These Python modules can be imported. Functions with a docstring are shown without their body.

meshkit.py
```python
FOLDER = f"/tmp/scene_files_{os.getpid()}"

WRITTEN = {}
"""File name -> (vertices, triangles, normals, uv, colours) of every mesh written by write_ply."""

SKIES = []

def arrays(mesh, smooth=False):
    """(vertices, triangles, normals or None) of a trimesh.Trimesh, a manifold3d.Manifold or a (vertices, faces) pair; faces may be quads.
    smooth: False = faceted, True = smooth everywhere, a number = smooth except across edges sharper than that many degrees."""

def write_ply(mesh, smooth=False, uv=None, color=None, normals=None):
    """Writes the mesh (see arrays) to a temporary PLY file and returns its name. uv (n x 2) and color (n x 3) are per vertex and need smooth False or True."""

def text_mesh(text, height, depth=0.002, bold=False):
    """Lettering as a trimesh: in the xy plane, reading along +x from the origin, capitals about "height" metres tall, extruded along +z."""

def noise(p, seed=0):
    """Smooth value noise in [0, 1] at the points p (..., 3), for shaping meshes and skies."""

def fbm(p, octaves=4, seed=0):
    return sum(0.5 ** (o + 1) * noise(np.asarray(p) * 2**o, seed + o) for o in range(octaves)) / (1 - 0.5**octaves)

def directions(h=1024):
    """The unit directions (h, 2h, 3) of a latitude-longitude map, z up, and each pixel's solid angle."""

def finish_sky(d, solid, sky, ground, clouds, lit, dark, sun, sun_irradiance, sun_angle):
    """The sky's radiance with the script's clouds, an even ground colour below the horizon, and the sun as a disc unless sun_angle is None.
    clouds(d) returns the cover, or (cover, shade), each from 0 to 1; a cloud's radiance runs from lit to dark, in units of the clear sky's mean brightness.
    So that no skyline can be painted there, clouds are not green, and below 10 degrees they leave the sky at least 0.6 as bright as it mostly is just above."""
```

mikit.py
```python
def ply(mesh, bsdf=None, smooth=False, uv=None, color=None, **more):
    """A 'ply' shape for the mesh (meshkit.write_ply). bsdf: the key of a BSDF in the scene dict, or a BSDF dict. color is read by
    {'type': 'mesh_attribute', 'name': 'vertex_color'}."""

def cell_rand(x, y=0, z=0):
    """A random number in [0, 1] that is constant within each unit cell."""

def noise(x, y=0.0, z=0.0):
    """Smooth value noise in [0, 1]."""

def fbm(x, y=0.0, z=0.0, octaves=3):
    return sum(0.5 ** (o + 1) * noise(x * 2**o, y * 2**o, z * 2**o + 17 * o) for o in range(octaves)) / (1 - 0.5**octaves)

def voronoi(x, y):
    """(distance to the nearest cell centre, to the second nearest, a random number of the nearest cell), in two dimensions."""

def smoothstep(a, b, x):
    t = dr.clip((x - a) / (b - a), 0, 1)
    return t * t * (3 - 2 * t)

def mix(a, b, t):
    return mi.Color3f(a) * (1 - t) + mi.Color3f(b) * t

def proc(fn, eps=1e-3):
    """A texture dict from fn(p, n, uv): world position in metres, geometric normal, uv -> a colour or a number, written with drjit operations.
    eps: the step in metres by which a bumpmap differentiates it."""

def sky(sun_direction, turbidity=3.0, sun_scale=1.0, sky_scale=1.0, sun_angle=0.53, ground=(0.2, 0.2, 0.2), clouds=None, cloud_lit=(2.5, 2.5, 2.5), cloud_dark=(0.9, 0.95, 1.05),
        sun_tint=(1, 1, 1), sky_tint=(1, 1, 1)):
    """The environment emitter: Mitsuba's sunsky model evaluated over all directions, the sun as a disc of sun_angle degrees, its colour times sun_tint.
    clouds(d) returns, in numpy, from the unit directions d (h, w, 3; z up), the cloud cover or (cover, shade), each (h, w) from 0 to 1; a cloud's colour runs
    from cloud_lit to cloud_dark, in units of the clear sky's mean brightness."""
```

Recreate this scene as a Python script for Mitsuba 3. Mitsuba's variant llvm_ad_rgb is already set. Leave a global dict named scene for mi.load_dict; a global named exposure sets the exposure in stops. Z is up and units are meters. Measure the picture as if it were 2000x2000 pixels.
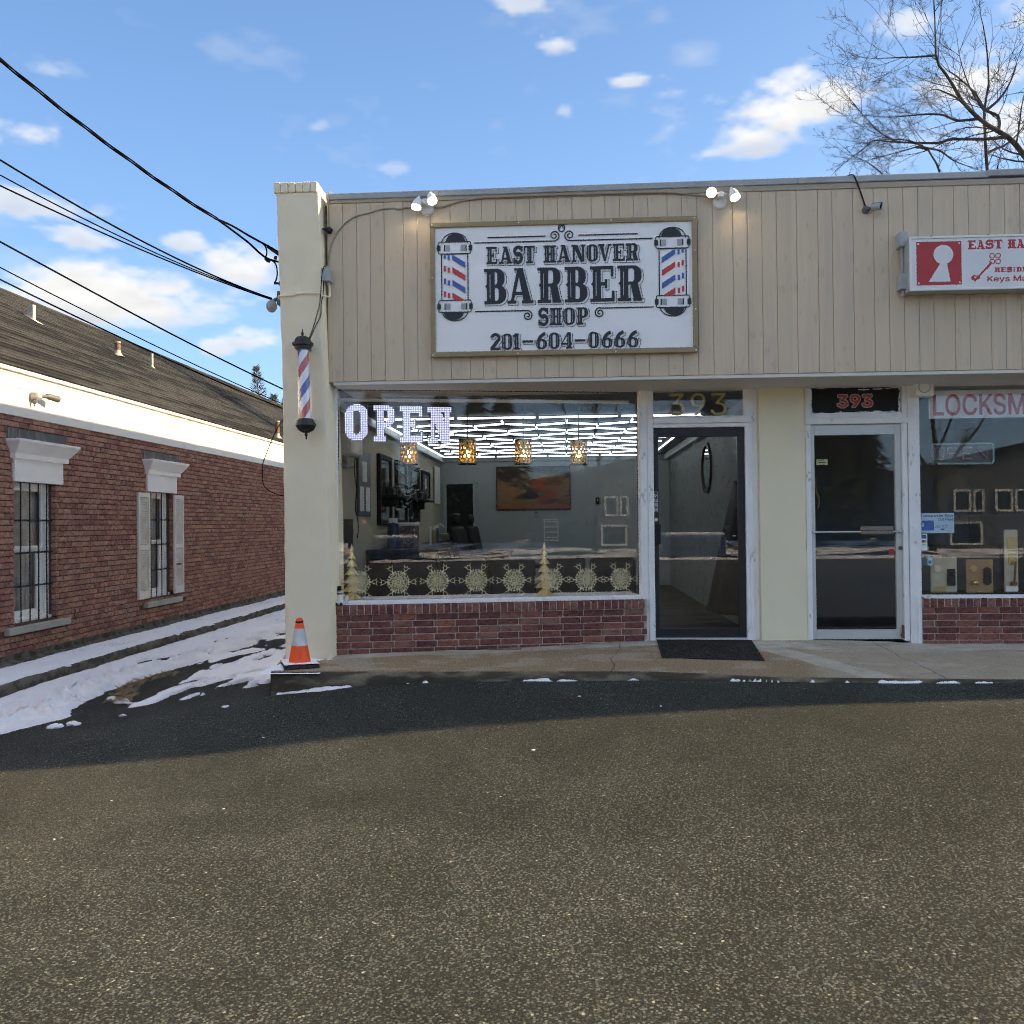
import math
import numpy as np
import trimesh
import drjit as dr
import mitsuba as mi
import mikit
import meshkit
from mikit import proc, noise, fbm, voronoi, cell_rand, smoothstep, mix
from shapely import affinity, union_all
from shapely.geometry import Polygon, LineString, Point, box as sbox
from scipy.interpolate import RBFInterpolator
import manifold3d as m3

T = mi.ScalarTransform4f
rng = np.random.default_rng(7)
scene, labels = {}, {}

# ------------------------------------------------------------------ camera, daylight, exposure
EYE = np.array([0.0, 0.0, 1.55])
FWD = np.array([-0.05653937, 0.99832286, 0.0124409])
UPV = np.array([0.01038775, -0.01187195, 0.99987557])
scene['camera'] = {'type': 'perspective', 'fov': 56.786, 'fov_axis': 'x', 'near_clip': 0.05, 'far_clip': 1500.0,
                   'to_world': T().look_at(origin=EYE.tolist(), target=(EYE + FWD).tolist(), up=UPV.tolist())}
SUN = (1.0, 0.196, 0.451)
exposure = 3.1


def cloud_cover(d):
    """Scattered fair-weather cumulus and wisps: patches (azimuth from +Y towards +X, elevation, half widths, strength) plus thin wisps, and heavy unseen cloud added outside the view to brighten the shade."""
    az = np.degrees(np.arctan2(d[..., 0], d[..., 1]))
    el = np.degrees(np.arcsin(np.clip(d[..., 2], -1, 1)))
    q = np.stack([d[..., 0], d[..., 1], d[..., 2] * 2.0], -1)
    n1, n2, n3 = meshkit.fbm(q * 9.0 + 3.1, 5, 5), meshkit.fbm(q * 26.0 + 1.7, 5, 11), meshkit.fbm(q * 70.0 + 5.7, 4, 17)
    tex = 0.30 * n1 + 0.42 * n2 + 0.28 * n3
    cover, shade = np.zeros(az.shape), np.zeros(az.shape)
    for a, e, wa, we, s in CLOUDS:
        da = (az - a + 180) % 360 - 180
        u, v = da / wa, (el - e) / we
        v = np.where(v < 0, v * 1.5, v)
        r = np.sqrt(u * u + v * v)
        body = np.clip(((1.30 if s > 0.86 else 1.14) - r + (tex - 0.5) * (3.3 if s > 0.86 else 4.6)) * 1.1, 0, 1) * np.clip((2.1 - r) * 1.5, 0, 1)
        c = s * body * body * (3 - 2 * body)
        shade = np.maximum(shade, c * np.clip(0.35 - 0.40 * v + 1.8 * (n2 - 0.5), 0, 1))
        cover = np.maximum(cover, c)
    unseen_fill = np.clip((meshkit.fbm(q * 4.0 + 9.0, 5, 3) - 0.44) * 5.0, 0, 1) * np.clip((el - 4) / 10, 0, 1)  # unseen cloud, added off to the sides and behind to lift the ambient light
    away = np.clip((np.abs((az + 0 + 180) % 360 - 180) - 34) / 12, 0, 1)
    wisp = np.clip((meshkit.fbm(q * 16.0 + 4.0, 5, 21) - 0.60) * 3.0, 0, 1) * 0.28 * np.clip((el - 2) / 6, 0, 1)
    cover = np.maximum(cover, np.maximum(unseen_fill * away * 0.9, wisp))
    return np.clip(cover, 0, 1), np.clip(shade, 0, 1)


CLOUDS = [(13.5, 22.5, 4.0, 1.9, 1.0), (16.0, 22.9, 2.2, 1.3, 1.0), (11.2, 21.5, 2.4, 1.2, 0.9), (8.9, 20.9, 1.4, 0.5, 0.55), (6.4, 22.0, 1.6, 1.5, 0.28), (-0.3, 27.0, 1.3, 0.9, 0.75), (-2.6, 28.7, 1.7, 0.7, 0.65),
          (4.1, 24.8, 1.6, 0.45, 0.7), (-30.7, 20.2, 2.2, 0.9, 0.75), (-30.0, 17.0, 3.0, 1.1, 0.75), (-27.5, 15.6, 2.3, 0.8, 0.75), (-26.3, 12.3, 5.4, 1.9, 1.0), (-30.0, 12.3, 2.8, 1.3, 0.85), (-22.3, 12.1, 2.6, 1.0, 0.55),
          (-18.8, 14.5, 2.5, 1.5, 0.95), (-18.4, 10.7, 1.8, 0.8, 0.85), (-20.5, 10.2, 1.2, 0.7, 0.8), (-21.9, 15.8, 1.2, 0.5, 0.75), (-28.9, 23.6, 1.4, 0.5, 0.35), (-14.7, 22.5, 0.9, 0.5, 0.3), (-10.0, 20.5, 1.0, 0.8, 0.3), (0.2, 23.5, 0.5, 0.4, 0.35),
          (22.6, 22.5, 2.5, 1.8, 0.9), (24.8, 20.0, 2.4, 2.0, 0.85), (20.0, 25.6, 1.6, 0.8, 0.7), (27.0, 25.0, 2.4, 2.0, 0.8)]
scene['daylight'] = mikit.sky(SUN, turbidity=3, sun_scale=1.05, sky_scale=0.86, clouds=cloud_cover, cloud_lit=(1.95, 1.92, 1.86), cloud_dark=(1.25, 1.29, 1.36),
                              sun_tint=(1.0, 0.965, 0.90), sky_tint=(0.84, 0.91, 1.07), ground=(0.3, 0.3, 0.3))


# ------------------------------------------------------------------ building helpers
def numbered(k):
    if k not in scene and k not in labels:
        return k
    i = 1
    while f'{k}_{i:03d}' in scene or f'{k}_{i:03d}' in labels:
        i += 1
    return f'{k}_{i:03d}'


_used = {}


def fresh(k):
    """the next free numbered key, kept fast for long runs of alike pieces"""
    i = _used.get(k, -1) + 1
    _used[k] = i
    return k if i == 0 else f'{k}_{i:03d}'


def thing(name, label, cat, group=None, kind=None):
    k = fresh(name)
    labels[k] = {'label': label, 'category': cat}
    if group:
        labels[k]['group'] = group
    if kind:
        labels[k]['kind'] = kind
    return k


def add(key, mesh, bsdf, smooth=False, label=None, kind=None, emit=None, color=None):
    k = fresh(key)
    more = {'emitter': {'type': 'area', 'radiance': {'type': 'rgb', 'value': list(emit)}}} if emit else {}
    scene[k] = mikit.ply(mesh, bsdf, smooth=smooth, color=color, **more)
    if label or kind:
        labels[k] = {**labels.get(k, {}), **({'label': label} if label else {}), **({'kind': kind} if kind else {})}
    return k


def whole(name, mesh, bsdf, label, cat, group=None, smooth=False, kind=None, emit=None):
    """a thing that is one mesh"""
    k = thing(name, label, cat, group, kind)
    more = {'emitter': {'type': 'area', 'radiance': {'type': 'rgb', 'value': list(emit)}}} if emit else {}
    scene[k] = mikit.ply(mesh, bsdf, smooth=smooth, **more)
    return k


def struct(name, mesh, bsdf, smooth=False, label=None):
    k = fresh(name)
    scene[k] = mikit.ply(mesh, bsdf, smooth=smooth)
    labels[k] = {'kind': 'structure', **({'label': label} if label else {})}
    return k


def join(*ms):
    ms = [m for m in (ms[0] if len(ms) == 1 and isinstance(ms[0], list) else ms)]
    return trimesh.util.concatenate(ms)


def bx(x0, x1, y0, y1, z0, z1):
    m = trimesh.creation.box((abs(x1 - x0), abs(y1 - y0), abs(z1 - z0)))
    m.apply_translation(((x0 + x1) / 2, (y0 + y1) / 2, (z0 + z1) / 2))
    return m


_corner = np.array([[a, b, c] for a in (-1, 1) for b in (-1, 1) for c in (-1, 1)], float)
_unit = np.array([cn * 10 - np.where(np.arange(3) == k, 0, cn) for cn in _corner for k in range(3)])
_hull = trimesh.convex.convex_hull(_unit)
_order = np.array([int(np.argmin(np.abs(_unit - v).sum(1))) for v in _hull.vertices])
CBF = _order[_hull.faces]


def cbx(x0, x1, y0, y1, z0, z1, c=0.004):
    """a box with chamfered edges"""
    lo, hi = np.minimum([x0, y0, z0], [x1, y1, z1]), np.maximum([x0, y0, z0], [x1, y1, z1])
    ctr, half = (lo + hi) / 2, (hi - lo) / 2
    c = min(c, half.min() * 0.8)
    v = np.array([cn * half - np.where(np.arange(3) == k, 0, cn * c) for cn in _corner for k in range(3)]) + ctr
    return trimesh.Trimesh(v, CBF, process=False)


class Plane:
    """an upright plane: local (s along, z up, o out towards the street) to world"""

    def __init__(self, x, y, ux=1.0, uy=0.0):
        n = math.hypot(ux, uy)
        self.o, self.u = np.array([x, y]), np.array([ux, uy]) / n
        self.n = np.array([self.u[1], -self.u[0]])

    def pt(self, s, z, o=0.0):
        p = self.o + self.u * s + self.n * o
        return np.array([p[0], p[1], z])

    def put(self, mesh):
        v = np.asarray(mesh.vertices)
        xy = self.o + v[:, :1] * self.u + v[:, 2:3] * self.n
        return trimesh.Trimesh(np.column_stack([xy, v[:, 1]]), mesh.faces, process=False)

    def box(self, s0, s1, z0, z1, o0, o1, c=0.003):
        return self.put(cbx(s0, s1, z0, z1, o0, o1, c))

    def flat(self, poly, o=0.0, t=0.002):
        return self.put(solid(poly, t).apply_translation((0, 0, o)))

    def frame(self, s0, s1, z0, z1, w, o0, o1, c=0.003):
        """four members; w = (left, right, bottom, top)"""
        l, r, b, t = (w,) * 4 if not isinstance(w, tuple) else w
        return join(self.box(s0, s0 + l, z0, z1, o0, o1, c), self.box(s1 - r, s1, z0, z1, o0, o1, c),
                    self.box(s0 + l, s1 - r, z0, z0 + b, o0, o1 - 0.001, c), self.box(s0 + l, s1 - r, z1 - t, z1, o0, o1 - 0.001, c))


def polys(g):
    return [p for p in getattr(g, 'geoms', [g]) if p.geom_type == 'Polygon' and p.area > 1e-9]


def solid(poly, t):
    return join([trimesh.creation.extrude_polygon(p, t, engine='earcut') for p in polys(poly)])


def tube(pts, r, sides=6, caps=True):
    p = np.asarray(pts, float)
    t = np.gradient(p, axis=0)
    t /= np.linalg.norm(t, axis=1, keepdims=True) + 1e-12
    ref = np.array([0, 0, 1.0]) if np.abs(t[:, 2]).mean() < 0.8 else np.array([1.0, 0, 0])
    a = np.cross(t, ref)
    a /= np.linalg.norm(a, axis=1, keepdims=True) + 1e-12
    b, ang = np.cross(t, a), np.arange(sides) * 2 * np.pi / sides
    v = p[:, None] + np.broadcast_to(r, (len(p),))[:, None, None] * (np.cos(ang)[None, :, None] * a[:, None] + np.sin(ang)[None, :, None] * b[:, None])
    i, j = np.meshgrid(np.arange(len(p) - 1), np.arange(sides), indexing='ij')
    q = np.stack([i * sides + j, i * sides + (j + 1) % sides, (i + 1) * sides + (j + 1) % sides, (i + 1) * sides + j], -1).reshape(-1, 4)
    f = np.vstack([q[:, [0, 2, 1]], q[:, [0, 3, 2]]])
    v = v.reshape(-1, 3)
    if caps:
        n = len(v)
        v = np.vstack([v, p[:1], p[-1:]])
        k = np.arange(sides)
        e = (len(p) - 1) * sides
        f = np.vstack([f, np.stack([np.full(sides, n), k, (k + 1) % sides], 1), np.stack([np.full(sides, n + 1), e + (k + 1) % sides, e + k], 1)])
    return trimesh.Trimesh(v, f, process=False)


def curve(pts, n=40):
    """a smooth curve through the points"""
    from scipy.interpolate import PchipInterpolator
    p = np.asarray(pts, float)
    d = np.r_[0, np.cumsum(np.linalg.norm(np.diff(p, axis=0), axis=1))]
    return PchipInterpolator(d, p)(np.linspace(0, d[-1], n))


def lathe(profile, x=0, y=0, z=0, n=32):
    """profile of (r, z), turned about the upright axis"""
    m = trimesh.creation.revolve(np.array(profile, float), sections=n)
    m.apply_translation((x, y, z))
    return m


def grid(X, Y, Z):
    """a sheet from 2-D arrays"""
    h, w = X.shape
    i, j = np.meshgrid(np.arange(h - 1), np.arange(w - 1), indexing='ij')
    a = i * w + j
    f = np.stack([a, a + 1, a + w + 1, a + w], -1).reshape(-1, 4)
    return trimesh.Trimesh(np.column_stack([X.ravel(), Y.ravel(), Z.ravel()]), np.vstack([f[:, [0, 1, 2]], f[:, [0, 2, 3]]]), process=False)


def ball(c, r, sub=2):
    m = trimesh.creation.icosphere(subdivisions=sub)
    m.apply_scale(r)
    m.apply_translation(c)
    return m


def hull_chain(joints, bones, length=0.02, rounds=8):
    """one continuous skin: every bone the hull of the spheres at its joints"""
    man = None
    for a, b in bones:
        (pa, ra), (pb, rb) = joints[a], joints[b]
        h = m3.Manifold.batch_hull([m3.Manifold.sphere(ra, 20).translate(pa), m3.Manifold.sphere(rb, 20).translate(pb)])
        man = h if man is None else man + h
    me = man.refine_to_length(length).to_mesh()
    t = trimesh.Trimesh(me.vert_properties[:, :3], me.tri_verts)
    trimesh.smoothing.filter_taubin(t, iterations=rounds)
    return t


# ------------------------------------------------------------------ materials
def mat(name, d):
    scene[name] = d
    return name


def rgb(c):
    return {'type': 'rgb', 'value': list(c)} if isinstance(c, (tuple, list)) else c


def paint(name, c, rough=0.6, spec=0.4, bump=None, height=1.0, metal=0.0, two=True, **more):
    d = {'type': 'principled', 'base_color': rgb(c), 'roughness': rough, 'specular': spec, 'metallic': metal, **more}
    if bump is not None:
        d = {'type': 'bumpmap', 'arbitrary': bump, 'scale': height, 'bsdf': d}
    if two:
        d = {'type': 'twosided', 'bsdf': d}
    return mat(name, d)


def speck(a, b, scale, lo=0.35, hi=0.65, oct=3, sy=1.0, sz=1.0):
    """two colours mixed by noise in world space"""
    return proc(lambda p, n, uv: mix(a, b, smoothstep(lo, hi, fbm(p.x * scale, p.y * scale * sy, p.z * scale * sz, oct))))


def grime(base, dirt, big=2.0, fine=60.0, amount=0.5):
    def fn(p, n, uv):
        k = fbm(p.x * big, p.y * big, p.z * big, 4)
        g = noise(p.x * fine, p.y * fine, p.z * fine)
        return mix(base, dirt, amount * smoothstep(0.45, 0.75, k) * (0.6 + 0.4 * g) + 0.10 * (g - 0.5))
    return proc(fn)


def asphalt(p, n, uv):
    f1, f2, r = voronoi(p.x * 92.0, p.y * 92.0)
    h1, h2, r3 = voronoi(p.x * 170.0 + 3.1, p.y * 150.0)
    g1, g2, r2 = voronoi(p.x * 46.0 + 7.3, p.y * 46.0)
    stone = smoothstep(0.62, 0.30, f1)
    v = 0.018 + 0.100 * stone * r * r * r + 0.042 * smoothstep(0.6, 0.2, h1) * r3 * r3
    big = dr.select((r2 > 0.978) & (g1 < 0.18 + 0.12 * r), 0.22 * r + 0.07, 0.0)
    v = dr.maximum(v, big)
    patch = fbm(p.x * 0.55, p.y * 0.55, 0.0, 4)
    worn = fbm(p.x * 2.6 + 4.0, p.y * 2.6, 0.0, 4)
    tone = (0.88 + 0.30 * smoothstep(0.35, 0.7, patch)) * (0.92 + 0.18 * smoothstep(0.3, 0.7, worn))
    warm = mix((0.98, 1.10, 0.98), (1.06, 1.09, 0.90), r2)
    return warm * (v * tone)


def asphalt_height(p, n, uv):
    f1, f2, r = voronoi(p.x * 78.0, p.y * 78.0)
    return smoothstep(0.7, 0.1, f1) * (0.4 + 0.6 * r)


paint('asphalt', proc(asphalt), 0.9, 0.12, bump=proc(asphalt_height, 1e-3), height=0.0007)
paint('asphalt_far', speck((0.035, 0.034, 0.032), (0.07, 0.068, 0.062), 30.0), 0.85, 0.3)


def concrete(p, n, uv):
    g = noise(p.x * 160, p.y * 160, p.z * 160)
    a = fbm(p.x * 1.6, p.y * 3.0, 0.0, 4)
    pebble = smoothstep(0.55, 0.2, voronoi(p.x * 90, p.y * 90)[0])
    brown = mix((0.185, 0.132, 0.078), (0.32, 0.245, 0.16), pebble) * (0.75 + 0.5 * g)
    grey = mix((0.31, 0.285, 0.23), (0.50, 0.465, 0.39), fbm(p.x * 9, p.y * 9, 0, 3)) * (0.85 + 0.3 * g)
    # the cement skim: a trowelled band along the wall, and one tongue of it running down to the kerb by the second door
    wall = 9.0 + 0.191 * dr.clip(p.x + 2.2, 0.0, 3.05)
    edge = wall - 0.16 - 0.20 * fbm(p.x * 2.2, 4.0, 0.0, 4) - 0.55 * smoothstep(1.6, 2.6, p.x) * fbm(p.x * 1.3, 8.0, 0.0, 3)
    skim = smoothstep(-0.02, 0.02, p.y - edge + 0.03 * (g - 0.5))
    tongue = smoothstep(0.16, 0.10, dr.abs(p.x - 1.75 - (9.6 - p.y) * 0.42 + 0.12 * (fbm(p.y * 3, 1.0, 0.0, 3) - 0.5)) - 0.04 * g)
    k = dr.maximum(skim * (0.55 + 0.45 * smoothstep(0.35, 0.6, a)), tongue * 0.85)
    right = smoothstep(1.9, 2.3, p.x + 0.5 * (a - 0.5)) * 0.45
    crack = dr.abs(p.x - 0.42 - 0.10 * (fbm(p.y * 3.0, 2.0, 0.0, 3) - 0.5) - 0.12 * (p.y - 8.6))
    crack2 = dr.abs(p.x - 3.02 - 0.06 * (fbm(p.y * 4.0, 7.0, 0.0, 3) - 0.5))
    line = dr.maximum(smoothstep(0.007, 0.002, crack), smoothstep(0.006, 0.002, crack2))
    salt = smoothstep(0.58, 0.70, fbm(p.x * 3.1, p.y * 5.0, 3.0, 4)) * 0.35 * g
    return mix(mix(mix(brown, grey, dr.maximum(k, right)), (0.55, 0.53, 0.48), salt), (0.03, 0.026, 0.02), line * 0.85)


paint('concrete', proc(concrete), 0.85, 0.3, bump=proc(lambda p, n, uv: noise(p.x * 120, p.y * 120, p.z * 120)), height=0.0015)
paint('kerb_concrete', proc(lambda p, n, uv: mix((0.060, 0.049, 0.034), (0.23, 0.19, 0.135), smoothstep(0.45, 0.72, fbm(p.x * 5, p.y * 5, p.z * 14, 4)) * (0.4 + 0.9 * noise(p.x * 140, p.y * 140, p.z * 140)))), 0.75, 0.3,
      bump=proc(lambda p, n, uv: noise(p.x * 90, p.y * 90, p.z * 90)), height=0.004)
paint('walk_concrete', speck((0.07, 0.065, 0.05), (0.16, 0.15, 0.12), 12.0), 0.85, 0.3)


def snow_colour(p, n, uv):
    g = noise(p.x * 45, p.y * 45, p.z * 45)
    d = smoothstep(0.62, 0.8, fbm(p.x * 2.5, p.y * 1.2, 0, 4)) * smoothstep(0.6, 0.75, noise(p.x * 80, p.y * 80, 2.0))
    return mix(mi.Color3f(0.90, 0.91, 0.92) * (0.93 + 0.1 * g), (0.22, 0.19, 0.15), d * 0.55)


paint('snow', proc(snow_colour), 0.75, 0.3, bump=proc(lambda p, n, uv: fbm(p.x * 40, p.y * 40, p.z * 40, 3), 2e-3), height=0.006)


def stucco_bump(p, n, uv):
    return fbm(p.x * 14, p.y * 14, p.z * 9, 4) + 0.25 * noise(p.x * 70, p.y * 70, p.z * 70)


paint('stucco', grime((0.82, 0.745, 0.56), (0.68, 0.61, 0.45), 1.4, 50, 0.45), 0.75, 0.3, bump=proc(stucco_bump, 2e-3), height=0.018)
paint('stucco_pillar', grime((0.82, 0.745, 0.54), (0.71, 0.64, 0.46), 1.2, 50, 0.45), 0.75, 0.3, bump=proc(stucco_bump, 2e-3), height=0.008)


def board_colour(p, n, uv):
    k = cell_rand(dr.floor(p.x * 6.6), 3.0)
    grain = fbm(p.x * 85, 0.0, p.z * 2.2, 4)
    chip = smoothstep(0.70, 0.78, fbm(p.x * 30, 1.0, p.z * 7.0, 4))
    c = mix((0.555, 0.450, 0.325), (0.63, 0.52, 0.385), 0.40 * k + 0.60 * grain)
    run = smoothstep(0.52, 0.72, fbm(p.x * 11, 4.0, p.z * 0.5, 4))
    c = mix(c, (0.50, 0.42, 0.33), run * 0.5)
    return mix(c, (0.40, 0.33, 0.25), chip * 0.35)


paint('board_paint', proc(board_colour), 0.6, 0.35, bump=proc(lambda p, n, uv: fbm(p.x * 85, 0.0, p.z * 2.2, 4), 1e-3), height=0.0022)
paint('trim_tan', grime((0.40, 0.345, 0.27), (0.30, 0.26, 0.2), 3, 60, 0.4), 0.6, 0.35)
paint('groove_dark', (0.14, 0.115, 0.085), 0.9, 0.2)
paint('flashing_metal', grime((0.36, 0.38, 0.39), (0.24, 0.25, 0.25), 3.0, 40, 0.6), 0.5, 0.5)
paint('soffit_paint', grime((0.62, 0.60, 0.55), (0.50, 0.48, 0.44), 1.5, 50, 0.5), 0.75, 0.3)


def frame_colour(p, n, uv):
    k = smoothstep(0.60, 0.72, fbm(p.x * 9, p.y * 9, p.z * 5, 4)) * smoothstep(0.5, 0.75, noise(p.x * 60, p.y * 60, p.z * 25))
    return mix(mi.Color3f(0.84, 0.83, 0.82) * (0.95 + 0.1 * noise(p.x * 20, p.y * 20, p.z * 8)), (0.33, 0.31, 0.28), k * 0.7)


paint('frame_white', proc(frame_colour), 0.5, 0.4, bump=proc(lambda p, n, uv: fbm(p.x * 40, p.y * 40, p.z * 12, 3)), height=0.002)
paint('trim_white', grime((0.86, 0.85, 0.82), (0.74, 0.73, 0.70), 2.0, 40, 0.4), 0.5, 0.4)
paint('fascia_white', proc(lambda p, n, uv: mix((0.80, 0.78, 0.72), (0.52, 0.50, 0.45), 0.55 * smoothstep(0.60, 0.78, fbm(p.y * 2.6, 3.0, p.z * 1.2, 4)))), 0.5, 0.4)


def brick_look(name, cols, rough=0.85):
    for i, c in enumerate(cols):
        c2 = tuple(x * 0.62 for x in c)
        c3 = tuple(min(1, x * 1.45 + 0.02) for x in c)

        def fn(p, n, uv, c=c, c2=c2, c3=c3):
            a = fbm(p.x * 30, p.y * 30, p.z * 30, 4)
            s = smoothstep(0.66, 0.74, fbm(p.x * 55 + 9, p.y * 55, p.z * 55, 3))
            return mix(mix(c2, c, smoothstep(0.3, 0.6, a)), c3, s * 0.6)
        paint(f'{name}_{i}', proc(fn), rough, 0.04, bump=proc(lambda p, n, uv: fbm(p.x * 70, p.y * 70, p.z * 70, 3)), height=0.0018)
    return [f'{name}_{i}' for i in range(len(cols))]


SHOP_BRICK = brick_look('shop_brick', [(0.235, 0.094, 0.076), (0.185, 0.076, 0.066), (0.275, 0.118, 0.090), (0.165, 0.068, 0.062), (0.26, 0.132, 0.10)])
HALL_BRICK = brick_look('hall_brick', [(0.40, 0.215, 0.160), (0.345, 0.178, 0.140), (0.43, 0.245, 0.185), (0.29, 0.150, 0.124), (0.385, 0.232, 0.178)])
paint('mortar_pale', speck((0.40, 0.33, 0.28), (0.52, 0.44, 0.38), 40.0), 0.9, 0.2)
paint('mortar_dark', speck((0.085, 0.052, 0.042), (0.135, 0.085, 0.07), 40.0), 0.9, 0.2)
paint('stone_sill', grime((0.40, 0.40, 0.34), (0.28, 0.28, 0.23), 5, 60, 0.6), 0.8, 0.3)
paint('slate_lead', proc(lambda p, n, uv: mix((0.085, 0.085, 0.08), (0.20, 0.20, 0.19), 0.7 * smoothstep(0.5, 0.85, fbm(p.y * 22, 1.0, p.z * 1.5, 4)))), 0.6, 0.4)


def shingle_colour(p, n, uv):
    row = dr.floor(p.x * 7.37)
    k = cell_rand(dr.floor(p.y * 1.05 + 0.7 * row), row)
    s = fbm(p.y * 0.55 + 0.9 * row, row * 0.45, 0.0, 4)
    g = noise(p.x * 90, p.y * 90, p.z * 90)
    c = mix((0.015, 0.0165, 0.0185), (0.042, 0.0445, 0.0475), 0.30 * k + 0.70 * smoothstep(0.40, 0.60, s))
    return c * (0.75 + 0.5 * g)


paint('shingle', proc(shingle_colour), 0.95, 0.05)
paint('black_iron', (0.014, 0.014, 0.016), 0.45, 0.5)
paint('cap_iron', (0.018, 0.020, 0.022), 0.38, 0.5)
paint('black_cable', (0.006, 0.006, 0.007), 0.8, 0.05)
paint('grey_metal', (0.33, 0.34, 0.35), 0.45, 0.5)
paint('grey_dark', (0.10, 0.105, 0.11), 0.5, 0.5)
paint('white_plastic', (0.74, 0.74, 0.72), 0.35, 0.5)
paint('chrome', (0.75, 0.75, 0.75), 0.18, 0.5, metal=1.0)
paint('brushed_alu', grime((0.60, 0.60, 0.58), (0.48, 0.47, 0.45), 4, 60, 0.4), 0.42, 0.5, metal=0.35)
paint('gold_foil', (0.95, 0.80, 0.40), 0.34, 0.5, metal=0.55, two=True)
paint('gold_letter', (0.42, 0.32, 0.13), 0.45, 0.5, metal=0.4)
paint('flake_gold', (0.60, 0.51, 0.30), 0.55, 0.4, two=True)
paint('lamp_gold', (0.55, 0.36, 0.12), 0.32, 0.5, metal=0.8, two=True)
paint('door_black', (0.018, 0.018, 0.019), 0.42, 0.45)
paint('matte_black', (0.015, 0.015, 0.016), 0.7, 0.3)
paint('banner_vinyl', (0.84, 0.84, 0.85), 0.42, 0.4, bump=proc(lambda p, n, uv: fbm(p.x * 2.2 + p.z * 1.8, 1.0, p.z * 3.2 - p.x * 0.8, 3) + 0.35 * fbm(p.x * 9, 2.0, p.z * 5, 3), 3e-3), height=0.012)
paint('ink_black', (0.020, 0.024, 0.030), 0.45, 0.4)
paint('ink_grey', (0.34, 0.36, 0.39), 0.45, 0.4)
paint('ink_red', (0.50, 0.06, 0.06), 0.45, 0.4)
paint('ink_blue', (0.07, 0.13, 0.38), 0.45, 0.4)
paint('brass_frame', grime((0.30, 0.235, 0.135), (0.22, 0.17, 0.10), 6, 60, 0.5), 0.55, 0.4)
paint('sign_face', grime((0.68, 0.69, 0.70), (0.56, 0.57, 0.57), 3, 50, 0.3), 0.35, 0.5)
paint('sign_red', grime((0.42, 0.035, 0.04), (0.34, 0.03, 0.035), 5, 60, 0.4), 0.4, 0.45)
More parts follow.
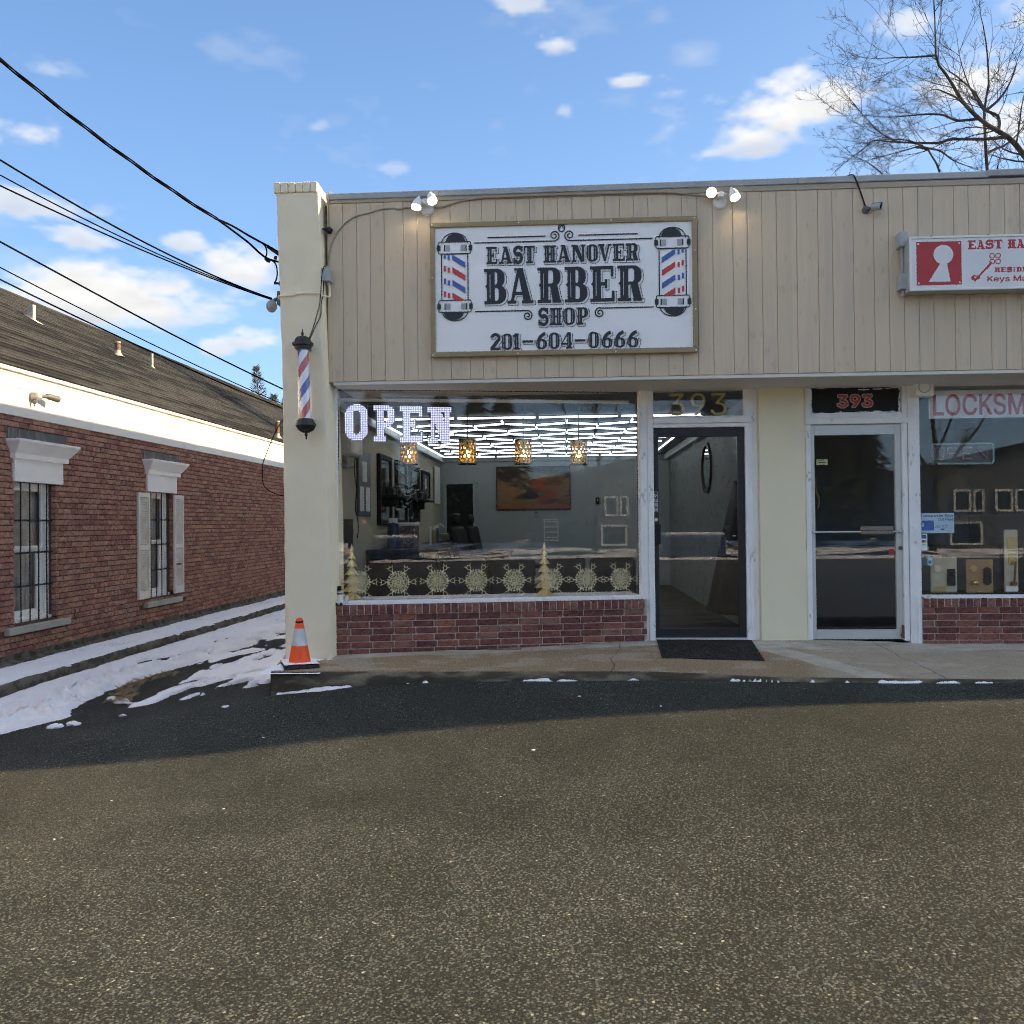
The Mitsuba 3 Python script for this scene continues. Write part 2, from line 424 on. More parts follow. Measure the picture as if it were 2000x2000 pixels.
paint('cone_orange', (0.92, 0.105, 0.022), 0.5, 0.4)
paint('cone_silver', speck((0.50, 0.51, 0.52), (0.64, 0.65, 0.66), 22.0, sz=0.3), 0.35, 0.5)
paint('rubber', speck((0.022, 0.021, 0.020), (0.055, 0.05, 0.045), 50.0), 0.8, 0.3)
mat('pane', {'type': 'thindielectric', 'int_ior': 1.52})
mat('clear_tube', {'type': 'thindielectric', 'int_ior': 1.49})
paint('led_housing', (0.7, 0.7, 0.72), 0.5, 0.4)

# ------------------------------------------------------------------ the ground: a lot that falls to the left, a driveway, a pavement slab
_gp = np.array([(-4.0, 6.5, -.22), (-2.6, 6.8, -.10), (-1.4, 6.85, .03), (-.3, 6.9, .12), (1.65, 6.95, .23), (3.4, 7.0, .28), (6, 7.2, .32), (9, 7, .34), (13, 7, .34),
                (-2.55, 8.05, .09), (-1.78, 8.05, .17), (-.9, 8.05, .208), (.6, 8.05, .222), (1.7, 7.8, .245), (2.5, 7.75, .245), (3.3, 7.7, .25), (6, 7.7, .27), (12, 7.7, .28),
                (-5.85, 9.7, -.21), (-5.9, 14, -.20), (-5.9, 24, -.2), (-5.9, 45, -.2), (-4.3, 9.3, -.15), (-3.3, 9.3, -.06), (-2.75, 9.3, -.02), (-3.2, 14, -.10), (-2.8, 24, -.1), (-2.8, 45, -.1),
                (-5.8, 8.0, -.26), (-5, 5, -.16), (-3, 4, -.05), (0, 4, .06), (3, 4, .14), (6, 4, .16), (-9, 9, -.25), (-9, 5, -.15), (-9, 1, -.05), (0, 0, 0.0), (5, 0, .05), (-5, 0, -.03), (12, 2, .08),
                (-9, -5, 0), (-3, -5, 0), (3, -5, 0), (12, -5, 0), (-9, -9, 0), (0, -9, 0), (12, -9, 0)])
_rbf = RBFInterpolator(_gp[:, :2], _gp[:, 2], kernel='thin_plate_spline', smoothing=0.02)


def gz(x, y):
    x, y = np.broadcast_arrays(np.asarray(x, float), np.asarray(y, float))
    return _rbf(np.column_stack([x.ravel(), y.ravel()])).reshape(x.shape)


gx, gy = np.meshgrid(np.arange(-9, 12.01, 0.12), np.arange(-9, 10.51, 0.12))
gzz = gz(gx, gy)
struct('parking_lot', grid(gx, gy, gzz), 'asphalt', True)
gx, gy = np.meshgrid(np.linspace(-7.2, -2.4, 30), np.linspace(gy[-1, 0], 48, 90))
struct('driveway', grid(gx, gy, gz(gx, gy)), 'asphalt', True)
struct('ground', bx(-300, 300, -300, 300, -1.2, -0.7), 'asphalt_far')


def kerb_y(x):
    return np.interp(x, [-2.75, -1.8, 0.6, 1.1, 1.7, 3.3, 16], [8.05, 8.05, 8.05, 7.97, 7.80, 7.73, 7.70])


def pave_z(x, y):
    front = np.interp(x, [-2.6, -1.0, 0.6, 1.7, 3.4, 16], [.292, .292, .292, .282, .276, .28])
    back = np.interp(x, [-2.6, -2.2, 0.8, 2.4, 3.4, 16], [.312, .312, .345, .345, .318, .31])
    yf = kerb_y(x)
    return front + (back - front) * np.clip((y - yf) / (9.2 - yf), 0, 1.25)


xs = np.r_[-2.55, -2.53, -2.49, np.arange(-2.44, 4.8, 0.06), np.arange(5, 16.1, 0.5)]
prof = [(0.0, -0.45, 0), (0.0, -0.10, 0), (0.0, -0.050, 1), (0.014, -0.022, 1), (0.042, -0.004, 1)] + [(d, 0.0, 1) for d in (0.07, .14, .22, .32, .42, .52, .64, .76, .9, 1.05, 1.2, 1.4, 1.6, 1.75, 1.95)]
PX, PY, PZ = (np.zeros((len(prof), len(xs))) for _ in range(3))
for i, (d, dz, _) in enumerate(prof):
    yy = kerb_y(xs) + d
    PX[i], PY[i], PZ[i] = xs, yy, pave_z(xs, yy) + dz
    end = np.clip((-2.40 - xs) / 0.15, 0, 1)
    PX[i] -= 0.17 * (yy - 8.05) * end
wob = (meshkit.fbm(np.stack([PX * 9, PY * 9, PZ * 9], -1), 3) - 0.5)
PY -= wob * np.array([0.09 if d < 0.05 else 0.0 for d, _, _ in prof])[:, None]
PZ += wob * 0.014 * np.array([0 if dz < -.05 else 1 for _, dz, _ in prof])[:, None]
struct('sidewalk', grid(PX[4:], PY[4:], PZ[4:]), 'concrete', True)
side = [(PX[i, 0], PY[i, 0], PZ[i, 0]) for i in range(4, len(prof))]
SX = np.array([[s[0] for s in side], [s[0] - .006 for s in side], [s[0] - .008 for s in side]])
SY = np.array([[s[1] for s in side]] * 3)
SZ = np.array([[s[2] for s in side], [s[2] - .02 for s in side], [s[2] - .6 for s in side]])
add('sidewalk__kerb', join(grid(PX[:5], PY[:5], PZ[:5]), grid(SX, SY, SZ)), 'kerb_concrete', 30, label='dark damp kerb face of the pavement slab')

# the raised walk beside the brick building, under snow
wx = [(-6.62, -.02), (-6.42, -.045), (-6.40, -.05), (-5.90, -.052), (-5.86, -.065), (-5.85, -.10), (-5.84, -.5)]
wy = np.linspace(4.0, 48, 160)
WX, WY = np.meshgrid([a for a, _ in wx], wy)
WZ = np.meshgrid([b for _, b in wx], wy)[0]
wn = meshkit.fbm(np.stack([WX * 6, WY * 6, WZ * 6], -1), 3) - .5
struct('walkway', grid(WX + wn * .02, WY, WZ + wn * 0.008), 'walk_concrete', True)


def snow_sheet(name, x, y, base, thick, label):
    """snow lies where its depth is above nothing; elsewhere the sheet dips below what it lies on"""
    X, Y = np.meshgrid(x, y)
    h = thick(X, Y)
    m = grid(X, Y, base(X, Y) + np.where(h > 0, h, np.maximum(h, -0.03)))
    keep = (h.ravel()[m.faces] > -0.006).any(1)
    m.update_faces(keep)
    m.remove_unreferenced_vertices()
    k = whole(name, m, 'snow', label, 'snow', smooth=True, kind='stuff')
    return k


def n2(x, y, s, o=4, seed=0):
    return meshkit.fbm(np.stack([x * s, y * s, 0 * x], -1), o, seed)


def walk_snow(X, Y):
    e = np.minimum((X + 6.40 + 0.10 * (n2(X, Y, 1.3, 3, 2) - .5)), (-5.875 - X + 0.05 * (n2(X, Y, 3.0, 3, 4) - .5)))
    return np.clip(e * 1.2, -0.03, 0.035) + 0.012 * (n2(X, Y, 5, 3) - .5)


snow_sheet('walkway_snow', np.linspace(-6.45, -5.84, 32), np.arange(6.0, 30, 0.05), lambda X, Y: np.full(X.shape, -.05), walk_snow, 'smooth strip of snow on the walk along the brick wall')


def left_snow(X, Y):
    right = np.interp(Y, [6.5, 7.8, 8.1, 8.5, 8.75, 9.3, 9.9, 10.4, 11.1, 11.7, 12.4, 13.6, 15, 20], [-5.4, -4.90, -4.78, -4.50, -4.72, -4.84, -4.80, -4.86, -4.74, -4.62, -4.66, -4.42, -4.4, -4.3])
    e = right - X + 0.16 * (n2(X, Y, 3.5, 4, 6) - .5)
    front = (Y - (7.55 + 0.75 * np.clip((X + 4.9) / .5, 0, 1) - 0.8 * np.clip((-5.0 - X), 0, 1))) * 0.8
    e = np.minimum(e, np.minimum(front, (X + 5.83 + 0.06 * (n2(X, Y, 4, 3, 8) - .5)) * 1.5))
    lump = np.clip((n2(X, Y, 14, 4, 9) - .46) * 0.30, 0, 1) * np.exp(-((right - X - .32) / .26) ** 2) * np.clip((13.5 - Y) / 3, 0.3, 1)
    rut = -0.035 * np.exp(-((X + 5.28 - 0.05 * np.sin(Y)) / .12) ** 2) + 0.02 * np.exp(-((X + 5.08) / .07) ** 2)
    bare = -0.08 * np.clip((n2(X * 1.6, Y * .8, 2.2, 4, 31) - .60) * 6, 0, 1)
    return np.clip(e * .6, -.03, .045) + lump + rut + bare + 0.012 * (n2(X, Y, 7, 4, 12) - .5)


snow_sheet('driveway_snow', np.arange(-5.88, -4.0, 0.022), np.arange(6.6, 22, 0.03), gz, left_snow, 'lumpy ploughed snow between the walk kerb and the bare tyre track')


def right_snow(X, Y):
    left = np.interp(Y, [8.3, 8.67, 9.8, 10.6, 11.3, 12.4, 13.4, 20], [-4.20, -4.16, -4.15, -4.26, -4.28, -4.06, -3.95, -3.9])
    front = np.interp(X, [-4.4, -4.19, -3.6, -3.45, -3.02, -2.7, -2.5], [8.60, 8.64, 8.71, 8.95, 9.35, 9.50, 9.5])
    e = np.minimum(X - left + 0.14 * (n2(X, Y, 4, 4, 41) - .5), (Y - front) * .9 + 0.05 * (n2(X, Y, 5, 3, 43) - .5))
    track = -0.075 * np.exp(-((X + 3.72 - 0.10 * (Y - 9.4)) / .11) ** 2) * np.clip((10.5 - Y) / 1.0, 0, 1)
    bare = -0.10 * np.clip((n2(X * 3.0, Y * .9, 2.0, 4, 47) - .57) * 6, 0, 1)
    return np.clip(e * .5, -.03, .030) + track + bare + 0.022 * (n2(X, Y, 7, 4, 44) - .5)


snow_sheet('driveway_snow', np.arange(-4.6, -2.66, 0.022), np.arange(8.3, 22, 0.03), gz, right_snow, 'scraped patch of snow beside the cream wall, behind the orange cone')


def strip_snow(X, Y):
    c = np.interp(Y, [11.5, 12.5, 14, 20], [-4.45, -4.4, -4.2, -4.1])
    return 0.008 * np.exp(-((X - c) / .1) ** 2) + 0.06 * (n2(X * 2, Y * .7, 2.4, 4, 52) - .60)


snow_sheet('driveway_snow', np.arange(-4.75, -3.9, 0.022), np.arange(11.2, 22, 0.03), lambda X, Y: gz(X, Y) + .002, strip_snow, 'thin broken streaks of snow on the tyre track of the driveway')


def kerb_snow(X, Y):
    yk = kerb_y(X)
    d = yk - Y
    run = np.clip((n2(X * 1.1, 0 * Y + 3, 3.0, 4, 61) - .53) * 5, 0, 1)
    w = 0.016 * run + 0.040 * np.exp(-((X + 2.15) / .20) ** 2)
    return np.where((d > -0.02), 0.03 * (1 - np.abs(d - .0) / np.maximum(w * (.4 + 1.2 * n2(X, 0 * Y, 9, 3, 67)), 1e-3)) - 0.006 + 0.02 * (n2(X, Y, 16, 3, 63) - .5), -.03)


snow_sheet('kerb_snow', np.arange(-2.5, 4.4, 0.014), np.arange(7.5, 8.1, 0.012), gz, kerb_snow, 'thin broken line of ice and snow along the foot of the kerb')
ch = []
for i in range(9):
    x, y = rng.uniform(-4.5, 3.8), rng.uniform(4.2, 8.4)
    if y > 7.6 and x > -2.8:
        y -= .9
    r = rng.uniform(.004, .010)
    m = ball((x, y, float(gz(x, y)) + r * .3), (r * rng.uniform(.8, 2.0), r * rng.uniform(.7, 1.2), r * .6), 1)
    ch.append(m)
for x, y, r in ((-4.45, 8.02, .05), (-4.30, 8.06, .045), (-4.36, 8.10, .03), (-3.95, 8.22, .025), (-2.9, 7.9, .02), (-4.52, 9.22, .05), (-4.33, 9.0, .06), (-4.22, 8.9, .035)):
    m = ball((x, y, float(gz(x, y)) + r * .2), (r * 1.4, r, r * .5), 2)
    m.vertices += (meshkit.noise(np.asarray(m.vertices) * 40)[:, None] - .5) * .02
    ch.append(m)
whole('ice_crumbs', join(ch), 'snow', 'small crumbs of ice and snow scattered over the asphalt', 'snow', kind='stuff', smooth=True)

paint('dry_grass', (0.34, 0.25, 0.14), 0.8, 0.2, two=True)
gr = []
for _ in range(230):
    y = rng.uniform(8.75, 10.6)
    x = -4.52 + 0.10 * math.sin(y * 3) + rng.normal(0, .05) + (0.12 if y < 9.2 else 0)
    z = float(np.interp(x, [-5.85, -2.75], [-.2, -.03]))
    a, l = rng.uniform(0, 6.28), rng.uniform(.04, .11)
    t = np.array([math.cos(a) * l, math.sin(a) * l, rng.uniform(.015, .05)])
    w = np.array([-math.sin(a), math.cos(a), 0]) * .003
    b = np.array([x, y, z])
    gr.append(trimesh.Trimesh([b - w, b + w, b + t * .6 + w * .7 + (0, 0, .012), b + t], [[0, 1, 2], [0, 2, 3]], process=False))
whole('grass_fringe', join(gr), 'dry_grass', 'dead brown grass at the edge of the ploughed snow on the driveway', 'grass', kind='stuff')

# ------------------------------------------------------------------ the shop building
FAC = Plane(0, 8.9)
SHOP = Plane(0, 9.65)
WIN = Plane(-2.235, 9.08, 3.035, 0.58)
WL = 3.09
BASE = Plane(-2.215, 8.985, 3.035, 0.585)
shop = thing('shop_building', 'single storey shop row with tan vertical board front and cream corner pier', 'building')

gr_x = [-2.245, -2.097, -1.962, -1.831, -1.697, -1.516, -1.382, -1.251, -1.065, -.882, -.763, -.635, -.439, -.312, -.182, -.048, .089, .269, .398, .535, .663, .799, .977, 1.113, 1.254, 1.395,
        1.581, 1.715, 1.85, 1.984, 2.168, 2.363, 2.493, 2.683, 2.869, 3.004, 3.138, 3.271, 3.403, 3.593, 3.725, 3.917, 4.048, 4.186, 4.37, 4.5]
for a, b in zip(gr_x[:-1], gr_x[1:]):
    o = rng.uniform(0, .003)
    add(f'{shop}__board', FAC.box(a + .0018, b - .0018, 2.92 + rng.uniform(-.004, .003), 4.622, -.016, o, .003), 'board_paint')
add(f'{shop}__siding', FAC.box(4.506, 16, 2.92, 4.622, -.016, 0, .003), 'board_paint')
add(f'{shop}__sheathing', FAC.box(-2.25, 16, 2.915, 4.62, -.06, -.013, 0), 'trim_tan')
zr = lambda x: 0.005 * (x + 2.2)
for a, b, dz in ((-2.25, -1.17, 0), (-1.168, 2.18, 0), (2.182, 3.90, 0.0), (3.898, 16, .012)):
    m = join(FAC.box(a, b, 4.653 + dz, 4.712 + dz, -.02, .028, .005), FAC.box(a, b, 4.700 + dz, 4.709 + dz, -.45, .02, 0))
    m.vertices[:, 2] += zr(m.vertices[:, 0])
    add(f'{shop}__flashing', m, 'flashing_metal')
add(f'{shop}__trim', FAC.box(-2.25, 16, 4.622, 4.675, -.02, .012, .003), 'trim_tan')
add(f'{shop}__soffit', FAC.box(-2.20, 16, 2.885, 2.915, -1.2, -.002, .002), 'soffit_paint')
add(f'{shop}__roof', bx(-2.5, 16, 9.0, 26, 4.55, 4.64), 'grey_dark')
add(f'{shop}__wall', join(bx(-2.70, -2.52, 9.05, 26, -.6, 4.70), bx(15.8, 16, 9.6, 26, -.2, 4.5), bx(-2.5, 16, 25.8, 26, -.2, 4.5)), 'stucco', label='cream stucco side and rear walls')

# the corner pier: slightly out of true, stucco skin
zz = np.r_[-.6, np.linspace(.2, 4.69, 70)]
xl = np.interp(zz, [-.6, .31, 1.0, 2.9, 3.2, 4.69], [-2.650, -2.647, -2.646, -2.655, -2.662, -2.705])
xr = np.interp(zz, [-.6, .31, 1.6, 2.9, 4.69], [-2.205, -2.205, -2.207, -2.238, -2.292])
PXs = []
for t in np.r_[-1, np.linspace(0, 1, 18), 2]:
    PXs.append(t)
GX, GZ = np.zeros((len(zz), 22)), np.repeat(zz[:, None], 22, 1)
GY = np.zeros_like(GX)
for j, (t, y) in enumerate([(0, 9.06), (0, 8.80), (0.01, 8.782)] + [(t, 8.77) for t in np.linspace(0.03, .97, 16)] + [(.99, 8.782), (1, 8.80), (1, 9.3)]):
    GX[:, j], GY[:, j] = xl + (xr - xl) * t, y
sn = meshkit.fbm(np.stack([GX * 7, GY * 7, GZ * 5], -1), 4, 3) - .5
sn2 = meshkit.fbm(np.stack([GX * 26, GY * 26, GZ * 20], -1), 3, 5) - .5
GY[:, 1:-1] += (sn * .016 + sn2 * .006)[:, 1:-1]
GX += sn * .010 + sn2 * .004
GZr = GZ.copy()
add(f'{shop}__corner_pier', grid(GX, GY, GZr), 'stucco', True)
for i in range(6):
    a = -2.722 + i * .0705
    add(f'{shop}__cap_brick', cbx(a + .002, a + .067, 8.752 + rng.uniform(-.004, .004), 8.95, 4.692, 4.79 + rng.uniform(-.004, .004), .007), 'stucco')
for i in range(9):
    y = 8.956 + i * .2
    add(f'{shop}__cap_brick', cbx(-2.722 + rng.uniform(-.004, .004), -2.300 + rng.uniform(-.008, .008), y, y + .19, 4.690, 4.785 + rng.uniform(-.008, .004), .008), 'stucco')
add(f'{shop}__coping', cbx(-2.72, -2.42, 10.76, 26, 4.69, 4.77, .01), 'stucco')

# brick dado under the windows: every brick its own piece
_bk = {}


def brick(key, pl, s, z, w, h, o, depth, looks, c=.004):
    tag = (round(w, 3), round(h, 3), round(depth, 3))
    if tag not in _bk:
        _bk[tag] = []
        for q in range(3):
            m = cbx(0, w, 0, h, -depth, 0, c)
            m.vertices += (meshkit.noise(np.asarray(m.vertices) * 60 + q * 9.1)[:, None] - .5) * .004
            _bk[tag].append(m)
    v = _bk[tag][int(rng.integers(3))].copy()
    v.apply_translation((s, z, o))
    add(key, pl.put(v), looks[int(rng.integers(len(looks)))])


def dado(pl, s0, s1, zfoot, looks, shift):
    add(f'{shop}__brick_bed', join(pl.box(s0, s1, zfoot - .2, .690, -.10, -.010, 0), pl.box(s0, s1, .69, .772, -.14, .010, 0)), 'mortar_pale')
    L, H = .2075, .0652
    for r in range(6):
        z = .686 - (r + 1) * H + .006
        s = s0 - (L if (r + shift) % 2 else L / 2) * (0.55 if not (r + shift) % 2 else .42)
        while s < s1 - .02:
            a, b = max(s, s0 + .003), min(s + L - .011, s1 - .003)
            if b - a > .03:
                brick(f'{shop}__brick', pl, a, z, b - a, H - .010, rng.uniform(-.002, .003), .09, looks)
            s += L
    s, W = s0 + .002, .0695
    while s < s1 - .03:
        w = min(W - .010, s1 - .002 - s)
        brick(f'{shop}__rowlock_brick', pl, s, .692, w, .088, .018 + rng.uniform(-.003, .003), .16, looks, .005)
        s += W


dado(BASE, 0.0, 3.075, .30, SHOP_BRICK, 0)
dado(Plane(3.512, 9.58), 0, 2.5, .28, SHOP_BRICK, 1)

# barber shop window
win = f'{shop}__shop_window'
add(win, join(WIN.box(-.02, .030, .780, 2.90, -.10, .012), WIN.box(3.046, 3.095, .79, 2.92, -.10, .012), WIN.box(.030, 3.046, 2.888, 2.925, -.10, .010), WIN.box(-.02, 3.09, .778, .816, -.12, .050)), 'frame_white')
gl = WIN.put(trimesh.Trimesh([[.025, .81, -.02], [3.05, .81, -.085], [3.05, 2.892, -.085], [.025, 2.892, -.02]], [[0, 1, 2], [0, 2, 3]], process=False))
add(f'{win}__pane', gl, 'pane')
add(f'{win}__gasket', join(WIN.frame(.028, 3.048, .812, 2.890, (.010, .008, .006, .012), -.098, -.088)), 'matte_black')

# post and entrance of the barber shop
post = f'{shop}__door_frame'
add(post, join(SHOP.box(.766, .832, .35, 2.925, -.10, .012), SHOP.box(.834, .893, .35, 2.60, -.12, .022), SHOP.box(.834, .888, 2.602, 2.925, -.12, .006),
               SHOP.box(.895, 1.808, 2.506, 2.545, -.12, .010), SHOP.box(.895, 1.875, 2.547, 2.604, -.12, .026), SHOP.box(.890, 1.812, 2.606, 2.615, -.10, .006),
               SHOP.box(.834, 1.90, 2.893, 2.927, -.10, .008), SHOP.box(1.812, 1.900, 2.606, 2.892, -.10, .007), SHOP.box(1.808, 1.880, .36, 2.545, -.12, .020),
               SHOP.box(1.882, 1.932, .34, 2.90, -.10, -.004), SHOP.box(1.846, 1.862, .37, 2.54, .02, .026, .002)), 'frame_white')
add(f'{post}__threshold', SHOP.box(.893, 1.808, .352, .384, -.12, .03, .004), 'brushed_alu')
tr = f'{shop}__transom'
add(tr, SHOP.frame(.889, 1.812, 2.614, 2.892, .008, -.06, -.002), 'frame_white')
add(f'{tr}__pane', SHOP.flat(sbox(.894, 2.618, 1.808, 2.888), -.04, .001) if False else SHOP.put(trimesh.Trimesh([[.895, 2.62, -.03], [1.807, 2.62, -.03], [1.807, 2.887, -.03], [.895, 2.887, -.03]], [[0, 1, 2], [0, 2, 3]], process=False)), 'pane')
dr_ = f'{shop}__door'
add(dr_, SHOP.frame(.897, 1.805, .388, 2.504, (.046, .070, .085, .092), -.055, -.012, .004), 'door_black', label='black framed glass entrance door')
add(f'{dr_}__pane', SHOP.put(trimesh.Trimesh([[.94, .47, -.032], [1.737, .47, -.032], [1.737, 2.415, -.032], [.94, 2.415, -.032]], [[0, 1, 2], [0, 2, 3]], process=False)), 'pane')
add(f'{dr_}__push_label', SHOP.frame(.896, .931, 1.655, 1.860, .0025, -.012, -.0095, 0), 'white_plastic')
add(f'{dr_}__lock', join(SHOP.put(trimesh.creation.cylinder(.019, .012, sections=24).apply_translation((.913, 1.577, -.006))), SHOP.put(trimesh.creation.cylinder(.009, .006, sections=16).apply_translation((.913, 1.572, .001)))), 'chrome')
add(f'{dr_}__pull_handle', join(SHOP.box(.900, .958, 1.33, 1.535, -.012, .010, .006)), 'matte_black')
for q, chx in enumerate('PUSH'):
    m = meshkit.text_mesh(chx, .030, .0015, bold=True)
    m.apply_translation((.9135 - m.bounds[:, 0].mean(), 1.818 - q * .046 - .015, -.0115))
    add(f'{dr_}__lettering', SHOP.put(m), 'white_plastic')
m = meshkit.text_mesh('393', .195, .002)
m.apply_scale((.585 / m.extents[0], .228 / m.extents[1], 1))
m.apply_translation((1.055 - m.bounds[0, 0], 2.630 - m.bounds[0, 1], -.036))
add(f'{tr}__number', SHOP.put(m), 'gold_letter', label='large gold house number 393 on the glass over the barber shop door')

# pier between the two entrances
GXp, GZp = np.meshgrid(np.linspace(1.930, 2.402, 20), np.linspace(.2, 2.93, 60))
GYp = np.full(GXp.shape, 9.612)
sp = meshkit.fbm(np.stack([GXp * 8, GYp, GZp * 6], -1), 4, 13) - .5
GYp += sp * .012
GXp2, GYp2 = np.c_[GXp[:, :1], GXp, GXp[:, -1:]], np.c_[np.full((60, 1), 9.80), GYp, np.full((60, 1), 9.80)]
add(f'{shop}__middle_pier', grid(GXp2, GYp2, np.c_[GZp[:, :1], GZp, GZp[:, -1:]]), 'stucco_pillar', True)

# locksmith entrance and window
fr2 = f'{shop}__locksmith_frame'
add(fr2, join(SHOP.box(2.405, 2.459, .34, 2.515, -.12, .012), SHOP.box(2.400, 3.420, 2.517, 2.577, -.12, .024), SHOP.box(2.410, 2.470, 2.579, 2.93, -.12, .004), SHOP.box(2.472, 3.362, 2.579, 2.628, -.12, .006),
              SHOP.box(3.364, 3.412, 2.579, 2.93, -.12, .006), SHOP.box(2.472, 3.362, 2.900, 2.93, -.12, .010), SHOP.box(3.354, 3.405, .35, 2.515, -.12, .014), SHOP.box(3.414, 3.524, .30, 2.93, -.12, .020),
              SHOP.box(3.470, 3.508, .30, .775, .021, .060), SHOP.box(3.526, 6.0, 2.905, 2.93, -.10, .016), SHOP.box(3.526, 6.0, .772, .804, -.12, .090)), 'frame_white')
tr2 = f'{shop}__locksmith_transom'
add(tr2, SHOP.box(2.474, 3.360, 2.630, 2.899, -.05, -.035, 0), 'matte_black')
pt = []
for _ in range(70):
    t = rng.uniform(0, 1)
    e = rng.integers(4)
    s_, z_ = ((2.476 + t * .88, 2.632 + abs(rng.normal(0, .006))), (2.476 + t * .88, 2.897 - abs(rng.normal(0, .012))), (2.478 + abs(rng.normal(0, .006)), 2.632 + t * .26), (3.356 - abs(rng.normal(0, .008)), 2.632 + t * .26))[e]
    a, b = (rng.uniform(.01, .06), rng.uniform(.002, .006)) if e < 2 else (rng.uniform(.002, .006), rng.uniform(.01, .04))
    pt.append(SHOP.flat(affinity.translate(affinity.scale(Point(0, 0).buffer(1, 4), a, b), s_, z_), -.035, .0008 + rng.uniform(0, .0006)))
add(f'{tr2}__paint_edge', join(pt), 'frame_white')
d2 = f'{shop}__locksmith_door'
add(d2, SHOP.frame(2.461, 3.352, .362, 2.512, (.040, .060, .096, .104), -.06, -.014, .004), 'brushed_alu', label='aluminium framed glass door of the locksmith')
add(f'{d2}__pane', SHOP.put(trimesh.Trimesh([[2.495, .455, -.034], [3.297, .455, -.034], [3.297, 2.41, -.034], [2.495, 2.41, -.034]], [[0, 1, 2], [0, 2, 3]], process=False)), 'pane')
add(f'{d2}__push_bar', SHOP.put(trimesh.creation.cylinder(.0085, .885, sections=16).apply_transform(trimesh.transformations.rotation_matrix(math.pi / 2, [0, 1, 0])).apply_translation((2.905, 1.437, .014))), 'brushed_alu')
add(f'{d2}__push_bar_end', join(SHOP.box(2.456, 2.474, 1.423, 1.452, -.014, .020), SHOP.box(3.336, 3.354, 1.418, 1.450, -.014, .020)), 'grey_metal')
paint('bar_tape', grime((0.22, 0.19, 0.155), (0.16, 0.14, 0.11), 8, 60, .4), .7, .3)
add(f'{d2}__push_plate', join(SHOP.box(2.938, 3.255, 1.450, 1.490, -.012, .026, .004), SHOP.box(2.938, 3.255, 1.411, 1.446, -.010, .028, .006)), 'bar_tape')
add(f'{d2}__lock', join(SHOP.put(trimesh.creation.cylinder(.020, .014, sections=24).apply_translation((3.331, 1.271, -.010))), SHOP.put(trimesh.creation.annulus(.010, .016, .006, sections=20).apply_translation((3.331, 1.271, 0)))), 'grey_dark')
paint('rust', grime((0.16, 0.085, 0.04), (0.07, 0.05, 0.04), 20, 90, .7), .8, .3)
add(f'{d2}__pivot', join(SHOP.box(3.334, 3.352, .375, .505, -.014, .010), SHOP.box(3.322, 3.340, .385, .43, .0, .016)), 'rust', label='rusty bottom pivot of the locksmith door')
w2 = f'{shop}__locksmith_window'
add(w2, SHOP.put(trimesh.Trimesh([[3.526, .805, -.04], [6.0, .805, -.04], [6.0, 2.90, -.04], [3.526, 2.90, -.04]], [[0, 1, 2], [0, 2, 3]], process=False)), 'pane')
add(f'{w2}__gasket', join(SHOP.box(3.525, 3.534, .806, 2.90, -.06, -.02, 0), SHOP.box(3.534, 6, .806, .812, -.06, -.02, 0)), 'matte_black')

# ------------------------------------------------------------------ lettering: a slab face drawn from strokes
def arc(cx, cy, rx, ry, a0, a1, n=18):
    t = np.radians(np.linspace(a0, a1, n))
    return list(zip(cx + rx * np.cos(t), cy + ry * np.sin(t)))


def rring(x0, y0, x1, y1, tx, ty, r):
    def rr(a, b, c, d, q):
        q = max(1e-4, min(q, (c - a) / 2 * .98, (d - b) / 2 * .98))
        return sbox(a + q, b + q, c - q, d - q).buffer(q, 12)
    return rr(x0, y0, x1, y1, r).difference(rr(x0 + tx, y0 + ty, x1 - tx, y1 - ty, max(1e-4, r - (tx + ty) / 2)))


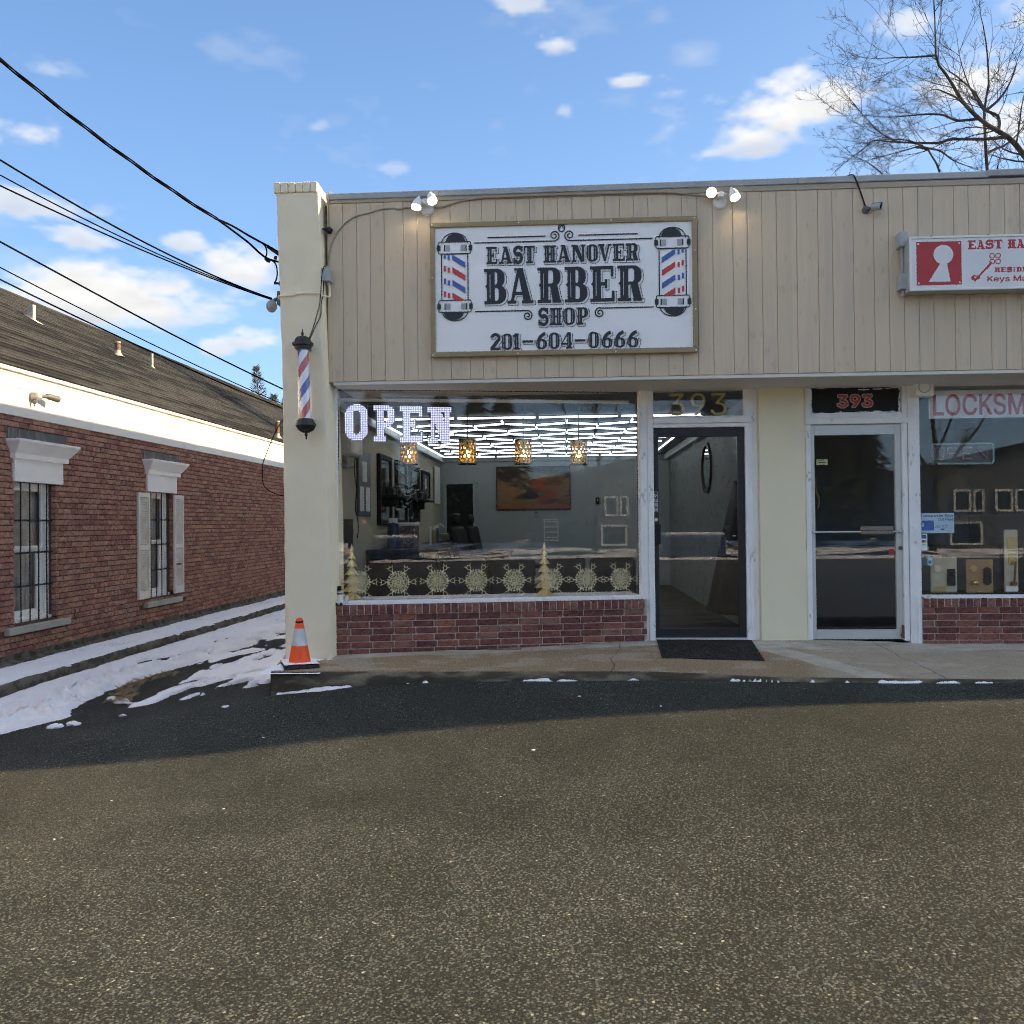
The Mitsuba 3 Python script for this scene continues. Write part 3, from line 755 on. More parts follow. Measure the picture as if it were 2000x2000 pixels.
def slab(ch, w, h=1.0, st=None, sl=.10, inline=0.0, spur=0.0):
    st = st or .30 * w
    e = .34 * st
    B = sbox

    def stem(x, x2=None, top=True, bot=True):
        g = [B(x, 0, x + st, h)]
        a, b = max(0, x - e), min(w, x + st + e)
        if top:
            g.append(B(a, h - sl, b, h))
        if bot:
            g.append(B(a, 0, b, sl))
        return union_all(g)

    def stroke(pts, t=st):
        return LineString(pts).buffer(t / 2, cap_style=2, join_style=1)
    x0, xr, m = e, w - e - st, .5 * h
    slots = [(x0, .0, h)]
    if ch == 'E':
        g = union_all([stem(x0), B(x0, h - sl * 1.1, w * .96, h), B(x0, 0, w, sl * 1.1), B(w * .96 - st * .34, h * .70, w * .96, h), B(w - st * .34, 0, w, h * .30), B(x0, m - sl * .55, w * .66, m + sl * .55), B(w * .60, m - .13 * h, w * .60 + st * .3, m + .13 * h)])
    elif ch == 'L':
        g = union_all([stem(x0), B(x0, 0, w, sl * 1.1), B(w - st * .34, 0, w, h * .32)])
    elif ch == 'A':
        apex, t2 = w * .5, st * .42
        g = union_all([Polygon([(apex - st * .35, h), (apex + st * .30, h), (w - e * .6, 0), (w - e * .6 - st, 0)]), Polygon([(apex - st * .35, h), (apex + st * .05, h), (e + t2, 0), (e, 0)]),
                       B(w * .27, h * .24, w * .70, h * .24 + sl), B(0, 0, w * .34, sl), B(w - st * 1.45, 0, w, sl), B(apex - st * .75, h - sl * .8, apex + st * .35, h)])
        slots = []
    elif ch == 'S':
        rx, r1, r2 = (w - st * .8) / 2, h * .235, h * .265
        c = arc(w / 2, h - r1 - sl * .45, rx, r1, 25, 268) + arc(w / 2, r2 + sl * .45, rx, r2, 88, -155)
        g = union_all([stroke(c, st * .78), B(w - st * .55, h * .66, w - st * .1, h), B(st * .02, 0, st * .5, h * .33)])
        slots = []
    elif ch == 'T':
        g = union_all([stem(w / 2 - st / 2, top=False), B(0, h - sl, w, h), B(0, h * .70, st * .36, h), B(w - st * .36, h * .70, w, h)])
        slots = [(w / 2 - st / 2, 0, h)]
    elif ch == 'H':
        g = union_all([stem(x0), stem(xr), B(x0, m - sl * .5, xr + st, m + sl * .5)])
        slots.append((xr, 0, h))
    elif ch == 'N':
        t2 = st * .5
        g = union_all([B(x0, 0, x0 + t2, h), B(w - e - t2, 0, w - e, h), Polygon([(x0, h), (x0 + st * 1.1, h), (w - e, 0), (w - e - st * .9, 0)]), B(0, h - sl, x0 + st, h), B(0, 0, x0 + t2 + e, sl), B(w - e - t2 - e, h - sl, w, h)])
        slots = []
    elif ch in 'O0':
        g = rring(0.02 * w, 0, .98 * w, h, st, sl, w * .42)
        slots = [(0.02 * w, 0, h), (.98 * w - st, 0, h)]
    elif ch == 'V':
        g = union_all([Polygon([(e * .5, h), (e * .5 + st, h), (w * .56, 0), (w * .44, 0)]), Polygon([(w - e - st * .42, h), (w - e, h), (w * .56, 0), (w * .44, 0)]), B(0, h - sl, st + e * 1.4, h), B(w - st * .9, h - sl, w, h)])
        slots = []
    elif ch in 'RPBD':
        g = [stem(x0, bot=ch != 'P' or True)]
        if ch == 'D':
            g.append(rring(x0 - st, 0, w, h, st, sl, w * .45).intersection(B(x0, 0, w, h)))
        else:
            lo = h * (.46 if ch != 'P' else .40)
            g.append(rring(x0 - st, lo, w * (.97 if ch != 'B' else .93), h, st * .92, sl * .9, (h - lo) * .42).intersection(B(x0, 0, w, h)))
            if ch == 'B':
                g.append(rring(x0 - st, 0, w, h * .54, st * .95, sl * .9, h * .24).intersection(B(x0, 0, w, h)))
            if ch == 'R':
                g += [Polygon([(w * .50, lo + sl), (w * .50 + st * .95, lo + sl), (w - .02 * w, 0), (w - st * 1.05, 0)]), B(w - st * 1.15, 0, w, sl)]
        g = union_all(g)
    elif ch in 'C':
        g = rring(0, 0, w * 1.05, h, st, sl, w * .42).difference(B(w * .62, h * .36, w * 2, h * .64)).intersection(B(0, 0, w, h)).union(B(w - st * .4, h * .64, w, h))
    elif ch == 'I':
        g = stem(w / 2 - st / 2)
    elif ch == 'K':
        g = union_all([stem(x0), Polygon([(w - e, h), (w - e - st * .6, h), (x0 + st * .8, h * .42), (x0 + st * 1.2, h * .34)]), Polygon([(x0 + st * 1.1, h * .52), (x0 + st * 1.9, h * .66), (w, 0), (w - st * 1.1, 0)]), B(w - st * 1.4, h - sl, w, h), B(w - st * 1.4, 0, w, sl)])
    elif ch == 'M':
        t2 = st * .45
        g = union_all([B(x0, 0, x0 + t2, h), B(w - e - st, 0, w - e, h), Polygon([(x0, h), (x0 + st, h), (w * .52, h * .1), (w * .46, 0)]), Polygon([(w - e - st * .5, h), (w - e, h), (w * .54, 0), (w * .46, 0)]), B(0, 0, x0 + t2 + e, sl), B(w - e - st - e, 0, w, sl), B(0, h - sl, x0 + st, h), B(w - e - st, h - sl, w, h)])
        slots = []
    elif ch == '1':
        g = union_all([stem(w / 2 - st / 2, top=False), Polygon([(w / 2 - st / 2, h), (w / 2 + st / 2, h), (w / 2 - st / 2, h * .8), (w * .0, h * .74), (w * .0, h * .80)])])
        slots = [(w / 2 - st / 2, 0, h * .95)]
    elif ch == '2':
        rx = (w - st * .8) / 2
        c = arc(w / 2, h * .72, rx, h * .28 - sl * .4, 170, -25)
        g = union_all([stroke(c, st * .8), Polygon([(w - st, h * .66), (w, h * .66), (st * 1.1, sl), (0, 0), (0, sl * 1.5)]), B(0, 0, w, sl * 1.4), B(w - st * .35, 0, w, h * .22)])
        slots = []
    elif ch == '4':
        g = union_all([B(w * .56, 0, w * .56 + st, h), Polygon([(w * .56, h), (w * .56 + st * .5, h), (st * .35, h * .34), (0, h * .28)]), B(0, h * .24, w, h * .24 + sl * 1.1), B(w * .56 - e, 0, w * .56 + st + e, sl)])
        slots = [(w * .56, 0, h)]
    elif ch == '6':
        g = union_all([rring(0, 0, w, h * .62, st, sl, w * .42), stroke(arc(w * 1.0, h * .30, w - st / 2, h * .66, 178, 100), st * .9), B(0, h * .2, st, h * .42)])
        slots = [(0, .0, h * .62), (w - st, 0, h * .62)]
    elif ch == '3':
        rx = (w - st * .8) / 2
        g = union_all([stroke(arc(w / 2, h * .745, rx * .95, h * .255 - sl * .5, 160, -80), st * .85), stroke(arc(w / 2, h * .27, rx, h * .27 - sl * .5, 88, -160), st * .85), B(w * .40, m - sl * .5, w * .62, m + sl * .5)])
        slots = []
    elif ch == '9':
        return affinity.rotate(slab('6', w, h, st, sl, inline, spur), 180, (w / 2, h / 2))
    elif ch == '-':
        g = B(0, h * .42, w, h * .56)
        slots = []
    else:
        raise KeyError(ch)
    if spur and slots:
        for s, _, top in slots[:1]:
            g = g.union(Polygon([(s - spur, m), (s + .02 * w, m + spur * 1.4), (s + .02 * w, m - spur * 1.4)]))
        if len(slots) > 1:
            s = slots[-1][0] + st
            g = g.union(Polygon([(s + spur, m), (s - .02 * w, m + spur * 1.4), (s - .02 * w, m - spur * 1.4)]))
    if inline:
        for s, b, top in slots:
            c = s + st * .40
            g = g.difference(B(c - inline / 2, b + h * .16, c + inline / 2, top - h * .16))
    return g


def typeset(spans, y0, y1, fn):
    """spans = [(char, x0, x1)], each letter drawn into its own box"""
    return [affinity.translate(fn(c, b - a, y1 - y0), a, y0) for c, a, b in spans]


# ------------------------------------------------------------------ the barber sign
SG = Plane(-1.25, 8.86)
SW, SH = 2.492, 1.268
sign = thing('barber_sign', 'wide framed white banner sign lettered for the barber shop, with two printed striped poles', 'sign')
for n_, b_ in (('top', (0, SW, SH - .045, SH)), ('bottom', (0, SW, 0, .048)), ('left', (0, .045, .049, SH - .046)), ('right', (SW - .045, SW, .049, SH - .046))):
    add(f'{sign}__frame_bar', SG.box(b_[0], b_[1], 3.124 + b_[2], 3.124 + b_[3], -.02, .026, .004), 'brass_frame')
nx, nz = 60, 30
bxx, bzz = np.meshgrid(np.linspace(.040, SW - .040, nx), np.linspace(.044, SH - .040, nz))
wr = (meshkit.fbm(np.stack([bxx * 2.2 + bzz, bzz * 3 - bxx, 0 * bxx], -1), 3, 5) - .5) * .010
edge = np.clip(np.minimum.reduce([bxx - .04, SW - .04 - bxx, bzz - .044, SH - .04 - bzz]) / .08, 0, 1)
v = grid(bxx, bzz, .004 + wr * edge)
v.vertices[:, 1] += 3.124
add(f'{sign}__banner', SG.put(v), 'banner_vinyl', True)
for s_, z_ in [(.02, SH - .02), (.02, .02), (SW - .02, SH - .02), (SW - .02, .02), (.02, .75), (SW - .02, .95), (SW - .02, .40), (.84, SH - .02), (1.70, SH - .02), (.82, .02), (1.73, .02)]:
    add(f'{sign}__screw', SG.put(trimesh.creation.cylinder(.007, .006, sections=10).apply_translation((s_, 3.124 + z_, .028))), 'white_plastic')
# design units: 1675 x 815 on the banner, origin at its top left
U = (SW - .088) / 1675.0


def dsg(shape, o=.0105, t=.0012):
    """a shape drawn in design units (y down from the banner's top) on the sign"""
    g = affinity.affine_transform(shape, [U, 0, 0, -U * (SH - .090) / (815 * U), .044, 3.124 + SH - .045])
    return SG.flat(g, o, t)


def word(spans, top, bot, st, sl, inl, spur):
    """letters with white inline and a fine drop line, as printed; y is flipped inside"""
    black, fine = [], []
    for c, a, b in spans:
        g = slab(c, b - a, bot - top, st=st, sl=sl, inline=inl, spur=spur)
        g = affinity.translate(affinity.scale(g, 1, -1, origin=(0, (bot - top) / 2)), a, top)
        black.append(g)
        off = affinity.translate(g.buffer(3.0, join_style=2), 9, 8)
        fine.append(off.exterior.buffer(1.7).difference(g.buffer(4.5)) if off.geom_type == 'Polygon' else off.boundary.buffer(1.7).difference(g.buffer(4.5)))
    return union_all(black), union_all([f.intersection(sbox(-100, top + 6, 3000, bot + 20)) for f in fine])


X0 = 95
rows = [([('E', 433, 505), ('A', 518, 606), ('S', 610, 674), ('T', 680, 752), ('H', 808, 890), ('A', 897, 985), ('N', 990, 1082), ('O', 1090, 1163), ('V', 1165, 1250), ('E', 1258, 1336), ('R', 1343, 1422)], 133, 245, 27, 12, 3.5, 6),
        ([('B', 418, 562), ('A', 570, 740), ('R', 768, 922), ('B', 945, 1092), ('E', 1110, 1268), ('R', 1287, 1448)], 276, 506, 52, 20, 5.0, 12),
        ([('S', 770, 838), ('H', 846, 925), ('O', 932, 1010), ('P', 1020, 1096)], 540, 652, 26, 12, 3.5, 6),
        ([('2', 455, 522), ('0', 530, 598), ('1', 604, 652), ('-', 665, 735), ('6', 755, 825), ('0', 837, 908), ('4', 918, 988), ('-', 1005, 1075), ('0', 1093, 1163), ('6', 1181, 1250), ('6', 1263, 1332), ('6', 1347, 1418)], 700, 806, 24, 11, 3.0, 5)]
for spans, top, bot, st, sl, inl, spur in rows:
    bl, fi = word([(c, a - X0, b - X0) for c, a, b in spans], top, bot, st, sl, inl, spur)
    add(f'{sign}__lettering', dsg(bl), 'ink_black')
    add(f'{sign}__letter_outline', dsg(fi, .0100), 'ink_black')


def swirl(cx, cy, r, a0, turns, sgn):
    t = np.linspace(0, 1, 40)
    ang = np.radians(a0) + sgn * t * turns * 2 * np.pi
    rad = r * (1 - .82 * t)
    return list(zip(cx + rad * np.cos(ang), cy + rad * np.sin(ang)))


orn = []
ln = lambda p, w=8: orn.append(LineString(p).buffer(w / 2, cap_style=2))
ln([(347, 72), (727, 72)])
ln([(942, 72), (1327, 72)])
ln([(257, 105), (790, 105)] + swirl(785, 70, 35, 90, 1.6, -1))
ln([(1422, 105), (889, 105)] + swirl(884, 70, 35, 90, 1.6, 1))
ln(arc(833, 22, 20, 24, 0, 360, 30), 8)
ln([(816, 30), (833, 2), (850, 30)], 5)
ln([(262, 553), (595, 553)] + swirl(605, 586, 33, -90, 1.6, 1))
ln([(1424, 548), (1085, 548)] + swirl(1075, 578, 33, -90, 1.6, -1))
add(f'{sign}__scroll_line', dsg(union_all(orn)), 'ink_black')
for cx, mir in ((130, 1), (1549, -1)):
    q = lambda g: affinity.translate(affinity.scale(g, mir, 1, origin=(0, 0)), cx, 0)
    dome = Polygon(arc(0, 105, 88, 72, 180, 360)).difference(Polygon(arc(0, 105, 82, 64, 180, 360)))
    dk = Polygon(arc(6, 98, 66, 58, 180, 360))
    dome2 = Polygon(arc(0, 545, 88, 68, 0, 180)).difference(Polygon(arc(0, 545, 82, 60, 0, 180)))
    dk2 = Polygon(arc(-8, 552, 66, 52, 0, 180))
    ringb = union_all([sbox(-96, 105, 96, 160).buffer(14).difference(sbox(-96, 105, 96, 160).buffer(8)), sbox(-112, 120, -98, 148).buffer(5), sbox(98, 120, 112, 148).buffer(5), sbox(-70, 114, -62, 154), sbox(72, 114, 80, 154), sbox(-82, 170, 82, 177)])
    ring2 = affinity.translate(ringb, 0, 382)
    sides = union_all([sbox(-90, 170, -83, 480), sbox(83, 170, 90, 480)])
    add(f'{sign}__pole_print', dsg(q(union_all([dome, dk, dome2, dk2, ringb, ring2, sides]))), 'ink_black')
    for g in (sbox(-60, 114, -30, 154), sbox(40, 114, 70, 154), sbox(-60, 496, -30, 536), sbox(40, 496, 70, 536)):
        add(f'{sign}__pole_shading', dsg(q(g), .0098), 'ink_grey')
    red, blue = [], []
    for i in range(-1, 5):
        y = 175 + i * 83
        col = blue if i % 2 == 0 else red
        par = Polygon([(-16, y), (70, y + 55), (70, y + 92), (-16, y + 37)])
        col += [par, sbox(-46, y + 4, -32, y + 38), sbox(-72, y - 8, -58, y + 28)]
    clip = sbox(-82, 180, 82, 478)
    for nm_, col_, ink in (('red', red, 'ink_red'), ('blue', blue, 'ink_blue')):
        for g in polys(union_all(col_).intersection(clip)):
            add(f'{sign}__{nm_}_stripe', dsg(q(g)), ink)

# ------------------------------------------------------------------ the locksmith light box
LS = Plane(0, 8.7)
ls = thing('locksmith_sign', 'white light box sign with a red keyhole square and red lettering at the right edge', 'sign')
add(f'{ls}__cabinet', LS.box(3.118, 6.2, 3.612, 4.098, -.17, -.004, .006), 'flashing_metal')
add(f'{ls}__face', LS.box(3.138, 6.18, 3.632, 4.078, -.004, .002, .001), 'sign_face')
add(f'{ls}__edge_trim', join(LS.box(3.116, 6.2, 4.080, 4.100, -.004, .010), LS.box(3.116, 6.2, 3.610, 3.630, -.004, .010), LS.box(3.116, 3.136, 3.6305, 4.0795, -.004, .009)), 'white_plastic')
key = sbox(3.178, 3.660, 3.574, 4.052).difference(Point(3.416, 3.934).buffer(.0435 * 2, 24)).difference(Polygon([(3.398, 3.87), (3.434, 3.87), (3.462, 3.689), (3.284, 3.689)]).union(Polygon([(3.385, 3.85), (3.447, 3.85), (3.476, 3.689), (3.282, 3.689)])))
key = key.difference(union_all([Point(x, z).buffer(.009) for x in (3.196, 3.556) for z in (3.680, 4.034)]))
add(f'{ls}__keyhole_print', LS.flat(key, .0025, .0012), 'sign_red')


def slabline(text, x0, x1, z0, h, cw, sp):
    """letters of set width cw (a dict for odd ones) from x0"""
    out, x = [], x0
    for c in text:
        w = cw * {'I': .55, ' ': .45}.get(c, 1)
        if c != ' ':
            out.append(affinity.translate(slab(c, w, h, st=w * .34, sl=h * .16), x, z0))
        x += w + sp
    g = union_all(out)
    k = (x1 - x0) / (g.bounds[2] - g.bounds[0])
    return affinity.scale(g, k, 1, origin=(x0, z0))


add(f'{ls}__lettering', LS.flat(slabline('EAST HAN', 3.632, 4.205, 3.974, .081, .07, .006), .0025, .0012), 'sign_red')
add(f'{ls}__lettering', LS.flat(slabline('RESIDEN', 3.862, 4.205, 3.763, .043, .045, .005), .0025, .0012), 'sign_red')
m = meshkit.text_mesh('Keys Ma', .047, .0012, bold=True)
m.apply_scale((.345 / m.extents[0], 1, 1))
m.apply_translation((3.797 - m.bounds[0, 0], 3.681, .0025))
add(f'{ls}__lettering', LS.put(m), 'sign_red')
kc = np.array([3.868, 3.885])
bow = union_all([rring(kc[0] + a - .024, kc[1] + b - .024, kc[0] + a + .024, kc[1] + b + .024, .008, .008, .02) for a in (-.026, .026) for b in (-.026, .026)]).difference(Point(*kc).buffer(.006))
shank = union_all([LineString([kc - .035, (3.700, 3.705)]).buffer(.0075), Polygon([(3.83, 3.835), (3.842, 3.845), (3.80, 3.79), (3.787, 3.795)]), Point(3.72, 3.722).buffer(.016), LineString([(3.672, 3.725), (3.690, 3.690)]).buffer(.008), LineString([(3.66, 3.72), (3.682, 3.738), (3.70, 3.732)]).buffer(.006),
                   LineString([(3.705, 3.705), (3.665, 3.708)]).buffer(.007)])
add(f'{ls}__key_print', LS.flat(union_all([bow, shank]), .0025, .0012), 'sign_red')
for s_ in (3.3, 3.8):
    add(f'{ls}__clip', LS.box(s_, s_ + .014, 4.096, 4.104, -.05, .012, .002), 'grey_dark')
add(f'{ls}__mount_box', FAC.box(3.066, 3.136, 4.045, 4.178, .001, .12, .004), 'flashing_metal')
add(f'{ls}__mount_box', FAC.box(3.068, 3.138, 3.655, 3.796, .001, .12, .004), 'flashing_metal')
add(f'{ls}__conduit', join(FAC.put(trimesh.creation.cylinder(.011, .25, sections=12).apply_transform(trimesh.transformations.rotation_matrix(math.pi / 2, [1, 0, 0])).apply_translation((3.10, 3.92, .06))), FAC.put(trimesh.creation.cylinder(.014, .06, sections=12).apply_transform(trimesh.transformations.rotation_matrix(math.pi / 2, [1, 0, 0])).apply_translation((3.105, 3.625, .06)))), 'grey_metal')

# ------------------------------------------------------------------ lamps, cameras and boxes on the board front
def aim(mesh, at, direction):
    """turn a mesh built along +Z to look along direction, then set it down"""
    d = np.asarray(direction, float)
    m = mesh.copy()
    m.apply_transform(trimesh.geometry.align_vectors([0, 0, 1], d / np.linalg.norm(d)))
    m.apply_translation(at)
    return m


def floodlight(x, z, label, heads, watts):
    f = thing('floodlight', label, 'floodlight', 'twin floodlights over the barber sign')
    add(f'{f}__base', aim(lathe([(0, 0), (.066, 0), (.066, .014), (.058, .026), (.03, .034), (0, .036)]), (x, 8.899, z), (0, -1, 0)), 'white_plastic', 30)
    add(f'{f}__arm', join(cbx(x - .028, x + .028, 8.80, 8.866, z + .018, z + .062, .008), tube(curve([(x - .045, 8.83, z + .05), (x, 8.82, z + .058), (x + .045, 8.83, z + .05)], 12), .016, 10)), 'white_plastic', 30)
    for (dx, dz, d) in heads:
        at = np.array([x + dx, 8.82, z + dz])
        d = np.array(d, float) / np.linalg.norm(d)
        h = f'{f}__head'
        hk = add(h, join(aim(lathe([(0, -.062), (.018, -.062), (.030, -.045), (.044, -.005), (.050, .045), (.050, .050), (.046, .050), (.040, 0), (0, -.01)]), at, d), aim(lathe([(0, -.085), (.012, -.085), (.012, -.055), (0, -.055)], n=14), at, d)), 'white_plastic', 30)
        add(f'{hk}__lens', aim(lathe([(.043, .022), (.030, .028), (0, .030)]), at, d), 'white_plastic', True, emit=watts)


floodlight(-1.283, 4.545, 'white twin floodlight above the left corner of the barber sign', [(-.082, .030, (-.15, -.42, -.85)), (.052, .078, (.25, -.55, -.75))], (7, 5.8, 3.6))
floodlight(1.462, 4.528, 'lit white twin floodlight above the right end of the barber sign', [(-.080, .076, (-.25, -.88, -.45)), (.120, .050, (.18, -.50, -.85))], (10, 8.2, 5.0))

cab = [(-2.235, 4.016), (-2.232, 4.087), (-2.213, 4.198), (-2.171, 4.298), (-2.089, 4.412), (-1.986, 4.485), (-1.823, 4.526), (-1.69, 4.558), (-1.599, 4.56), (-1.563, 4.546), (-1.497, 4.56), (-1.416, 4.562), (-1.34, 4.555)]
cab2 = [(-1.22, 4.552), (-1.153, 4.553), (-1.062, 4.58), (-.959, 4.607), (-.7, 4.632), (.3, 4.636), (.9, 4.632), (1.25, 4.600), (1.40, 4.575)]
paint('cable_tan', (0.30, 0.26, 0.20), .6, .3)
whole('floodlight_cable', join(tube(curve([(a, 8.893, b) for a, b in cab], 60), .008, 8), tube(curve([(a, 8.886 if b < 4.61 else 8.876, b) for a, b in cab2], 60), .008, 8)), 'cable_tan', 'tan cable looping over the boards from the junction box to the two floodlights', 'cable', smooth=30)
jb = thing('junction_box', 'grey metal junction box on the boards beside the corner pier', 'junction box')
add(f'{jb}__body', FAC.box(-2.272, -2.196, 3.860, 3.977, .002, .115, .004), 'grey_metal')
add(f'{jb}__cover', FAC.box(-2.274, -2.194, 3.858, 3.979, .116, .120, .002), 'flashing_metal')
for fit in (FAC.put(trimesh.creation.cylinder(.013, .035, sections=12).apply_transform(trimesh.transformations.rotation_matrix(math.pi / 2, [1, 0, 0])).apply_translation((-2.234, 3.992, .06))), FAC.put(trimesh.creation.cylinder(.014, .04, sections=12).apply_transform(trimesh.transformations.rotation_matrix(math.pi / 2, [1, 0, 0])).apply_translation((-2.222, 3.838, .06)))):
    add(f'{jb}__fitting', fit, 'grey_metal', 30)
for z_ in (3.962, 3.876):
    add(f'{jb}__screw', FAC.put(trimesh.creation.cylinder(.004, .003, sections=8).apply_translation((-2.240, z_, .1215))), 'grey_dark')
whole('conduit_cable', tube(curve([(-2.700, 8.90, 3.712), (-2.674, 8.762, 3.714), (-2.557, 8.752, 3.719), (-2.456, 8.752, 3.738), (-2.284, 8.752, 3.732), (-2.244, 8.752, 3.706), (-2.214, 8.79, 3.704), (-2.206, 8.83, 3.735), (-2.215, 8.84, 3.83)], 60), .009, 8), 'stucco', 'cream painted cable running across the corner pier to the junction box', 'cable', smooth=30)
whole('barber_pole_cable', join(tube(curve([(-2.25, 8.80, 3.999), (-2.26, 8.755, 3.929), (-2.272, 8.745, 3.749), (-2.283, 8.742, 3.63), (-2.324, 8.735, 3.471), (-2.376, 8.66, 3.262)], 40), .0045, 6), tube(curve([(-2.256, 8.78, 3.849), (-2.25, 8.75, 3.719), (-2.268, 8.742, 3.63), (-2.272, 8.74, 3.53), (-2.324, 8.73, 3.412), (-2.366, 8.66, 3.258)], 40), .0045, 6)), 'black_cable', 'two thin black wires hanging from the junction box to the striped barber pole', 'cable', smooth=30)
gp = thing('recessed_strip', 'narrow recessed strip between the corner pier and the tan boards', 'strip')
scene[gp] = mikit.ply(join(FAC.box(-2.300, -2.250, 3.0, 4.62, -.16, -.11, 0)), 'board_paint')

c1 = thing('security_camera', 'small black round camera on the boards beside the corner pier', 'camera')
add(f'{c1}__body', ball((-2.212, 8.845, 4.353), (.034, .034, .030), 3), 'matte_black', True)
add(f'{c1}__mount', join(tube([(-2.262, 8.80, 4.352), (-2.23, 8.85, 4.352)], .010, 10), aim(lathe([(0, 0), (.024, 0), (.022, .012), (0, .014)], n=18), (-2.222, 8.899, 4.356), (0, -1, 0)), tube([(-2.222, 8.89, 4.356), (-2.214, 8.85, 4.353)], .012, 8)), 'matte_black', 30)
add(f'{c1}__lens', aim(lathe([(0, .0), (.014, 0), (.012, .004), (0, .005)], n=16), (-2.207, 8.812, 4.351), (.1, -1, -.1)), 'cap_iron')
add(f'{c1}__cable', tube(curve([(-2.222, 8.885, 4.37), (-2.228, 8.888, 4.45), (-2.226, 8.880, 4.60), (-2.215, 8.868, 4.72), (-2.21, 8.95, 4.74)], 30), .005, 6), 'cable_tan', 30)
c2 = thing('bullet_camera', 'grey bullet camera on the boards left of the keyhole sign', 'camera')
add(f'{c2}__mount', join(aim(lathe([(0, 0), (.036, 0), (.034, .020), (.015, .026), (0, .026)], n=20), (2.80, 8.899, 4.418), (0, -1, 0)), tube([(2.80, 8.875, 4.418), (2.825, 8.845, 4.418)], .012, 10)), 'grey_dark', 30)
add(f'{c2}__body', aim(lathe([(0, -.035), (.022, -.035), (.032, -.025), (.032, .052), (.029, .055), (.027, .045), (0, .045)], n=24), (2.862, 8.822, 4.422), (.72, -.6, -.12)), 'flashing_metal', 30)
hood = trimesh.creation.cylinder(.036, .10, sections=28)
hood = hood.slice_plane([0, 0, 0], [0, 1, 0])
add(f'{c2}__hood', aim(hood, (2.872, 8.815, 4.424), (.72, -.6, -.12)), 'grey_metal', 30)
add(f'{c2}__lens', aim(lathe([(0, .046), (.020, .046), (.016, .049), (0, .050)], n=18), (2.862, 8.822, 4.422), (.72, -.6, -.12)), 'black_iron')
add(f'{c2}__cable', tube(curve([(2.795, 8.885, 4.44), (2.76, 8.882, 4.55), (2.72, 8.875, 4.66), (2.68, 8.86, 4.735), (2.62, 9.0, 4.75)], 40), .006, 6), 'black_cable', 30)

al = thing('alarm_box', 'square white alarm sounder box above the locksmith door post', 'alarm box')
add(f'{al}__body', SHOP.box(3.447, 3.621, 2.765, 2.942, .021, .150, .008), 'trim_white')
add(f'{al}__grille', SHOP.put(trimesh.creation.annulus(.052, .060, .004, sections=32).apply_translation((3.530, 2.855, .152))), 'grey_metal')
add(f'{al}__cone', SHOP.put(lathe([(0, .0), (.050, 0), (.048, .003), (.02, .001), (0, .004)], n=28)).apply_translation((3.53, 0, 0)) if False else SHOP.put(trimesh.creation.cylinder(.050, .003, sections=32).apply_translation((3.530, 2.855, .1515))), 'trim_white')

# ------------------------------------------------------------------ the barber pole
bp = thing('barber_pole', 'red, white and blue striped barber pole with black caps on the corner pier', 'barber pole')
PCX, PCY, TILT = -2.394, 8.60, 0.030


def polepart(m):
    m = m.copy()
    v = np.asarray(m.vertices).copy()
    v[:, 0] += (2.85 - v[:, 2]) * TILT + PCX
    v[:, 1] += PCY
    return trimesh.Trimesh(v, m.faces, process=False)


add(f'{bp}__top_cap', polepart(lathe([(0, 3.168), (.058, 3.168), (.062, 3.176), (.076, 3.182), (.080, 3.198), (.078, 3.204), (.096, 3.214), (.098, 3.236), (.090, 3.242), (.074, 3.246), (.066, 3.268), (.050, 3.284), (.028, 3.294), (.012, 3.297), (0, 3.298)], n=40)), 'cap_iron', 35)
ribs = []
for k in range(14):
    a = k * 2 * np.pi / 14
    ribs.append(tube([(r * math.cos(a), r * math.sin(a), z) for r, z in ((.075, 3.247), (.068, 3.268), (.052, 3.286), (.03, 3.297))], .0035, 5))
add(f'{bp}__cap_rib', polepart(join(ribs)), 'cap_iron', 30, kind='stuff')
add(f'{bp}__finial', polepart(lathe([(0, 3.295), (.014, 3.297), (.008, 3.306), (.012, 3.316), (.016, 3.322), (.010, 3.330), (.006, 3.338), (.007, 3.345), (.004, 3.366), (0, 3.370)], n=16)), 'cap_iron', 35)
add(f'{bp}__bottom_cap', polepart(lathe([(0, 2.536), (.064, 2.536), (.068, 2.528), (.080, 2.520), (.082, 2.504), (.092, 2.496), (.094, 2.474), (.086, 2.468), (.070, 2.440), (.048, 2.424), (.020, 2.412), (0, 2.411)], n=40)), 'cap_iron', 35)
ribs = []
for k in range(14):
    a = k * 2 * np.pi / 14
    ribs.append(tube([(r * math.cos(a), r * math.sin(a), z) for r, z in ((.088, 2.470), (.071, 2.438), (.049, 2.422), (.022, 2.410))], .0035, 5))
add(f'{bp}__cap_rib', polepart(join(ribs)), 'cap_iron', 30, kind='stuff')
add(f'{bp}__finial', polepart(lathe([(0, 2.342), (.004, 2.346), (.009, 2.366), (.006, 2.372), (.014, 2.382), (.016, 2.388), (.009, 2.396), (.012, 2.408), (0, 2.414)], n=16)), 'cap_iron', 35)


def stripes(p, n, uv):
    cx = PCX + (2.85 - p.z) * TILT
    a = dr.atan2(p.x - cx, -(p.y - PCY)) / (2 * math.pi)
    u = (p.z - 2.535) / 0.42 - a
    k = (u - dr.floor(u)) * 4.0
    band = dr.floor(k)
    f = k - band
    white = mi.Color3f(0.74, 0.75, 0.84)
    col = dr.select(band < 0.5, mi.Color3f(0.42, 0.035, 0.035), dr.select((band > 1.5) & (band < 2.5), mi.Color3f(0.03, 0.035, 0.33), white))
    return mi.Color3f(col)


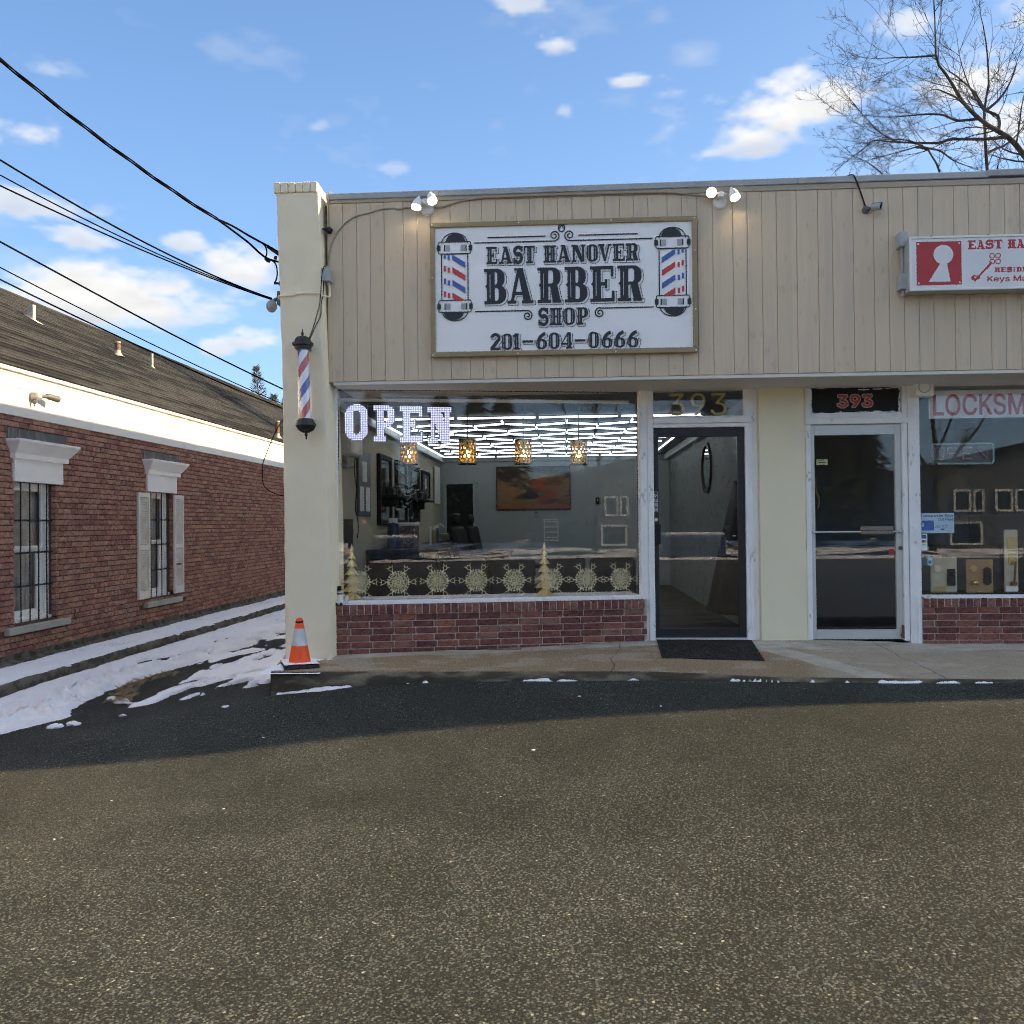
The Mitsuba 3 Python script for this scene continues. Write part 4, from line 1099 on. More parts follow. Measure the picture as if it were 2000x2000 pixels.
paint('pole_stripes', proc(stripes), .3, .5)
ang = np.linspace(0, 2 * np.pi, 49)
add(f'{bp}__cylinder', polepart(lathe([(.0485, 2.53), (.0485, 3.18)], n=48)), 'pole_stripes', True)
add(f'{bp}__glass', polepart(lathe([(.0640, 2.53), (.0640, 3.18)], n=48)), 'clear_tube', True)
add(f'{bp}__bracket', join(bx(PCX - .02, PCX + .02, PCY + .05, 8.775, 3.19, 3.225), bx(PCX - .012, PCX + .028, PCY + .05, 8.775, 2.49, 2.52)), 'cap_iron')

# ------------------------------------------------------------------ cone, mat, figurine
cz = float(pave_z(np.array(-2.38), np.array(8.30)))
cn = thing('traffic_cone', 'orange traffic cone with a silver band and a snowy base at the pavement corner', 'traffic cone')
CO = np.array([-2.375, 8.32, cz])
Cm = trimesh.transformations.translation_matrix(CO) @ trimesh.transformations.rotation_matrix(math.radians(24), [0, 0, 1])


def conepart(m):
    m = m.copy()
    m.apply_transform(Cm)
    return m


R = lambda z: .098 - (z - .035) * .176
add(f'{cn}__body', conepart(lathe([(R(.03) + .012, .030), (R(.04), .045), (R(.19), .19), (R(.195), .195), (R(.345), .345), (R(.43), .428), (.022, .434), (.014, .434), (.014, .40)], n=48)), 'cone_orange', 30)
add(f'{cn}__silver_band', conepart(lathe([(R(.192) + .0002, .192), (R(.192) + .0018, .193), (R(.342) + .0018, .341), (R(.342) + .0002, .342)], n=48)), 'cone_silver', 30)
add(f'{cn}__label', conepart(lathe([(R(.395) + .0012, .392), (R(.41) + .0012, .408)], n=48)), 'matte_black', 30)
add(f'{cn}__base', conepart(solid(sbox(-.135, -.135, .135, .135).buffer(.018, 4), .030)), 'rubber')
sm = []
sx_, sy_ = np.meshgrid(np.linspace(-.15, .15, 60), np.linspace(-.15, .15, 60))
rr_ = np.hypot(sx_, sy_)
th = .022 - .10 * np.clip(rr_ - .118 - .05 * (meshkit.noise(np.stack([sx_ * 12, sy_ * 12, 0 * sx_], -1), 4) - .5) - 0.02 * (sx_ < -.02), 0, 1) - .08 * np.clip(.05 - (.16 - sx_ - .3 * (sy_ + .05)), 0, 1)
m = grid(sx_, sy_, .026 + np.maximum(th, -.01))
whole('cone_snow', conepart(m), 'snow', 'snow lying on the rubber base of the orange cone', 'snow', smooth=True, kind='stuff')
sx_, sy_ = np.meshgrid(np.linspace(-2.66, -2.12, 70), np.linspace(8.02, 8.80, 80))
pat = np.minimum.reduce([(-2.47 + .10 * np.clip((sy_ - 8.2), 0, 1) - sx_), sx_ + 2.60 - .12 * np.clip(8.5 - sy_, 0, 1), sy_ - 8.13 + .06 * (n2(sx_, sy_, 10, 3, 73) - .5)])
pat = np.maximum(pat, .03 - np.abs(sy_ - 8.71 - .03 * np.sin(sx_ * 20)) - .3 * np.clip(sx_ + 2.28, 0, 1))
m = grid(sx_, sy_, pave_z(sx_, sy_) + np.clip(pat * .5 + .05 * (n2(sx_, sy_, 8, 3, 71) - .55), -.012, .022))
whole('pavement_snow', m, 'snow', 'small patch of snow around the cone at the pavement corner', 'snow', smooth=True, kind='stuff')

mt = [(.903, 9.632), (1.83, 9.545), (1.741, 8.50), (.857, 8.655)]
Q = np.array(mt)
mu, mv = np.meshgrid(np.linspace(0, 1, 46), np.linspace(0, 1, 26))
mx = (Q[3][0] * (1 - mu) + Q[2][0] * mu) * (1 - mv) + (Q[0][0] * (1 - mu) + Q[1][0] * mu) * mv
my = (Q[3][1] * (1 - mu) + Q[2][1] * mu) * (1 - mv) + (Q[0][1] * (1 - mu) + Q[1][1] * mu) * mv
mz = pave_z(mx, my) + .012 + .003 * (meshkit.noise(np.stack([mx * 5, my * 5, 0 * mx], -1)) - .5)
mx2, my2, mz2 = (np.pad(a, 1, mode='edge') for a in (mx, my, mz))
for a in (0, -1):
    mz2[a], mz2[:, a] = mz2[a] - .03, mz2[:, a] - .03
paint('mat_rubber', proc(lambda p, n, uv: mix((0.010, 0.010, 0.010), (0.040, 0.038, 0.035), smoothstep(.45, .75, noise(p.x * 130 + p.y * 60, p.y * 30 - p.x * 14, 0)))), .75, .35, bump=proc(lambda p, n, uv: dr.sin((p.x * .35 + p.y) * 330), 1e-3), height=.002)
whole('door_mat', grid(mx2, my2, mz2), 'mat_rubber', 'black ribbed rubber mat in front of the barber shop door', 'door mat', smooth=30)

fg = thing('snowman_figurine', 'small snowman figurine with a dark hat sitting on the brick ledge', 'figurine')
F0 = WIN.pt(.045, .782, .055)
fp = lambda s, z, o: F0 + np.array([s, -o, z])
j = {'h': (fp(-.004, .128, .0), .021), 'n': (fp(-.004, .108, 0), .017), 'c': (fp(-.002, .082, 0), .028), 'b': (fp(0, .040, 0), .036), 'b2': (fp(0, .026, .012), .034), 'sl': (fp(-.032, .088, .0), .011), 'el': (fp(-.046, .062, .012), .010), 'sr': (fp(.028, .088, 0), .011), 'er': (fp(.052, .096, .01), .010)}
j['kl'], j['kr'], j['fl'], j['fr'] = (fp(-.018, .022, .042), .016), (fp(.022, .022, .042), .016), (fp(-.020, .012, .058), .013), (fp(.026, .012, .058), .013)
add(f'{fg}__body', hull_chain(j, [('h', 'n'), ('n', 'c'), ('c', 'b'), ('b', 'b2'), ('sl', 'el'), ('c', 'sl'), ('c', 'sr'), ('sr', 'er'), ('b2', 'kl'), ('b2', 'kr'), ('kl', 'fl'), ('kr', 'fr')], .006, 4), 'white_plastic', True)
add(f'{fg}__hat', join(lathe([(0, 0), (.030, 0), (.030, .005), (.019, .008), (.020, .036), (.014, .042), (0, .043)], *fp(-.004, .142, 0), n=20)), 'matte_black', 30)
paint('figure_scarf', (.10, .03, .025), .7, .3)
add(f'{fg}__scarf', lathe([(.018, 0), (.026, .004), (.026, .012), (.018, .014)], *fp(-.004, .102, .0), n=18), 'figure_scarf', 30)
paint('carrot', (.55, .16, .03), .6, .3)
add(f'{fg}__nose', aim(lathe([(0, 0), (.0045, 0), (0, .016)], n=10), fp(-.003, .130, .020), (0.1, -1, 0)), 'carrot')
for s_ in (-.011, .004):
    add(f'{fg}__eye', ball(fp(s_, .136, .0195), .0028, 1), 'matte_black')
paint('boot_brown', (.05, .032, .02), .6, .3)
for s_ in (-.021, .027):
    add(f'{fg}__boot', ball(fp(s_, .014, .066), (.014, .017, .016), 2), 'boot_brown', True)
for s_, z_ in ((-.052, .056), (.060, .100)):
    add(f'{fg}__mitten', ball(fp(s_, z_, .014), (.010, .010, .011), 2), 'grey_dark', True)
gb = whole('glass_block', WIN.box(.092, .122, .785, .868, .012, .055, .004), 'led_housing', 'small clear block standing beside the snowman figurine on the ledge', 'block')

# ------------------------------------------------------------------ the brick building on the left; its wall runs away from the street
hall = thing('brick_building', 'red brick building with white cornice, barred windows and dark shingle roof', 'building')
WX0 = -6.6
HW = Plane(WX0, 0, 0, 1)          # s = world y, o = towards the driveway (+x)
ops = [(11.0, 11.97, .40, 2.115), (14.62, 15.63, .42, 2.115)]
wall = sbox(4.0, -.7, 48, 3.30).difference(union_all([sbox(o[0], o[2], o[1], o[3]) for o in ops]))
add(f'{hall}__wall', HW.flat(wall, -.22, .206), 'mortar_dark', label='dark mortar behind the brick face')
add(f'{hall}__foundation', join(HW.box(4, 48, -.7, -.010, -.2, .020, .01), HW.box(4, 48, -.0095, .045, -.2, .006, .004)), 'walk_concrete')
# bricks nearest the camera one by one, the rest of the same courses as one part
L, H, z0 = .2016, .0737, .046
cand = []
nrow = int((2.925 - z0) / H)
for r in range(nrow):
    z = z0 + r * H
    s = 7.0 + (L / 2 if r % 2 else 0)
    while s < 34:
        a, b = s, s + L - .011
        if rng.random() < .04:
            b = s + 2 * L - .010
        pieces = [(a, b)]
        for (y0, y1, za, zb) in ops:
            if z + H - .009 > za + .005 and z < zb - .005:
                nxt = []
                for (p, q) in pieces:
                    if q <= y0 or p >= y1:
                        nxt.append((p, q))
                    else:
                        if p < y0 - .03:
                            nxt.append((p, y0 - .002))
                        if q > y1 + .03:
                            nxt.append((y1 + .002, q))
                pieces = nxt
        for p, q in pieces:
            zz_ = z
            if z < .34 and z + H > .28 and ((p < 12.24 and q > 10.81) or (p < 15.93 and q > 14.5)):
                continue
            cand.append((p, zz_, q - p))
        s = b + .010
cand.sort(key=lambda c: c[0])
vis = [c for c in cand if c[0] > 10.45]
single, rest = vis[:300], [c for c in cand if c[0] <= 10.45] + vis[300:]
for p, z, w in single:
    brick(f'{hall}__brick', HW, p, z, w, H - .0120, rng.uniform(-.001, .005), .07, HALL_BRICK, .004)
groups_ = [[] for _ in HALL_BRICK]
for p, z, w in rest:
    groups_[int(rng.integers(len(HALL_BRICK)))].append(HW.box(p, p + w, z, z + H - .0120, -.05, rng.uniform(-.001, .005), .004))
for i, g in enumerate(groups_):
    add(f'{hall}__brickwork', join(g), HALL_BRICK[i], kind='stuff')

# cornice
pr_ = [(-.02, 2.906), (.030, 2.906), (.030, 3.240), (.046, 3.243), (.046, 3.258), (.050, 3.262), (.050, 3.330), (.062, 3.334), (.062, 3.352), (.066, 3.356), (.066, 3.372), (.080, 3.380), (.090, 3.430), (.104, 3.436), (.104, 3.462), (-.02, 3.462)]
cor = trimesh.creation.extrude_polygon(Polygon(pr_), 44.0, engine='earcut')
v = np.asarray(cor.vertices)
cor = trimesh.Trimesh(np.column_stack([WX0 + v[:, 0], 4.0 + v[:, 2], v[:, 1]]), cor.faces[:, ::-1], process=False)
add(f'{hall}__cornice', cor, 'fascia_white')
add(f'{hall}__gutter', join(*[HW.box(a, a + 5.99, 3.412, 3.458, .105, .125, .006) for a in np.arange(4, 46, 6.0)]), 'fascia_white')
for a in (10.90, 14.55, 18.2, 21.9):
    add(f'{hall}__cornice_joint', HW.box(a, a + .004, 2.907, 3.239, .0295, .0315, 0), 'trim_white')

# roof: overlapping shingle courses
E0, E1 = np.array([WX0 + .135, 3.462]), np.array([-11.1, 6.262])
ln_ = np.linalg.norm(E1 - E0)
d_, n_ = (E1 - E0) / ln_, np.array([(E1 - E0)[1], -(E1 - E0)[0]]) / ln_
n_ = -n_ if n_[1] < 0 else n_
rows_ = []
k = 0
t = 0.0
ys = np.arange(4.0, 48.01, .33)
while t < ln_ - .05:
    t2 = min(t + .16, ln_)
    wv = (meshkit.noise(np.column_stack([ys * 3.1, np.full(ys.shape, k * 7.7), 0 * ys])) - .5) * .010
    w0 = E0 + d_ * t + n_ * .014
    w1 = E0 + d_ * t2 + n_ * .003
    b0 = E0 + d_ * t + n_ * .0
    X = np.array([np.full(ys.shape, b0[0]) + n_[0] * 0, np.full(ys.shape, w0[0]) - d_[0] * wv, np.full(ys.shape, w1[0])])
    Z = np.array([np.full(ys.shape, b0[1]), np.full(ys.shape, w0[1]) - d_[1] * wv, np.full(ys.shape, w1[1])])
    rows_.append(grid(X[:, ::-1], np.array([ys[::-1]] * 3), Z[:, ::-1]))
    t, k = t2, k + 1
rf = add(f'{hall}__roof', join(rows_), 'shingle')
add(f'{rf}__ridge', tube([(-11.1, 4, 6.262), (-11.1, 48, 6.262)], .05, 6), 'shingle')
for y, a in ((24, 0),):
    pass
back = trimesh.Trimesh([[-11.1, 4, 6.25], [-11.1, 48, 6.25], [-15.6, 48, 3.4], [-15.6, 4, 3.4], [-6.62, 4, 3.4], [-6.62, 4, -.7], [-15.6, 4, -.7]], [[0, 1, 2], [0, 2, 3], [0, 3, 4], [4, 3, 6], [4, 6, 5]], process=False)
add(f'{hall}__rear', back, 'trim_white')
slope = lambda x: E0[1] + (x - E0[0]) * (E1[1] - E0[1]) / (E1[0] - E0[0])
paint('pipe_rust', grime((0.20, 0.115, 0.085), (0.12, 0.07, 0.055), 8, 50, .6), .8, .3)
paint('pipe_pale', grime((0.42, 0.41, 0.36), (0.30, 0.29, 0.25), 8, 50, .5), .7, .3)
for x, y, r, h, sq, look, lab in ((-9.46, 16.32, .050, .26, True, 'pipe_pale', 'square white vent on the near part of the shingle roof'), (-9.17, 18.96, .058, .25, False, 'pipe_rust', 'rusty brown pipe vent with pale collar'), (-9.27, 20.8, .030, .31, False, 'pipe_pale', 'thin pale pipe vent with a cap'), (-6.75, 21.9, .05, .36, False, 'pipe_rust', 'rusty pipe vent at the roof edge beside the cream pier')):
    z = slope(x)
    pv = f'{hall}__roof_vent'
    shape = bx(x - r, x + r, y - r, y + r, z - .1, z + h) if sq else lathe([(0, -.1), (r, -.1), (r, h), (0, h)], x, y, z, 16)
    pk = add(pv, shape, look, label=lab)
    c = trimesh.creation.cone(r * 2.6, r * 3.2, sections=4 if sq else 18) if not sq else None
    fl = lathe([(r * 1.02, r * 1.8), (r * 1.15, r * .9), (r * 1.9, -.01), (r * 2.6, -.03)], x, y, z, 18) if not sq else bx(x - r * 1.8, x + r * 3.2, y - r * 1.8, y + r * 1.8, 0, .006)
    if sq:
        vv = np.asarray(fl.vertices)
        vv[:, 2] = slope(vv[:, 0]) + .018 + vv[:, 2]
    add(f'{pk}__collar', fl, 'pipe_pale', 30 if not sq else False)
    if not sq:
        add(f'{pk}__cap', lathe([(0, h + .03), (r * 1.12, h + .03), (r * 1.12, h + .0), (r * .9, h)], x, y, z, 16), 'pipe_pale')


# windows of the brick building
paint('room_plaster', (0.42, 0.41, 0.39), .9, .2)
paint('curtain', speck((0.30, 0.30, 0.29), (0.40, 0.40, 0.38), 6.0), .9, .2)
paint('shutter_paint', grime((0.70, 0.68, 0.60), (0.46, 0.36, 0.18), 5, 60, .35), .55, .35)


def crown(wk, y0, y1):
    """flared cap over the panel above a window"""
    rings = []
    for z, e, o in ((2.395, 0, .066), (2.458, 0, .066), (2.462, .004, .078), (2.588, .085, .170), (2.592, .088, .180), (2.622, .088, .180)):
        rings.append([(y0 - e, -.005, z), (y1 + e, -.005, z), (y1 + e, o, z), (y0 - e, o, z)])
    v = np.array(rings).reshape(-1, 3)
    f = []
    for i in range(len(rings) - 1):
        for q in range(4):
            a, b = i * 4 + q, i * 4 + (q + 1) % 4
            f += [[a, b, b + 4], [a, b + 4, a + 4]]
    e = (len(rings) - 1) * 4
    f += [[e, e + 1, e + 2], [e, e + 2, e + 3], [2, 1, 0], [3, 2, 0]]
    m = trimesh.Trimesh(np.column_stack([WX0 + v[:, 1], v[:, 0], v[:, 2]]), f, process=False)
    add(f'{wk}__crown', m, 'trim_white')


for wi, (y0, y1, zb, zt) in enumerate(ops):
    w = f'{hall}__window' if wi == 0 else f'{hall}__window_001'
    lab = ('barred sash window nearest the street, without shutters', 'barred sash window with two louvred shutters')[wi]
    fw = .055
    add(f'{hall}__window', join(HW.frame(y0 + .01, y1 - .04, zb + .01, zt, (fw, fw + .02, .05, .05), -.20, -.10), HW.box(y0 + .01, y1 - .04, zb - .0, zb + .035, -.22, -.06)), 'trim_white', label=lab)
    mid = (zb + zt) / 2 + .03
    add(f'{w}__sash', join(HW.frame(y0 + .066, y1 - .116, mid, zt - .05, (.03, .035, .045, .045), -.165, -.135), HW.frame(y0 + .066, y1 - .116, zb + .062, mid - .001, (.03, .09, .07, .035), -.195, -.166)), 'trim_white')
    pg = [HW.put(trimesh.Trimesh([[y0 + .09, a, o], [y1 - .15, a, o], [y1 - .15, b, o], [y0 + .09, b, o]], [[0, 1, 2], [0, 2, 3]], process=False)) for a, b, o in ((mid + .04, zt - .09, -.15), (zb + .13, mid - .03, -.18))]
    for g in pg:
        add(f'{w}__pane', g, 'pane')
    cu_y = np.linspace(y0 + .05, y1 - .05, 60)
    CU = np.array([cu_y, cu_y])
    add(f'{w}__curtain', grid(WX0 - .27 + .018 * np.sin(CU * 55) - (np.abs(CU - y0 - .47) < .10) * .15, CU, np.array([np.full(60, zt), np.full(60, zb)])), 'curtain')
    add(f'{w}__recess', join(HW.box(y0 - .2, y1 + .2, zb - .2, zt + .2, -.70, -.60, 0), HW.box(y0 - .12, y0 - .001, zb - .2, zt + .2, -.6, -.215, 0), HW.box(y1 + .001, y1 + .12, zb - .2, zt + .2, -.6, -.215, 0)), 'room_plaster')
    for g in (HW.box(y1 - .038, y1 + .003, zb, zt, -.20, -.06, 0), HW.box(y0 - .003, y0 + .008, zb, zt, -.2, -.06, 0)):
        add(f'{w}__reveal', g, 'mortar_dark')
    for r in range(int((zt - zb) / H)):
        zr_ = z0 + (math.ceil((zb - z0) / H) + r) * H
        if zr_ + H < zt:
            add(f'{w}__reveal_brick', cbx(WX0 - .062, WX0 - .001, y1 - .047, y1 + .004, zr_, zr_ + H - .009, .004), HALL_BRICK[int(rng.integers(5))])
    for s in np.linspace(y0, y1, 6)[1:-1]:
        add(f'{w}__bar', tube([(WX0 - .035, s, zb - .01), (WX0 - .035 + rng.normal(0, .003), s + rng.normal(0, .006), (zb + zt) / 2), (WX0 - .035, s, zt + .01)], .009, 8), 'black_iron', 30)
    for z in (zb + .44, zb + .85, zb + 1.25):
        add(f'{w}__cross_bar', HW.box(y0 - .01, y1 - .02, z - .012, z + .012, -.052, -.046, .001), 'black_iron')
    pa, pb = ((10.965, 12.06), (14.58, 15.70))[wi]
    add(f'{w}__panel', HW.box(pa, pb, 2.118, 2.40, -.03, .030, .004), 'trim_white')
    crown(w, pa - .045, pb + .075)
    add(f'{w}__slate', HW.box(pa - .12, pb + .115, 2.6225, 2.757, -.01, .016, .003), 'slate_lead')
    sa, sb = ((10.81, 12.20), (14.50, 15.86))[wi]
    sl_ = HW.box(sa, sb, .283, .370, -.16, .058, .008)
    add(f'{w}__sill', sl_, 'stone_sill')
    if wi == 1:
        for q, (a, b) in enumerate(((14.235, 14.635), (15.585, 15.955))):
            sh = f'{w}__shutter'
            sk = join(HW.box(a, a + .045, .435, 2.09, .004, .042), HW.box(b - .045, b, .435, 2.09, .004, .042), HW.box(a + .0455, b - .0455, .435, .565, .004, .040), HW.box(a + .0455, b - .0455, 2.02, 2.09, .004, .040), HW.box(a + .0455, b - .0455, 1.195, 1.275, .004, .040))
            slats = []
            for lo, hi in ((.57, 1.19), (1.28, 2.015)):
                nsl = int((hi - lo) / .0345)
                for i in range(nsl):
                    z = lo + (i + .5) * (hi - lo) / nsl
                    if q == 1 and abs(z - .93) < .02:
                        continue
                    m = bx(-.003, .003, a + .046, b - .046, -.019, .019)
                    m.apply_transform(trimesh.transformations.rotation_matrix(math.radians(-38), [0, 1, 0]))
                    if q == 1 and abs(z - 1.01) < .02:
                        m.apply_transform(trimesh.transformations.rotation_matrix(math.radians(4), [1, 0, 0], [0, (a + b) / 2, 0]))
                    m.apply_translation((WX0 + .023, 0, z))
                    slats.append(m)
            add(sh, join([sk] + slats), 'shutter_paint', label=('left louvred shutter with yellowed edges', 'right louvred shutter with a missing slat')[q])

fl = thing('wall_floodlight', 'grey sensor floodlight on the white cornice of the brick building', 'floodlight')
add(f'{fl}__box', HW.box(11.27, 11.40, 3.145, 3.235, .031, .135, .02), 'grey_metal')
add(f'{fl}__sensor', join(HW.box(11.285, 11.335, 3.085, 3.146, .05, .10, .012), HW.box(11.300, 11.318, 3.05, 3.086, .065, .083, .004)), 'grey_dark')
add(f'{fl}__head', join(aim(lathe([(0, -.09), (.028, -.09), (.040, -.06), (.040, .09), (.045, .10), (.04, .10), (0, .08)], n=20), (WX0 + .16, 11.56, 3.195), (.25, 1, -.12)), tube([(WX0 + .10, 11.40, 3.19), (WX0 + .15, 11.48, 3.195)], .02, 10)), 'grey_dark', 30)
whole('rust_hook', tube(curve([(WX0 + .006, 12.36, .47), (WX0 + .02, 12.38, .44), (WX0 + .015, 12.35, .40), (WX0 + .012, 12.37, .36), (WX0 + .02, 12.40, .33)], 24), .008, 6), 'rust', 'rusty bent hook on the brick wall right of the nearest stone sill', 'hook', smooth=30)

# ------------------------------------------------------------------ service wires on the corner of the shop
POLE = (-9.5, -1.0)
up_ = thing('utility_pole', 'wooden utility pole carrying the service wires', 'utility pole')
paint('pole_wood', speck((0.12, 0.085, 0.06), (0.2, 0.15, 0.11), 6, sz=.2), .9, .2)
add(f'{up_}__post', lathe([(0, -.5), (.17, -.5), (.12, 9.5), (0, 9.5)], *POLE, 0, n=16), 'pole_wood', 30)
add(f'{up_}__crossarm', cbx(POLE[0] - 1.1, POLE[0] + 1.1, POLE[1] - .06, POLE[1] + .06, 8.6, 8.72, .01), 'pole_wood')


def wire(pts, zend, n=70):
    """from the pole through the measured sag to the wall"""
    p = [np.array([POLE[0], POLE[1], zend])] + [np.array(q, float) for q in pts]
    d = np.r_[0, np.cumsum([np.linalg.norm(b[:2] - a[:2]) for a, b in zip(p[:-1], p[1:])])]
    p = np.array(p)
    cz_ = np.polyfit(d, p[:, 2], 3 if len(p) > 4 else 2, w=np.r_[1, np.full(len(p) - 2, 4), 9])
    t = np.linspace(0, d[-1], n)
    z = np.polyval(cz_, t)
    z += (p[-1, 2] - z[-1]) * (t / d[-1]) ** 6
    return np.column_stack([np.interp(t, d, p[:, 0]), np.interp(t, d, p[:, 1]), z])


A1 = wire([(-4.19, 6.83, 5.06), (-4.02, 7.09, 4.92), (-3.85, 7.34, 4.79), (-3.58, 7.73, 4.60), (-3.34, 8.09, 4.45), (-3.13, 8.40, 4.34)], 8.2, 260)
tt = np.linspace(0, 1, 260)
dirv = np.gradient(A1, axis=0)
dirv /= np.linalg.norm(dirv, axis=1, keepdims=True)
sdv = np.cross(dirv, [0, 0, 1.0])
sdv /= np.linalg.norm(sdv, axis=1, keepdims=True)
upv = np.cross(sdv, dirv)
dist = np.r_[0, np.cumsum(np.linalg.norm(np.diff(A1, axis=0), axis=1))]
sc_ = thing('service_cable', 'topmost thick twisted black service cable running down to the corner pier', 'cable')
for q in range(3):
    ph = dist / .62 * 2 * np.pi / 2 + q * 2.1
    add(f'{sc_}__strand', tube(A1 + (sdv * np.cos(ph)[:, None] + upv * np.sin(ph)[:, None]) * .010, .0062, 6), 'black_cable', True)
add(f'{sc_}__lead', join(tube(curve([(-3.13, 8.40, 4.34), (-3.05, 8.50, 4.32), (-2.92, 8.70, 4.265), (-2.80, 8.88, 4.22), (-2.72, 8.96, 4.18)], 30), .010, 8), tube(curve([(-3.13, 8.40, 4.34), (-2.95, 8.66, 4.215), (-2.80, 8.88, 4.10), (-2.70, 8.96, 4.09)], 30), .010, 8), tube(curve([(-2.88, 8.78, 4.245), (-2.83, 8.84, 4.215), (-2.82, 8.86, 4.16), (-2.835, 8.86, 4.115)], 20), .007, 6),
                          tube(curve([(-2.80, 8.88, 4.10), (-2.752, 8.92, 4.06), (-2.742, 8.93, 3.98), (-2.755, 8.93, 3.91), (-2.77, 8.93, 3.89)], 24), .007, 6)), 'black_cable', 30)
add(f'{sc_}__clamp', join(tube([(-2.83, 8.90, 4.235), (-2.73, 8.95, 4.165)], .017, 8), aim(lathe([(0, 0), (.020, 0), (.020, .02), (.010, .03), (0, .03)], n=12), (-2.75, 8.95, 4.13), (-1, -.3, .2)), aim(lathe([(0, 0), (.018, 0), (.022, .03), (.012, .06), (0, .06)], n=12), (-2.80, 8.90, 4.085), (-1, -.4, .6)), aim(lathe([(0, 0), (.026, 0), (.026, .012), (.008, .02), (0, .02)], n=12), (-2.715, 8.95, 3.885), (-1, -.2, 0)), tube([(-2.71, 8.96, 3.885), (-2.775, 8.93, 3.885)], .012, 8)), 'black_iron', 30)
for nm, z_, r_, pts, lab in (('a', 7.7, .0105, [(-4.25, 6.9, 4.34), (-3.73, 7.68, 4.07), (-3.2, 8.48, 3.84), (-2.83, 9.03, 3.76)], 'upper of the three wires that meet at the grey globe lamp'), ('b', 7.5, .0075, [(-4.25, 6.9, 4.23), (-3.81, 7.56, 4.03), (-3.34, 8.27, 3.86), (-3.1, 8.63, 3.83), (-2.83, 9.03, 3.765)], 'thin middle wire of the three that meet at the grey globe lamp'),
                             ('c', 7.3, .009, [(-4.25, 6.9, 4.15), (-4.0, 7.27, 4.06), (-3.73, 7.68, 3.95), (-3.48, 8.06, 3.88), (-3.25, 8.41, 3.855), (-2.83, 9.03, 3.75)], 'lowest of the three wires that meet at the grey globe lamp'),
                             ('d', 7.2, .0125, [(-5.23, 8.5, 4.23), (-5.05, 8.88, 4.12), (-4.78, 9.48, 3.94), (-4.57, 9.96, 3.82), (-4.42, 10.3, 3.70), (-3.64, 12.02, 3.35), (-2.72, 14.0, 2.95)], 'thick wire crossing low over the roof towards the back of the shop'),
                             ('e', 6.9, .0085, [(-5.23, 8.5, 3.99), (-4.8, 9.44, 3.72), (-4.57, 9.96, 3.58), (-3.64, 12.01, 3.14), (-2.72, 14.0, 2.80)], 'thin wire just below the thick one over the shingle roof'),
                             ('f', 6.7, .011, [(-5.23, 8.5, 3.89), (-4.9, 9.23, 3.68), (-4.75, 9.55, 3.58), (-4.46, 10.19, 3.42), (-3.64, 12.01, 3.10), (-2.72, 14.0, 2.78)], 'lowest black wire skimming the ridge of the shingle roof')):
    whole('overhead_wire', tube(wire(pts, z_), r_ * .72, 6), 'black_cable', lab, 'wire', smooth=True)
gl_ = thing('globe_lamp', 'grey globe shaped lamp on the side of the corner pier under the wires', 'lamp')
add(f'{gl_}__globe', join(ball((-2.79, 8.90, 3.655), (.052, .052, .060), 3)), 'grey_metal', True)
add(f'{gl_}__bracket', join(cbx(-2.74, -2.70, 8.90, 9.0, 3.67, 3.80, .004), tube([(-2.72, 8.95, 3.75), (-2.78, 8.92, 3.71)], .018, 10)), 'grey_dark', 30)
whole('loop_cable', tube(curve([(-2.70, 9.05, 2.60), (-2.741, 9.0, 2.546), (-2.874, 9.0, 2.271), (-2.925, 9.0, 2.103), (-2.916, 9.0, 1.964), (-2.846, 9.0, 1.884), (-2.721, 9.0, 1.843), (-2.69, 9.05, 1.84)], 60), .0045, 6), 'black_cable', 'thin loose cable looping out from the cream corner pier over the brick wall', 'cable', smooth=True)


# ------------------------------------------------------------------ trees
def many_tubes(segs, sides=4):
    """segs: list of (points k x 3, radii k); one mesh"""
    vs, fs, at = [], [], 0
    for p, r in segs:
        m = tube(p, r, sides if r[0] > .02 else 3, caps=False)
        vs.append(m.vertices)
        fs.append(m.faces + at)
        at += len(m.vertices)
    return trimesh.Trimesh(np.vstack(vs), np.vstack(fs), process=False)


def grow(out, p, d, length, r, level, g, far=1.0, up=.25):
    n = max(3, int(length / far / (.16 if level > 1 else .22)))
    pts, rad = [p], [r]
    d = d / np.linalg.norm(d)
    step = length / n
    for i in range(n):
        d = d + g.normal(0, .11 if level < 3 else .15, 3) + np.array([0, 0, up * .22])
        d /= np.linalg.norm(d)
        pts.append(pts[-1] + d * step)
        rad.append(r * (1 - .75 * (i + 1) / n) + .0016)
    pts = np.array(pts)
    out.append((pts, np.array(rad)))
    if level >= 4:
        return
    kids = {1: int(length / far * 5.2), 2: int(length / far * 7.5), 3: int(length / far * 9)}[level]
    for _ in range(max(2, kids)):
        t = g.uniform(.15, 1.0)
        i = min(int(t * n), n - 1)
        q = pts[i] + (pts[i + 1] - pts[i]) * (t * n - i)
        dd = pts[i + 1] - pts[i]
        dd /= np.linalg.norm(dd)
        side = np.cross(dd, g.normal(0, 1, 3))
        side /= np.linalg.norm(side)
        a = g.uniform(.5, 1.0)
        nd = dd * math.cos(a) + side * math.sin(a)
        nd[1] *= .75
        grow(out, q, nd, length * g.uniform(.30, .52) * (1.15 - .5 * t), max(rad[i] * .55, .0042), level + 1, g, far, up)


paint('bark', speck((0.045, 0.036, 0.030), (0.10, 0.085, 0.07), 9, sz=.3), .9, .2)


